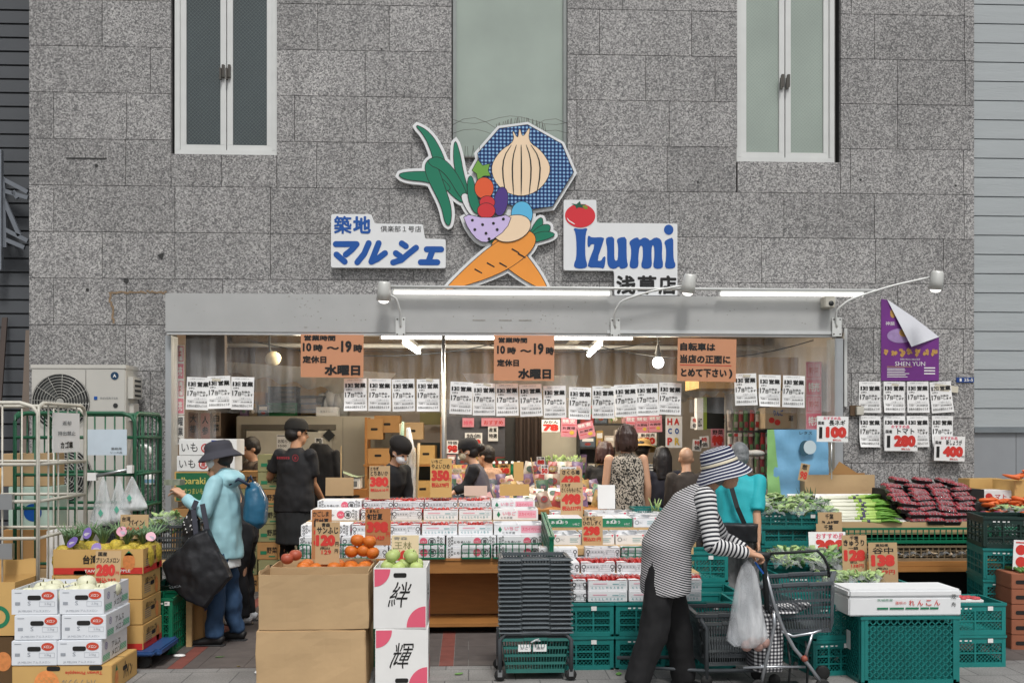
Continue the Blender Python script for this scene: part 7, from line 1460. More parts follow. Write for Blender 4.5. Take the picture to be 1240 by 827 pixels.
def inner_price(label, a, b, c, d, Y, yen, prod='特価', col=None): paper_sign('price_paper', label, 'price sign', a, b, c, d, Y, [(prod, .1, .06, .8, .26, 0, .03), (yen, .06, .36, .86, .56, 1, .09)], col or PAPER, [INK, RED])
inner_price('small white paper marked 98 on the left edge of the slate board', 541, 533, 555, 549, 2.05, '98'); inner_price('white paper marked 650 on the slate board', 563, 524, 584, 545, 2.05, '650'); paper_sign('price_paper', 'narrow white hand-written paper on the slate board', 'price sign', 591, 516, 603, 534, 2.05, [('産直', .1, .1, .8, .3, 0, .04), ('特選', .1, .5, .8, .3, 0, .04)], PAPER)
paper_sign('price_paper', 'faint pink and white flyer high on the slate board', 'price sign', 560, 506, 574, 517, 2.04, [('特売', .1, .3, .8, .5, 1, .03)], PKP, [INK, PINK]); paper_sign('price_paper', 'wide faint pink flyer high on the right of the slate board', 'price sign', 583, 506, 612, 516, 2.04, [('おすすめ', .1, .3, .8, .5, 1, .03)], PKP, [INK, RED])
m = MB(); m.sheet(lambda u, v: (X(624, 1.5) + (X(656, 1.5) - X(624, 1.5)) * u, 1.5 + .04 * math.sin(u * 22) * (.3 + .7 * v), .1 + v * (Z(505, 1.5) - .1)), 40, 6); tag(m.build('brown_curtain', mat('curtain_brown', '#2e211a', .8, var=.2)), 'dark brown pleated curtain hanging in the middle of the shop', 'curtain'); m = MB(); m.bb(X(612, 1.55), X(626, 1.55), 1.55, 1.7, 0, Z(505, 1.5)); tag(m.build('black_pillar', DARK), 'black upright post beside the brown curtain', 'post')
t = thing('glass_fridge', 'pale upright fridge with a dark glass door behind the wrapped poles', 'fridge', (X(519, 2.5), 2.7, 0)); m = MB(); ww = X(537, 2.5) - X(502, 2.5); hz = Z(516, 2.5); m.bb(-ww / 2, ww / 2, -.2, .3, 0, hz); m.build('cabinet', IW, t, bevel=.01); m = MB(); m.bb(-ww * .36, ww * .4, -.212, -.201, .3, hz - .2); m.build('glass_door', mat('fridge_glass', '#3c4a48', .15, var=.3, scale=8), t); m = MB()
for z in (.6, .9): m.bb(-ww * .36, ww * .4, -.218, -.213, z, z + .02)
m.build('shelf_edge', WFR, t)
t = thing('hanging_sign_box', 'dark olive box sign hanging above the glass fridge', 'box', tuple(P(522, 507, 2.3))); m = MB(); m.bb(-.13, .13, -.05, .05, -.07, .08); m.build('box_body', mat('olive_box', '#5a552d', .6), t)
t = thing('pole_bundle', 'bundle of tall sticks and a furled umbrella wrapped in plastic standing among the goods', 'bundle', (X(492, .3), .3, 0)); m = MB(); r9 = random.Random(8)
for i in range(6): x = -.1 + i * .045; m.tube([(x * .6, 0, .4), (x, 0, 1.45 + r9.uniform(-.05, .22))], .013, 7)
m.build('sticks', mat('stick_tan', '#9c8866', .6, var=.2), t); m = MB(); m.loft([((.03, -.04, .5), .04, .04), ((.04, -.04, 1.0), .07, .06), ((.05, -.04, 1.35), .06, .05), ((.02, -.04, 1.62), .02, .02)], 14); m.build('wrap', BAGW, t); m = MB(); m.loft([((-.06, -.03, 1.1), .03, .03), ((-.05, -.03, 1.4), .04, .03), ((-.03, -.03, 1.68), .012, .012)], 10); m.build('umbrella', mat('umbrella_mint', '#8aa58a', .5, var=.2), t)
Ym = .35; xa, xb = X(545, -.1), X(735, -.1); t = thing('inner_table', 'low brown sales table inside the shop heaped with snack packs', 'table', ((xa + xb) / 2, Ym, 0)); w = xb - xa; m = MB(); m.bb(-w / 2, w / 2, -.55, .5, .8, .84); m.build('tabletop', WOOD, t)
for sx in (-1, 1):
 for sy in (-1, 1): m = MB(); m.bb(sx * (w / 2 - .05) - .02, sx * (w / 2 - .05) + .02, sy * .45 - .02, sy * .45 + .02, .01, .799); m.build('leg', WOOD, t)
SNC = [mat('snack%d' % i, c, .35, var=.3, scale=25) for i, c in enumerate(('#963b37', '#c9c0b5', '#6d5a78', '#a88a50', '#4a6b55', '#b58a8a', '#a38f7f', '#55606b', '#7d705c'))]
_sn = {}
def snack(i, loc, label, grp, rot, w=.12, h=.16):
 k = i % len(SNC)
 if k not in _sn:
  t = thing('snack_pack', '', 'snack'); m = MB(); m.sheet(lambda u, v: ((u - .5) * w, -.022 * math.sin(math.pi * u) * math.sin(math.pi * v), v * h), 8, 8); m.sheet(lambda u, v: ((.5 - u) * w, .022 * math.sin(math.pi * u) * math.sin(math.pi * v), v * h), 8, 8); m.build('pouch', SNC[k], t); m = MB(); m.disc(0, h * .52, w * .3, h * .2, -.0235, 0, 14); m.text('もち' if k % 2 else '菓子', 0, h * .52, w * .4, h * .18, -.0255, 1, .03); m.build('printing', [SNC[(k + 3) % 9], SNC[(k + 1) % 9]], t); _sn[k] = t; o = t
 else: o = dup(_sn[k], loc)
 o.location = loc; o.rotation_euler = rot; o['label'] = label; o['group'] = grp; return o
rs_ = random.Random(21); n = 0
for row_ in range(4):
 for i in range(15):
  px = 548 + i * 12.3 + rs_.uniform(-3, 3); y = -.12 + row_ * .2; snack(rs_.randrange(9), (X(px, y), y, .845 + row_ * .045 + rs_.uniform(0, .03)), f'small snack pack on the inner sales table, {ORD[i]} from the left in row {("one", "two", "three", "four")[row_]}', 'snack packs on the inner table', (R(rs_.uniform(-50, -10)), R(rs_.uniform(-20, 20)), R(rs_.uniform(-40, 40))))
for i in range(16): px = 642 + (i % 8) * 8; snack([2, 0, 5, 1, 6][i % 5], (X(px, .3) + rs_.uniform(-.02, .02), .35 + .1 * (i // 8), 1.0 + .12 * (i // 8)), f'snack pack in the raised heap, {ORD[i % 8]} from the left in the {("lower", "upper")[i // 8]} row', 'snack packs in the raised heap', (R(-12), R(rs_.uniform(-14, 14)), R(rs_.uniform(-20, 20))))
m = MB(); m.bb(X(640, .35), X(706, .35), .3, .75, .841, .99); tag(m.build('riser_box', CARD2), 'brown riser box under the raised snack heap', 'box'); m = MB(); m.bb(X(640, .35), X(706, .35), .52, .75, .991, 1.11); tag(m.build('riser_box', CARD2), 'small upper riser box under the back of the snack heap', 'box')
for i, (a, b, c, d, Y, card, lab) in enumerate(((605, 586, 641, 600, -.32, CARDY, 'blank tan card lying across the inner table'), (562, 588, 590, 600, -.35, mat('pale_pink_card', '#d3b9ab', .7), 'blank pinkish card in front of the capped woman'), (622, 559, 634, 582, .0, CARDY, 'narrow tan upright card beside the brown curtain'), (394, 578, 428, 600, -.5, CARD, 'plain brown carton flap standing behind the strawberries near the man in black'))): price_card(lab, a, b, c, d, Y, [], card, lean=R(-6), cat='card')
m = MB(); p, q = P(643, 554, -.2), P(649, 592, -.2); m.bar(p, q, .03, .008); tag(m.build('wooden_lath', WOODP), 'pale wooden slat leaning on the inner table', 'slat'); m = MB(); p, q = P(413, 540, -.4), P(413, 580, -.4); m.bar(p, q, .012, .008); tag(m.build('wood_stick', WOODP), 'thin pale stick above the plain brown flap', 'stick')
inner_price('white price card marked 50 among the snack heap', 655, 563, 664, 574, .1, '50', 'お得'); inner_price('white price card marked 88 high in the snack heap', 650, 553, 660, 563, .25, '88', 'お得'); inner_price('white and red card marked 128 behind the cards of the strawberry slope', 679, 565, 698, 586, -.3, '128', 'いちご')
for k in range(3):
 for c in range(3): crate(f'green crate at the back of the shop, {ORD[k]} from the ground in the {("left", "middle", "right")[c]} stack', (X(665 + c * 32, 1.6), 1.8, k * .36), 0, .4, .4, .355, 'win', GREENP, nx=5, nz=6, group='green crates at the back')
crate('green crate behind the turquoise man beside the dark haired visitors', (X(786, 1.7), 1.9, .36), 0, .5, .4, .6, 'win', GREENP, nx=5, nz=8)
for i in range(10): veg_pack(f'pale green sprout pack on the back crates, {ORD[i]} from the left', (X(652 + i * 5.6, 1.6), 1.65 + .08 * (i % 2), 1.085), i, .1, .12, .2, LEAFP, 'sprout packs')
for i in range(5): t = thing('green_bottle', f'green bottle with a white cap behind the capped woman, {ORD[i]} from the left', 'bottle', (X(598 + i * 7.5, 1.0), 1.0, 1.05), 0, 'green bottles'); m = MB(); m.lathe([(.0, 0), (.032, .001), (.033, .12), (.014, .17), (.013, .19)], 12); m.build('glass', mat('bottle_green', '#1c6b48', .15), t); m = MB(); m.lathe([(.015, .19), (.016, .215), (.0, .216)], 10); m.build('cap', WHITE, t)
m = MB(); m.bb(X(590, 1.0), X(640, 1.0), .9, 1.3, 0, 1.048); tag(m.build('bottle_stand', mat('stand_green', '#1c5a40', .5)), 'green stand under the bottles', 'stand'); inner_price('tan price card marked 68 in front of the green bottles', 603, 562, 618, 574, .85, '68', '茶', CARDY)
t = thing('snack_shelf', 'shelf of orange snack packs left of the capped woman', 'shelf', (X(556, 1.6), 1.7, 0)); m = MB(); m.bb(-.28, .28, -.2, .2, 0, .95); m.build('cabinet', CARD2, t)
for i in range(12): snack(3 if i % 3 else 0, (X(545 + (i % 6) * 5.5, 1.5), 1.55 + .12 * (i // 6), .955 + .1 * (i // 6)), f'orange snack pack behind the 350 card, {ORD[i % 6]} from the left, {("front", "back")[i // 6]} row', 'orange snack packs', (R(-15), R(rs_.uniform(-12, 12)), 0))
FLY = [('特売', .08, .06, .4, .22, 2, .05), ('安', .56, .06, .3, .22, 2, .05), ('|', .08, .36, .84, .03, 1), ('お買得', .1, .46, .8, .14, 0, .02), ('o', .55, .66, .3, .22, 3), ('|', .08, .72, .4, .03, 1)]
for i, (a, b, c, d, tl) in enumerate(((679, 506, 698, 529, 2), (702, 511, 722, 530, -14), (757, 504, 769, 526, 3), (770, 504, 785, 524, 1), (786, 503, 802, 523, -2))): t = paper_sign('sale_flyer', f'pink sale flyer hanging inside the shop, {ORD[i]} from the left', 'flyer', a, b, c, d, .9, FLY, PKP, [INK, RED, WHITE, mat('flyer_yellow', '#d8b84a', .5)], tilt=R(tl), group='pink sale flyers')
inner_price('white paper marked 78 hanging beside the brown curtain', 656, 508, 678, 523, 1.2, '78', 'みかん'); inner_price('white and blue paper marked 150 right of the brown haired woman', 774, 524, 795, 539, 1.1, '150', '新発売')
t = paper_sign('letter_poster', 'white poster with red, blue and yellow letters near the dark haired visitors', 'poster', 806, 504, 826, 542, .8, [('H', .1, .06, .3, .22, 1, .06), ('A', .52, .06, .3, .22, 1, .06), ('C', .14, .38, .24, .18, 2, .06), ('O', .56, .38, .24, .18, 2, .06), ('P', .1, .68, .3, .24, 1, .06), ('R', .54, .68, .3, .24, 3, .06)], PAPER, [INK, RED, BLUE, mat('flyer_yellow', '#d8b84a')])
m = MB(); m.bb(X(700, 2.4), X(745, 2.4), 2.4, 2.6, .3, Z(530, 2.4)); tag(m.build('grey_cabinet', mat('cab_grey', '#6c7072', .5)), 'grey cabinet at the back behind the brown haired woman', 'cabinet'); m = MB(); m.bb(X(652, 2.2), X(698, 2.2), 2.2, 2.5, 1.12, Z(523, 2.2)); tag(m.build('white_cabinet', COLD), 'white cabinet on the wall above the sprout packs', 'cabinet')
m = MB(); m.bb(X(798, 1.3), X(806, 1.3), 1.3, 1.4, 0, Z(500, 1.3)); tag(m.build('black_post', DARK), 'black upright post behind the dark haired visitors', 'post')
t = thing('wall_box', 'black wall box with a green and white edge on the right inner wall', 'box', tuple(P(858, 500, 1.0))); m = MB(); m.bb(-.02, .17, 0, .2, -.17, .17); m.build('box_body', BLACKP, t); m = MB(); m.bb(-.06, -.021, -.01, .2, -.18, .17); m.build('green_edge', mat('edge_lime', '#8aa23c', .5), t); m = MB(); m.bb(-.13, -.061, -.012, .1, -.18, .16); m.build('white_edge', PAPER, t); m = MB(); m.text('出口', -.095, -.1, .04, .1, -.014, 0, .03); m.build('lettering', INK, t)
t = thing('hook_rack', 'grey wall rack carrying hanging packets at the right of the shop', 'rack', (X(905, .75), .75, 0)); m = MB(); ww = X(932, .75) - X(880, .75)
for i in range(7): m.bb(-ww / 2 + i * ww / 6 - .006, -ww / 2 + i * ww / 6 + .006, 0, .02, .5, Z(476, .75))
for k in range(6): m.bb(-ww / 2, ww / 2, -.02, -.008, .6 + k * .235, .612 + k * .235)
m.bb(-ww / 2, ww / 2, .03, .05, .5, Z(476, .75)); m.build('rails', mat('rack_grey', '#9a958f', .5, .3), t); PKC = [mat('packet%d' % i, c, .35, var=.3, scale=30) for i, c in enumerate(('#b3312f', '#b9ada2', '#4f7a4a', '#a89a94', '#8e3a40', '#c9c3bb', '#6d8f5f'))]; _pk = {}; cn = 0
for r_ in range(6):
 for c in range(8):
  k = (r_ * 3 + c * 5) % 7; z = .42 + r_ * .235; x = -ww / 2 + (c + .5) * ww / 8; loc = (t.location.x + x, .7, z)
  lab = f'hanging packet on the hook rack, {ORD[c]} from the left, {ORD[5 - r_]} row down'
  if k not in _pk:
   o = thing('hanging_packet', lab, 'packet', loc, 0, 'hanging packets'); q = MB(); q.sheet(lambda u, v: ((u - .5) * .045, -.012 * math.sin(math.pi * u), v * .21), 4, 6); q.build('pouch', PKC[k], o); q = MB(); q.quad(-.018, .018, .03, .09, -.013); q.quad(-.02, .02, .17, .2, -.013, 1); q.build('printing', [PKC[(k + 2) % 7], PKC[(k + 4) % 7]], o); _pk[k] = o
  else: o = dup(_pk[k], loc, 0, lab)
  o.rotation_euler = (0, R(rs_.uniform(-4, 4)), 0)
carton('printed_carton', 'tan carton with red and blue print on the high shelf', X(966, .5) - X(927, .5), .3, Z(492, .5) - Z(518, .5), mat('tan_pale', '#b7a488', .7), (X(946, .5), .65, Z(519, .5)), front=lambda m, M, w, h: (m.text('りんご', -.03, h * .75, w * .3, h * .3, -.002, 0, .04, M), m.disc(-.1, h * .4, .03, .03, -.003, 1, M=M), m.disc(-.04, h * .3, .03, .03, -.004, 1, M=M), m.text('道', .1, h * .5, .05, .06, -.002, 2, .03, M)), inks=[BLUE, RED, INK]); m = MB(); m.bb(X(925, .5), X(985, .5), .48, .85, Z(521, .5), Z(519.5, .5)); m.bb(X(925, .5), X(929, .5), .8, .84, 0, Z(521, .5)); m.bb(X(980, .5), X(984, .5), .8, .84, 0, Z(521, .5)); tag(m.build('high_shelf', DARK), 'dark high shelf under the printed tan carton', 'shelf')
inner_price('pinkish small print sheet on the right inner wall', 861, 519, 877, 541, .95, '特', '野菜', PKP)
for i in range(6): m = MB(); m.ell((0, 0, 0), (.09, .06, .035), None, 12); tag(m.build('white_pack', mat('pack_greige', '#b3aea6', .5), loc=(X(907 + (i % 2) * 12, -.2), -.1, .95 + .07 * (i // 2) + (.28 if i > 3 else 0))), f'white wrapped pack beside the blue sack, {("left", "right")[i % 2]} one in the {("lowest", "middle", "top")[i // 2]} pair', 'pack', 'white packs beside the sack')
m = MB(); m.bb(X(900, -.2), X(928, -.2), -.25, .1, 0, .91); m.bb(X(900, -.2), X(928, -.2), -.2, .1, 1.15, 1.17); m.bb(X(927, -.2), X(929, -.2), .05, .1, .91, 1.3); tag(m.build('pack_stand', mat('stand_brown', '#4a3a30', .7)), 'brown stand with white packs beside the blue sack', 'stand')
# ================================================================== PEOPLE   (own axes: +x ahead, +y left, +z up)
def rotY(v, a, piv): v = Vector(v) - piv; return Vector((v.x * math.cos(a) + v.z * math.sin(a), v.y, -v.x * math.sin(a) + v.z * math.cos(a))) + piv
def hand(m, w, d, nrm, sidev, curl=.5, s=1, thumb=1):
 """palm and five separate fingers. d: hand direction, nrm: back of the hand, sidev: towards the thumb"""
 w = Vector(w); d = Vector(d).normalized(); nrm = Vector(nrm); nrm = (nrm - d * nrm.dot(d)).normalized(); sd_ = d.cross(nrm).normalized()
 if sd_.dot(Vector(sidev)) < 0: sd_ = -sd_
 pl_ = .085 * s
 m.loft([(w - d * .02, .024 * s, .019 * s), (w + d * .02, .031 * s, .017 * s), (w + d * pl_ * .7, .040 * s, .0155 * s), (w + d * pl_, .038 * s, .012 * s)], 12, lat=sd_)
 for i, (o, l, r_) in enumerate(((.029, .068, .0085), (.0095, .077, .009), (-.0105, .071, .0088), (-.029, .055, .0078))):
  a = w + d * (pl_ * .86) + sd_ * o * s; p = [a]; ang = 0
  for k, f in enumerate((.45, .31, .24)):
   ang += curl * (.55 if k == 0 else .9); p.append(p[-1] + (d * math.cos(ang) - nrm * math.sin(ang) + sd_ * o * .25).normalized() * l * f * s)
  for k in range(3): m.caps(p[k], p[k + 1], r_ * s * (1 - .08 * k), r_ * s * (1 - .08 * (k + 1)), 8)
 a = w + d * pl_ * .25 + sd_ * .028 * s; b = a + (d * .6 + sd_ * .75 - nrm * .35).normalized() * .035 * s; c = b + (d * .85 + sd_ * .25 - nrm * (.3 + .4 * curl)).normalized() * .032 * s; e = c + (d * .9 - sd_ * .1 - nrm * (.3 + .5 * curl)).normalized() * .024 * s
 m.caps(a, b, .0125 * s, .0105 * s, 8); m.caps(b, c, .0105 * s, .0095 * s, 8); m.caps(c, e, .0095 * s, .008 * s, 8)
CL = {}
def cloth(c, rough=.85, v=.12, sc_=9): return mat('cloth_' + c[1:], c, rough, var=v, scale=sc_, bump=.08, bscale=220)
SHOE = mat('shoe_black', '#191a1c', .6, var=.1); SOLE = mat('shoe_sole', '#2c2d2f', .7)
EYE = mat('eye_dark', '#17110e', .2, var=0); MASKM = mat('mask_white', '#dfe1e3', .7, var=.03)
def person(label, loc, rz, H=1.6, lean=0, headpitch=0, headyaw=0, L=None, Rr=None, legs=None, top=None, sleeve=.55, hem=.78, topw=1, bottom=None, skirt=None, hair='short', hairm=None, hat=None, mask=False, skin=None, shoes=True, apron=None, vox=.012, curl=.5, fine=False, bulge=0, sleevem=None, topattr=None, sleeveattr=None, wr=.014, nohands=False, straight=0):
 k = H / 1.66; t = thing('person', label, 'person', loc, rz); skin = skin or SKIN; V = lambda x, y, z: Vector((x, y, z)) * k
 piv = V(0, 0, .92); a = R(lean)
 up = lambda v: rotY(v, a, piv)
 J = dict(pel=V(0, 0, .90), wai=up(V(.0, 0, 1.04)), che=up(V(.005, 0, 1.24)), nek=up(V(-.012, 0, 1.385)), hed=up(V(.012, 0, 1.535)))
 for s_, n in ((1, 'l'), (-1, 'r')):
  J['sh' + n] = up(V(-.012, .165 * s_, 1.335)); arm = L if s_ > 0 else Rr
  if arm: J['el' + n], J['wr' + n] = Vector(arm[0]), Vector(arm[1])
  else: J['el' + n] = up(V(-.03, .205 * s_, 1.075)); J['wr' + n] = up(V(.03, .21 * s_, .85))
  if lean and not arm: J['el' + n] = J['sh' + n] + V(.02, .03 * s_, -.26); J['wr' + n] = J['el' + n] + V(.06, .0, -.23)
  hip = V(0, .088 * s_, .88); kn, an = (legs[0 if s_ > 0 else 1] if legs else (V(.02, .095 * s_, .47), V(-.015, .10 * s_, .085)))
  J['hp' + n], J['kn' + n], J['an' + n] = hip, Vector(kn), Vector(an)
 # --- head frame
 HM = Matrix.Translation(J['hed']) @ Matrix.Rotation(a * .35 + R(headpitch), 4, 'Y') @ Matrix.Rotation(R(headyaw), 4, 'Z') @ Matrix.Scale(k, 4)
 m = MB(); m.ell((-.012, 0, .032), (.098, .077, .098), HM, 18); m.ell((.028, 0, -.045), (.062, .056, .07), HM, 16); m.ell((.05, 0, -.085), (.03, .03, .026), HM, 10)
 m.caps(HM @ Vector((.083, 0, .012)), HM @ Vector((.103, 0, -.022)), .009 * k, .014 * k, 8); m.ell((.088, 0, -.03), (.014, .02, .009), HM, 8)
 m.ell((.083, 0, -.058), (.008, .022, .006), HM, 8); m.ell((.081, 0, -.069), (.009, .018, .006), HM, 8); m.ell((.075, 0, .03), (.016, .05, .012), HM, 10)
 for s_ in (-1, 1): m.ell((-.005, .078 * s_, -.01), (.022, .009, .032), HM, 10)
 m.caps(J['nek'] - (J['hed'] - J['nek']) * .2, J['nek'].lerp(J['hed'], .75), .055 * k, .048 * k, 14)
 m.loft([(J['pel'] - Vector((0, 0, .06)) * k, .15 * k, .105 * k), (J['pel'], .158 * k, .11 * k), (J['wai'], .128 * k, .092 * k), (J['che'], .15 * k, .105 * k), (J['nek'].lerp(J['che'], .3), .135 * k, .075 * k), (J['nek'], .055 * k, .052 * k)], 18)
 for n, s_ in (('l', 1), ('r', -1)):
  m.caps(J['sh' + n], J['el' + n], .047 * k, .036 * k, 12); m.caps(J['el' + n], J['el' + n].lerp(J['wr' + n], .35), .037 * k, .037 * k, 12); m.caps(J['el' + n].lerp(J['wr' + n], .35), J['wr' + n], .037 * k, .025 * k, 12)
  d = (J['wr' + n] - J['el' + n]).normalized()
  if not nohands:
   if abs(d.z) > .75: hand(m, J['wr' + n], d, (0, s_, .0), (1, 0, 0), curl, k)
   else: hand(m, J['wr' + n], d, (0, .25 * s_, 1), (0, -s_, .2), curl, k)
  m.caps(J['hp' + n], J['kn' + n], .082 * k, .056 * k, 12); m.caps(J['kn' + n], J['kn' + n].lerp(J['an' + n], .35), .055 * k, .055 * k, 12); m.caps(J['kn' + n].lerp(J['an' + n], .35), J['an' + n], .055 * k, .036 * k, 12)
  f = J['an' + n]; m.loft([(f + V(-.05, 0, -.03), .03 * k, .03 * k), (f + V(.02, 0, -.04), .038 * k, .032 * k), (f + V(.11, .01 * s_, -.058), .042 * k, .02 * k), (f + V(.155, .01 * s_, -.062), .025 * k, .014 * k)], 10)
 blob('body', m, skin, t, .0065 if fine else vox, 2)
 for s_ in (-1, 1): m = MB(); m.ell((.079, .031 * s_, .006), (.011, .014, .0065), HM, 10); m.build('eye', EYE, t)
 # --- clothes
 if bottom:
  m = MB()
  for n, s_ in (('l', 1), ('r', -1)):
   h, kn, an = J['hp' + n], J['kn' + n], J['an' + n]; w_ = 1.0 + straight
   m.loft([(h + V(0, -.01 * s_, .09), .1 * k, .115 * k), (h, .096 * k, .108 * k), (h.lerp(kn, .5), .083 * k * (1 + straight * .4), .09 * k * (1 + straight * .4)), (kn, .067 * k * w_, .07 * k * w_), (kn.lerp(an, .5), .063 * k * w_, .066 * k * w_), (an + V(0, 0, -.01), .056 * k * w_, .06 * k * w_)], 16)
  m.loft([(V(0, 0, .82), .165 * k, .118 * k), (V(0, 0, .92), .17 * k, .122 * k), (J['wai'], .145 * k, .108 * k)], 18); blob('trousers', m, bottom, t, vox, 3, wr=wr * 1.3, ws=11)
 if top:
  zb = lambda f: J['pel'].lerp(J['wai'], f)
  m = MB(); hv = V(0, 0, hem); tw = topw
  m.loft([(hv + (V(bulge * .3, 0, 0)), .182 * k * tw, .14 * k * tw), (J['pel'] + V(bulge * .4, 0, .03), .178 * k * tw, .135 * k * tw), (J['wai'] + V(-bulge * .2, 0, 0), .162 * k * tw, .125 * k * tw), (J['che'] + V(-bulge * .5, 0, 0), .172 * k * tw, .128 * k * tw), (J['nek'].lerp(J['che'], .28), .155 * k, .096 * k), (J['nek'].lerp(J['che'], .06), .085 * k, .07 * k), (J['nek'] + (J['nek'] - J['che']) * .1, .066 * k, .06 * k)], 22)
  sl = MB()
  for n, s_ in (('l', 1), ('r', -1)):
   if sleeve <= 0: continue
   S_, E_, W_ = J['sh' + n], J['el' + n], J['wr' + n]; q = sl if sleevem else m; inn = S_ + (J['che'] - S_) * .12 + Vector((0, -.03 * s_ * k, 0))
   q.caps(inn, S_, .056 * k, .064 * k, 14)
   if sleeve < .5: e = S_.lerp(E_, sleeve * 2); q.loft([(inn, .055 * k, .075 * k), (S_, .067 * k, .072 * k), (S_.lerp(e, .5), .066 * k, .068 * k), (e, .066 * k, .068 * k)], 14)
   else:
    e = E_.lerp(W_, min(1, (sleeve - .5) * 2)); q.loft([(inn, .055 * k, .07 * k), (S_, .067 * k, .07 * k), (S_.lerp(E_, .6), .058 * k, .06 * k), (E_, .055 * k, .056 * k)], 14); q.caps(S_.lerp(E_, .8), E_, .056 * k, .054 * k, 14); q.loft([(E_, .053 * k, .055 * k), (E_.lerp(e, .5), .05 * k, .05 * k), (e, .041 * k, .041 * k)], 14)
  blob('shirt', m, top, t, min(vox, .010), 3 if lean < 20 else 14, topattr, wr=wr, ws=8)
  if sleevem and sl.v: blob('sleeves', sl, sleevem, t, min(vox, .010), 3, (lambda c: sleeveattr(c, J)) if sleeveattr else None, wr=wr, ws=12)
 if skirt:
  m = MB(); m.loft([(V(0, 0, .42), .24 * k, .2 * k), (V(0, 0, .75), .2 * k, .16 * k), (V(0, 0, .92), .178 * k, .135 * k), (J['wai'], .145 * k, .108 * k)], 20); blob('skirt', m, skirt, t, vox, 3, wr=.01, ws=8)
 if apron: m = MB(); m.loft([(V(.0, 0, .5), .19 * k, .155 * k), (V(.0, 0, .8), .185 * k, .15 * k), (V(0, 0, 1.0), .172 * k, .14 * k)], 20); blob('apron', m, apron, t, vox, 3, wr=.008, ws=8)
 if shoes:
  for n, s_ in (('l', 1), ('r', -1)):
   f = J['an' + n]; m = MB(); m.loft([(f + V(-.075, 0, -.045), .034 * k, .035 * k), (f + V(-.03, 0, -.025), .044 * k, .05 * k), (f + V(.04, 0, -.04), .046 * k, .042 * k), (f + V(.12, .01 * s_, -.055), .05 * k, .028 * k), (f + V(.18, .008 * s_, -.064), .03 * k, .018 * k)], 12); so = blob('shoe', m, shoes if shoes is not True else SHOE, t, .009, 2)
   m = MB(); m.loft([(f + V(-.085, 0, -.078), .03 * k, .006), (f + V(.03, 0, -.078), .044 * k, .007), (f + V(.13, .01 * s_, -.078), .05 * k, .007), (f + V(.195, .008 * s_, -.078), .026 * k, .006)], 12); m.build('sole', SOLE, so)
 # --- hair and headwear
 hm_ = hairm or HAIRB
 if hair:
  m = MB()
  if hair in ('short', 'bob', 'long', 'bun', 'thin'):
   g = .9 if hair == 'thin' else 1
   m.ell((-.02, 0, .04), (.104 * g, .086 * g, .1 * g), HM, 18)
   if hair != 'thin': m.ell((-.045, 0, -.01), (.075, .083, .075), HM, 16)
   if hair in ('bob', 'long'):
    m.ell((-.035, 0, -.05), (.082, .1, .095), HM, 16)
    for s_ in (-1, 1): m.ell((.005, .078 * s_, -.045), (.06, .026, .085), HM, 12)
    r_ = random.Random(5)
    for i in range(64):
     an = r_.uniform(.55, 5.73); L_ = -.13 if hair == 'bob' else -.2; ps = []
     for f in (0, .35, .7, 1): z = .12 + (L_ - .12) * f; w_ = math.sqrt(max(0, 1 - ((z - .03) / .112) ** 2)) if z > .03 else 1; ps.append(HM @ Vector((-.028 + .102 * w_ * math.cos(an), .1 * w_ * math.sin(an), z)))
     if r_.random() < .9: m.loft([(ps[0], .008, .008), (ps[1], .01, .01), (ps[2], .01, .01), (ps[3], .004, .004)], 6)
   if hair == 'long': m.loft([(HM @ Vector((-.05, 0, 0)), .09 * k, .06 * k), (HM @ Vector((-.075, 0, -.12)), .1 * k, .055 * k), (HM @ Vector((-.09, 0, -.26)), .085 * k, .04 * k)], 14)
   if hair == 'bun': m.ell((-.14, 0, .02), (.05, .05, .05), HM, 12)
  blob('hair', m, hm_, t, .009, 3, wr=.003, ws=22)
 if hat:
  kind, hmat = hat[0], hat[1]; m = MB(); N = 32
  if kind == 'cap':
   m.lathe([(.112, .035), (.113, .06), (.104, .1), (.07, .14), (.0, .15)], N, M=HM @ Matrix.Translation((-.012, 0, 0)) @ Matrix.Diagonal((1.02, .88, 1, 1)))
   m.prism([(-.072, .09), (-.06, .15), (-.03, .19), (0, .2), (.03, .19), (.06, .15), (.072, .09)], .034, .04, 0, HM @ Matrix(((0, 0, 1, 0), (1, 0, 0, 0), (0, 1, 0, 0), (0, 0, 0, 1))))
  elif kind == 'puff': m.ell((-.03, 0, .075), (.125, .108, .085), HM, 18); m.lathe([(.103, .03), (.106, .055)], N, M=HM @ Matrix.Translation((-.012, 0, 0)) @ Matrix.Diagonal((1.03, .88, 1, 1)))
  else:
   ct, cr_, br, dr = hat[2:6]; q = [(.001, ct), (cr_ * .55, ct - .002), (cr_ * .84, ct - .014), (cr_ * .96, ct - .04), (cr_, .05), (cr_ + .004, .035)]; q += [(cr_ + (br - cr_) * f, .033 - dr * f ** 1.3) for f in (.15, .3, .45, .6, .75, .9, 1)]; q += [(br - .002, .03 - dr - .003)]
   n0 = len(q); m.lathe(q, 48, M=Matrix.Diagonal((1.04, .92, 1, 1)))
   sd0 = [0]
   for i in range(1, n0): sd0.append(sd0[-1] + math.dist(q[i], q[i - 1]))
   al = [sd0[i // 48] for i in range(len(m.v))]
   if len(hat) > 6: m.v = [(x, y + (.0), z + hat[6] * .012 * math.sin(3 * math.atan2(y, x) + 1) * max(0, (math.hypot(x, y) - cr_) / (br - cr_))) for x, y, z in m.v]
   ho = m.build('hat', hmat, t); at_ = ho.data.attributes.new('along', 'FLOAT', 'POINT'); at_.data.foreach_set('value', al)
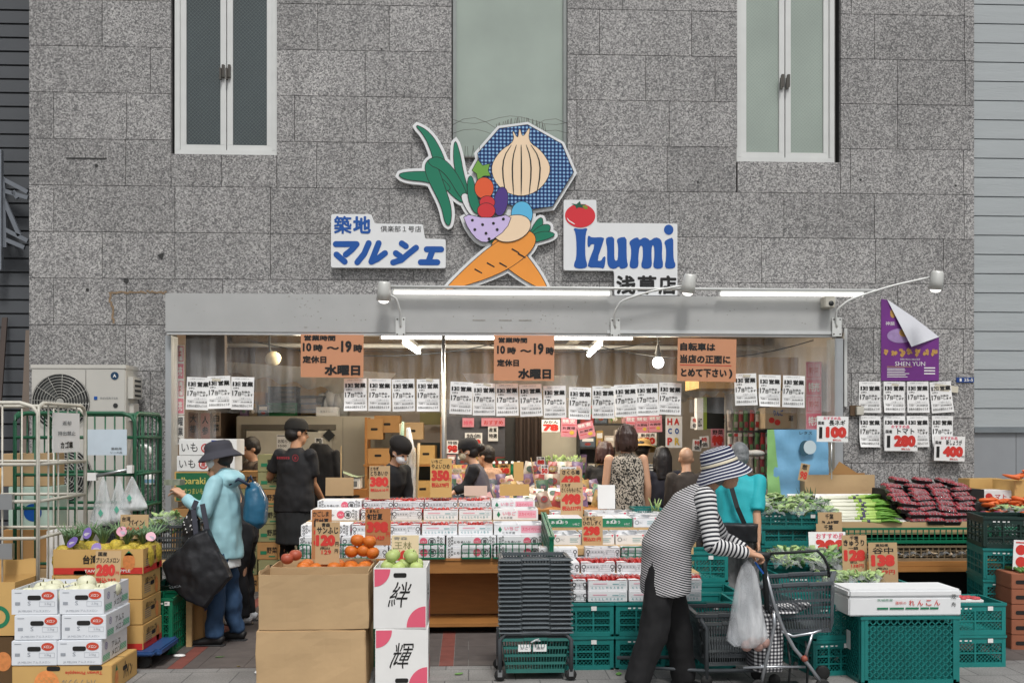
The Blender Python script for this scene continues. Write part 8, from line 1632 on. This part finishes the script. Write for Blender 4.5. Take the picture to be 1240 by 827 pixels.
   HT = HM @ Matrix.Translation((-.012, 0, .012)) @ Matrix.Rotation(R(hat[7] if len(hat) > 7 else 0), 4, 'Y'); ho.matrix_local = HT
   if len(hat) > 8:
    m = MB(); m.lathe([(cr_ + .008, .04), (cr_ + .009, .05), (cr_ + .006, .058)], 48, M=Matrix.Diagonal((1.04, .92, 1, 1))); m.build('hat_cord', hat[8], ho)
   m = None
  if m: m.build('hat', hmat, t)
 if mask:
  m = MB(); m.ell((.05, 0, -.042), (.056, .062, .05), HM, 16); mo = m.build('mask', MASKM if mask is True else mask, t); m = MB()
  for s_ in (-1, 1): m.tube([HM @ Vector((.06, .062 * s_, -.03)), HM @ Vector((0, .088 * s_, -.01))], .002, 4)
  m.build('ear_loop', MASKM, mo)
 t['_j'] = 1; del t['_j']
 return t, J, HM, k
def strap(mb, pts, w=.02, th=.004, up=(1, 0, 0)):
 for i in range(len(pts) - 1): mb.bar(pts[i], pts[i + 1], w, th, 0, up)
rad = R
g = P(270, 777, -2.1); xw, yw_ = X(271, -2.1), -2.1; JK = cloth('#9cc9d2', .6, .1, 7); JEAN = mat('denim', '#2b4767', .85, var=.3, scale=6, bump=.15, bscale=200); WT = cloth('#d9dcdc')
def at2(root, rz, px, py, Y):   # photo point on plane Y -> that person's own axes
 v = P(px, py, Y) - Vector(root); c, s_ = math.cos(-rz), math.sin(-rz); return Vector((v.x * c - v.y * s_, v.x * s_ + v.y * c, v.z))
rz1 = R(172); L1 = (xw, yw_, 0)
el1, wr1 = at2(L1, rz1, 247, 622, -2.33), at2(L1, rz1, 221, 599, -2.25); elr, wrr = at2(L1, rz1, 248, 622, -1.93), at2(L1, rz1, 222, 604, -2.0)
LEGS1 = ((Vector((.02, .09, .43)), Vector((.03, .1, .08))), (Vector((.0, -.09, .43)), Vector((-.06, -.1, .08))))
p1, J, HM, k = person('woman in a pale blue hooded jacket and dark bucket hat at the left table', L1, rz1, 1.5, 3, 6, 6, (el1, wr1), (elr, wrr), LEGS1, JK, .94, .70, 1.07, JEAN, None, 'short', None, ('brim', cloth('#3a3a42'), .125, .112, .175, .055, .3, 4), True, None, SHOE, None, .011, .7, True, straight=.12)
m = MB(); m.loft([(Vector((0, 0, .63)) * k, .176 * k, .136 * k), (Vector((0, 0, .70)) * k, .166 * k, .126 * k), (Vector((0, 0, .76)) * k, .14 * k, .1 * k)], 20); blob('undershirt', m, WT, p1, .011, 3, wr=.006, ws=12)
m = MB(); nk = J['nek']; m.loft([(nk + Vector((-.02, 0, -.06)) * k, .15 * k, .1 * k), (nk + Vector((-.06, 0, .0)) * k, .13 * k, .09 * k), (nk + Vector((-.075, 0, .05)) * k, .1 * k, .055 * k)], 18); m.ell(nk + Vector((-.1, 0, -.03)) * k, (.085 * k, .13 * k, .06 * k)); blob('hood', m, JK, p1, .011, 4, wr=.008, ws=14)
m = MB(); c = J['wr l'.replace(' ', '')]; d = (J['wrl'] - J['ell']).normalized(); m.box(tuple(J['wrl'] + d * .12 + Vector((0, -.05, .02))), (.12, .09, .04)); tag(m.build('wrapped_food', mat('pack_green_grey', '#8f9684', .3, var=.4, scale=30), loc=(0, 0, 0)), 'small wrapped food pack held by the woman in pale blue', 'food pack'); o_ = bpy.data.objects['wrapped_food']; o_.location = L1; o_.rotation_euler = (0, 0, rz1)
t = thing('backpack', 'teal blue leather backpack on the back of the woman in pale blue', 'backpack', tuple(P(307, 634, -2.08)), R(8)); BPK = mat('backpack_blue', '#1f5a78', .4, var=.2, scale=8, bump=.1); m = MB(); m.loft([((0, 0, 0), .135, .06), ((.015, 0, .02), .15, .085), ((.02, 0, .15), .145, .09), ((.0, 0, .26), .11, .06), ((-.02, 0, .31), .05, .025)], 20, power=.7); blob('body', m, BPK, t, .01, 3, wr=.006, ws=14)
m = MB(); m.tube([(.07, -.11, .1), (.09, -.09, .2), (.05, -.05, .28), (.03, .03, .3)], .005, 6); m.build('zip', STEEL, t); m = MB(); m.tube([(-.02, -.09, .29), (-.1, -.1, .34), (-.17, -.09, .3)], .012, 6); m.tube([(0, 0, .3), (-.02, 0, .36), (-.05, 0, .31)], .008, 6); m.build('strap', mat('navy_strap', '#20304a', .6), t); m = MB(); m.bb(.03, .1, -.105, -.095, .1, .112); m.build('badge', STEEL, t)
t = thing('tote_bag', 'large black folded tote bag hanging from the forearm of the woman in pale blue', 'bag', tuple(P(245, 735, -2.38))); BGM = mat('black_nylon', '#1b1c20', .42, var=.3, scale=6, bump=.5, bscale=14); o = Vector(t.location); tl = lambda px, py, dy=0: P(px, py, -2.38 + dy) - o
outl = [tl(199, 683), tl(236, 648), tl(252, 642), tl(258, 654), tl(280, 698), tl(248, 734), tl(238, 731), tl(215, 716), tl(203, 702)]
m = MB(); n = len(outl); cx_ = sum(outl, Vector()) / n
front = [v + Vector((0, -.05, 0)) for v in outl]; bk_ = [v + Vector((0, .05, 0)) for v in outl]; mid = [cx_ + (v - cx_) * 1.06 for v in outl]
vs = front + mid + bk_ + [cx_ + Vector((0, -.085, 0)), cx_ + Vector((0, .085, 0))]; fs = []
for i in range(n): j = (i + 1) % n; fs += [(i, j, 3 * n), (i, n + i, n + j, j), (n + i, 2 * n + i, 2 * n + j, n + j), (2 * n + j, 2 * n + i, 3 * n + 1)]
m.add(vs, fs); blob('body', m, BGM, t, .009, 2, wr=.011, ws=11); m = MB(); a = tl(238, 628, -.0)
for dx, pts in enumerate((((238, 652), (236, 632), (234, 616), (238, 606)), ((252, 650), (250, 636), (247, 620), (245, 610)))): strap(m, [tl(*q) for q in pts], .035, .008, (0, 1, 0))
m.build('strap', mat('strap_grey', '#3d3f4a', .7), t); m = MB(); M = Matrix.Translation(tl(208, 716, -.065)) @ Matrix.Rotation(R(-8), 4, 'Y'); m.text('LUCA', .03, .03, .08, .016, 0, 0, .02, M); m.build('lettering', GREYI, t)
t = thing('camouflage_bag', 'thin black patterned bag hanging beside the tote bag straps', 'bag', tuple(P(232, 672, -2.28))); m = MB(); m.loft([((0, 0, 0), .01, .03), ((0, 0, .1), .03, .07), ((0, 0, .25), .03, .06), ((.01, 0, .33), .012, .03)], 14, lat=(0, 1, 0)); CAM = mat('pattern_black', '#1a1a1c', .6, var=.2); nn, LL, bb_ = nodes(CAM); blob('body', m, CAM, t, .009, 2, wr=.012, ws=16); m = MB(); r0 = random.Random(3)
for i in range(24): x, z = r0.uniform(-.05, .05), r0.uniform(.03, .28); m.add([(x, -.045 - r0.uniform(0, .003), z), (x + .012, -.047, z + .004), (x + .004, -.047, z + .014)], [(0, 1, 2)])
m.build('pattern', PAPER, t)
x = X(297, -1.3); person('shopper in black trousers leaning forward behind the woman in pale blue', (x, -1.3, 0), R(178), 1.42, 24, 0, 0, top=cloth('#26282c'), topw=.85, sleeve=.9, bottom=cloth('#17181c'), hair='short', shoes=mat('shoe_pale', '#b9bcc0', .6), vox=.013)
person('dark haired shopper whose head shows above the olive cartons', (X(309, .85), .85, 0), R(215), 1.52, 4, 12, 0, top=cloth('#5a4f45'), bottom=cloth('#1b1c22'), hair='short', sleeve=.4)
xm, ym = X(357, -.0), .0; rz3 = R(68); L3 = (xm, ym, 0)
el3, wr3 = at2(L3, rz3, 379, 585, .0), at2(L3, rz3, 391, 606, .2); el3l, wr3l = at2(L3, rz3, 327, 577, .15), at2(L3, rz3, 330, 590, .38); BT = cloth('#17171a', .8, .2)
p3, J, HM, k = person('man in a black staff T-shirt with red lettering and a black cap seen from behind', L3, rz3, 1.69, 3, 6, -42, (el3l, wr3l), (el3, wr3), None, BT, .36, .8, 1.12, cloth('#141416'), None, 'short', None, ('cap', cloth('#15130f')), False, SKIN2, True, cloth('#1d1f21'), vox=.011)
m = MB(); M = Matrix.Translation(J['che'] + Vector((-.142 * k, 0, .04))) @ Matrix.Rotation(R(-90), 4, 'Z') @ Matrix.Rotation(R(2), 4, 'X'); [m.quad(-.12 + i * .024, -.102 + i * .024, .018, .042, 0, 0, M) for i in range(6)]; m.ring(.085, .03, .034, .007, -.004, 0, M=M); m.disc(.085, .03, .012, .016, -.004, 0, 12, M); m.build('shirt_lettering', mat('dark_red', '#8e2a33', .7), p3)
x = X(387, .7); p3b = thing('hanging_jacket', 'black jacket hanging on a stand behind the man in black', 'jacket', (x, .75, 0)); m = MB(); m.loft([((0, 0, .75), .1, .2), ((0, 0, 1.1), .09, .19), ((0, 0, 1.35), .07, .17), ((0, 0, 1.46), .05, .08)], 18, lat=(0, 1, 0)); m.loft([((.14, 0, 1.38), .05, .05), ((.2, -.02, 1.1), .05, .05), ((.2, -.03, .9), .045, .045)], 12); blob('cloth', m, cloth('#151517'), p3b, .013, 3, wr=.01, ws=9); m = MB(); m.tube([(0, .0, 0), (0, 0, 1.5)], .015, 8); m.bb(-.15, .15, -.15, .15, .008, .03); m.build('stand', BLACKP, p3b)
x = X(463, -.35); LL4 = (x, -.35, 0); person('masked staff woman in black with a dark cap bending over the strawberries', LL4, R(-40), 1.55, 22, 22, 0, top=cloth('#18191c'), sleeve=.9, bottom=cloth('#1b1c20'), hair='short', hat=('puff', cloth('#1a1614')), mask=True, apron=None)
x = X(585, .1); L5 = (x, .1, 0); rz5 = R(176); person('woman in a grey vest and black cap with a face mask facing left', L5, rz5, 1.52, 14, 4, 0, ((at2(L5, rz5, 566, 588, -.05)), (at2(L5, rz5, 548, 597, -.1))), None, None, cloth('#4d4a52'), .92, .8, 1.05, cloth('#24242a'), None, 'bun', None, ('cap', cloth('#1c1b1d')), mat('mask_cream', '#c9bda2', .7), sleevem=cloth('#151518'))
x = X(597, .55); person('shopper in a tan top with a yellow scarf behind the capped woman', (x, .65, 0), R(150), 1.44, 8, 0, 0, top=cloth('#b08e78'), sleeve=.9, bottom=cloth('#4a4440'), hair='short')
LP = leopard(); x = X(758, -.25); p6, J, HM, k = person('brown haired woman in a sleeveless leopard print dress seen from behind', (x, -.25, 0), R(92), 1.64, 0, 4, 8, top=LP, sleeve=0, hem=.86, topw=1.03, skirt=LP, hair='bob', hairm=mat('brown_hair', '#35211a', .42, var=.3, scale=30, bump=.6, bscale=70, stretch=(1, 1, .2)), shoes=SHOE, vox=.011)
t = thing('crossbody_bag', 'small black crossbody bag with a thin strap on the woman in the leopard dress', 'bag', (x, -.25, 0)); m = MB(); strap(m, [Vector((-.06, -.02, 1.37)) * k, Vector((-.03, -.155, 1.28)) * k, Vector((.04, -.16, 1.1)) * k, Vector((.11, -.165, .95)) * k, Vector((.2, -.12, .78)) * k], .012); strap(m, [Vector((-.13, -.02, 1.36)) * k, Vector((-.16, -.12, 1.2)) * k, Vector((-.165, -.1, .95)) * k], .02); m.build('strap', BLACKP, t); m = MB(); m.loft([((.2, -.12, .58), .05, .09), ((.2, -.12, .78), .05, .085)], 14, power=.6); m.build('pouch', BLACKP, t, bevel=.01)
person('shopper in a straw hat and striped top beyond the leopard dress', (X(779, .9), .9, 0), R(80), 1.5, 2, 8, -20, top=striped('small_stripe_cloth', '#c9c9c4', '#2b2c33', .03), topattr=lambda c: c.z, sleeve=.3, bottom=cloth('#2b2b2e'), hair='short', hat=('brim', cloth('#b5935a', .8), .12, .1, .19, .03, .5, 6))
person('shopper in black standing left of the leopard dress', (X(731, .35), .45, 0), R(60), 1.48, 8, 6, 0, top=cloth('#141416'), sleeve=.4, bottom=cloth('#1f1f23'), hair='bob', hairm=mat('red_brown_hair', '#3a1f1c', .45, var=.3))
person('shopper with long black hair and a dark navy jacket', (X(803, .1), .1, 0), R(96), 1.43, 4, 4, 0, top=cloth('#1b1b26'), sleeve=.9, bottom=cloth('#17171b'), hair='long', hairm=mat('black_hair', '#151112', .5, var=.25, scale=30))
person('bald headed shopper in a dark brown jacket beside the striped woman', (X(832, -.3), -.3, 0), R(84), 1.43, 8, 6, 0, top=cloth('#3a322c'), sleeve=.9, bottom=cloth('#2a2a2c'), hair='thin', hairm=mat('tan_scalp', '#b08a70', .5, var=.1))
xt, yt = X(894, -1.95), -1.95; L11 = (xt, yt, 0); rz11 = R(72); TQ = cloth('#1fa5ae', .7, .08)
p11, J, HM, k = person('grey haired person in a turquoise shirt and grey trousers with a crossbody bag', L11, rz11, 1.49, 9, 10, 10, None, (at2(L11, rz11, 916, 622, -2.05), at2(L11, rz11, 918, 655, -2.1)), None, TQ, .46, .84, 1.12, cloth('#7d7d7e'), None, 'short', mat('grey_hair', '#6d7072', .5, var=.4, scale=40, bump=.6, bscale=80), None, False, SKIN, mat('shoe_tan', '#6b5b4a', .6), fine=True, vox=.011, straight=.25)
t = thing('waist_bag', 'black waist bag with a broad dark strap on the turquoise shirt', 'bag', L11, rz11); m = MB(); strap(m, [Vector((-.03, .08, 1.31)), Vector((-.12, .06, 1.2)), Vector((-.17, .0, 1.0)), Vector((-.16, -.06, .86))], .035); m.build('strap', BLACKP, t); m = MB(); m.loft([((-.17, -.02, .74), .13, .04), ((-.18, -.02, .88), .14, .05)], 16, power=.6); blob('pouch', m, mat('bag_black', '#232428', .5, var=.2), t, .01, 3, wr=.006, ws=14)
x10, y10 = X(804, -3.55), -3.55; L10 = (x10, y10, 0); rz10 = R(-6)
STT = striped('shirt_stripes', '#cfcfcf', '#1c1e26', .0135, .46); STS = striped('sleeve_stripes', '#d9d9d9', '#22242c', .026, .52); STH = striped('hat_stripes', '#242a48', '#d4d6da', .024, .68, .8)
elr = at2(L10, rz10, 862, 660, -3.82); wrr_ = at2(L10, rz10, 908, 670, -3.77); ell_ = at2(L10, rz10, 874, 652, -3.32); wrl_ = at2(L10, rz10, 906, 666, -3.4)
LEG10 = ((at2(L10, rz10, 822, 768, -3.44), at2(L10, rz10, 828, 822, -3.42)), (at2(L10, rz10, 790, 772, -3.66), at2(L10, rz10, 770, 826, -3.68)))
_p = Vector((0, 0, .92)) * (1.6 / 1.66); _a = R(33)
def spine(c):   # length along the bent back, measured up the trunk
 v = Vector(c) - _p
 return 3 + v.x * math.sin(R(20)) + v.z * math.cos(R(20))
def slv(c, J):
 n = 'l' if c.y > 0 else 'r'; c = Vector(c); S_, E_, W_ = J['sh' + n], J['el' + n], J['wr' + n]; d1, d2 = (E_ - S_).normalized(), (W_ - E_).normalized()
 return 2 + (E_ - S_).length + ((c - E_).dot(d1) if (c - E_).dot(d1 + d2) < 0 else (c - E_).dot(d2))
p10, J, HM, k = person('elderly woman in a striped shirt, striped sun hat and black trousers pushing a shopping walker', L10, rz10, 1.57, 37, -22, 0, (ell_, wrl_), (elr, wrr_), LEG10, STT, .96, .62, 1.18, mat('black_trousers', '#0d0d10', .8, var=.2, scale=8, bump=.1), None, 'short', mat('grey_hair', '#6d7072'), ('brim', STH, .15, .11, .184, .085, .5, -8, mat('hat_cord', '#d8cfb8', .7)), False, SKIN, SHOE, None, .010, 1.15, True, .03, STS, spine, slv, .007, straight=.3)
# ================================================================== MORE STOCK INSIDE
m = MB(); rz_ = random.Random(31)
for i in range(60): a = P(690 + i * 1.2, 503 + rz_.uniform(-2, 3), 1.0); m.loft([(a, .004, .002), (a + Vector((rz_.uniform(-.02, .02), -.01, rz_.uniform(-.03, .03))), .014, .003), (a + Vector((rz_.uniform(-.04, .04), -.015, rz_.uniform(-.06, .04))), .003, .002)], 5)
tag(m.build('garland', LEAF), 'green artificial leaf garland strung above the pink sale flyers', 'garland')
for i, (z, y) in enumerate(((2.66, 1.5), (2.6, 2.2), (2.7, .75))): m = MB(); m.tube([(open_x0, y, z), (open_x1, y, z - .02 * i)], .022 + .006 * i, 8); tag(m.build('ceiling_pipe', (ALU, WFR, CEIL)[i]), f'{("grey", "white", "beige")[i]} pipe running along under the shop ceiling', 'pipe')
for i, (a, b, sg) in enumerate(((300, 620, .16), (560, 800, .12), (700, 985, .2))):
 A, B = P(a, 412, .5 + .2 * i), P(b, 412, .5 + .2 * i); m = MB(); m.tube([tuple(A.lerp(B, k / 12) - Vector((0, 0, sg * 4 * k / 12 * (1 - k / 12)))) for k in range(13)], .006, 5); tag(m.build('hanging_cable', BLACKP), f'black cable sagging under the shop ceiling, {ORD[i]} from the left', 'cable')
t = thing('ceiling_unit', 'square white ceiling air unit with dark slots above the middle of the shop', 'air unit', tuple(P(655, 414, 1.5))); m = MB(); m.bb(-.45, .45, -.3, .3, 0, .1); m.build('cover', COLD, t, bevel=.01); m = MB(); m.bb(-.3, .3, -.2, .2, -.004, -.0005); m.build('slots', FANB, t)
def stock(where, xa, xb, Y, z, n, seed, hmax=.26):
 r = random.Random(seed); x = xa; i = 0
 while x < xb - .06 and i < 20:
  w = r.uniform(.08, .2); h = r.uniform(.08, hmax); k = r.randrange(9); t = thing('stock_box', f'small stock box {where}, {ORD[i]} from the left', 'box', (x + w / 2, Y + r.uniform(0, .05), z), r.uniform(-.1, .1), 'small stock boxes'); q = MB(); q.bb(-w / 2 + .004, w / 2 - .004, -.07, .07, 0, h); q.build('body', SNC[k], t, bevel=.004); q = MB(); q.quad(-w * .35, w * .35, h * .55, h * .85, -.072); q.disc(0, h * .3, w * .2, h * .14, -.072, 1, 12); q.build('printing', [PAPER if k % 2 else SNC[(k + 4) % 9], SNC[(k + 2) % 9]], t); x += w; i += 1
t = thing('goods_shelf', 'dark metal goods shelf at the back right of the shop', 'shelf', ((X(702, 2.1) + X(800, 2.1)) / 2, 2.2, 0)); w = X(800, 2.1) - X(702, 2.1)
SHN = {.75: 'lowest', 1.1: 'second', 1.4: 'third', 1.68: 'top'}
for z in SHN: m = MB(); m.bb(-w / 2, w / 2, -.14, .16, z - .02, z); m.build('board', FANB, t); stock(f'on the {SHN[z]} goods shelf board', t.location.x - w / 2, t.location.x + w / 2, 2.12, z + .001, 20, int(z * 50), .22)
for sx in (-1, 1): m = MB(); m.bb(sx * (w / 2 + .012) - .012, sx * (w / 2 + .012) + .012, -.14, .16, 0, 1.85); m.build('post', FANB, t)
stock('in a row on the slate board ledge', X(541, 1.9), X(612, 1.9), 1.95, 1.2, 12, 3, .14); m = MB(); m.bb(X(541, 1.9), X(612, 1.9), 1.88, 2.09, 1.18, 1.199); tag(m.build('board_ledge', WOOD), 'brown ledge in front of the slate board', 'ledge')
stock('on the left end of the cold room roof', X(290, 2.6), X(322, 2.6), 2.68, zk + .002, 6, 8, .2)
for i, (a, b, c, d, tx) in enumerate(((228, 499, 240, 530, '大根'), (243, 500, 254, 533, '人参'), (257, 499, 267, 528, '白菜'))): paper_sign('hanging_banner', f'brown pink hanging banner with writing at the upper left inside, {ORD[i]} from the left', 'banner', a, b, c, d, .5, [(tx[0], .15, .1, .7, .3, 0, .03), (tx[1], .15, .5, .7, .3, 0, .03)], mat('banner%d' % i, ('#7d5a45', '#a8766a', '#8d7a68')[i], .7, var=.2), [INK])
for i, (px, py) in enumerate(((836, 505), (848, 528), (838, 532), (870, 500))): paper_sign('price_paper', f'small curled paper pinned on the right inner wall, {ORD[i]} one', 'price sign', px, py, px + 11, py + 14, 1.02, [('特', .2, .1, .6, .4, 1, .04), ('価', .2, .55, .6, .35, 0, .03)], PAPER, tilt=R(4 * (-1) ** i))
for i, (px, py, w_, h_) in enumerate(((1146, 470, 30, 8), (262, 460, 10, 3), (520, 460, 8, 3), (590, 466, 9, 3), (735, 468, 9, 3), (904, 455, 9, 3), (1084, 466, 9, 3))):
 Y = -.157 if px < 1000 else -.016; p = P(px, py, Y); m = MB(); m.quad(-w_ / 250, w_ / 250, -h_ / 250, h_ / 250); tag(m.build('tape_strip', mat('clear_tape', '#cfc9b8', .25), loc=tuple(p), rot=(0, rz_.uniform(-.3, .3), 0)), f'small strip of tape on a white notice, {ORD[i - 1]} from the left' if i else 'longer strip of tape over the last upper notice on the pillar', 'tape')
LSC = [LEAFP, LEAF, mat('dry_leaf', '#8a7a4a', .7), PAPER]
for i in range(14):
 px, py = rz_.uniform(215, 1200), rz_.uniform(785, 822); d = ray(px, py); p = Vector((0, CAMY, CAMZ)) + d * (-CAMZ / d.z); m = MB(); r_ = rz_.uniform(.012, .035); m.sheet(lambda u, v: ((u - .5) * r_ * 2, (v - .5) * r_ * (1 - (2 * u - 1) ** 2 + .15), .004 + .008 * (u - .4) ** 2 + .003 * math.sin(v * 5 + i)), 6, 3); p.z = .003
 tag(m.build('leaf_scrap', LSC[i % 4], loc=tuple(p), rot=(0, 0, rz_.uniform(0, 6))), 'small scrap of leaf or paper fallen on the paving in front of the stall', 'litter', 'scraps on the paving')
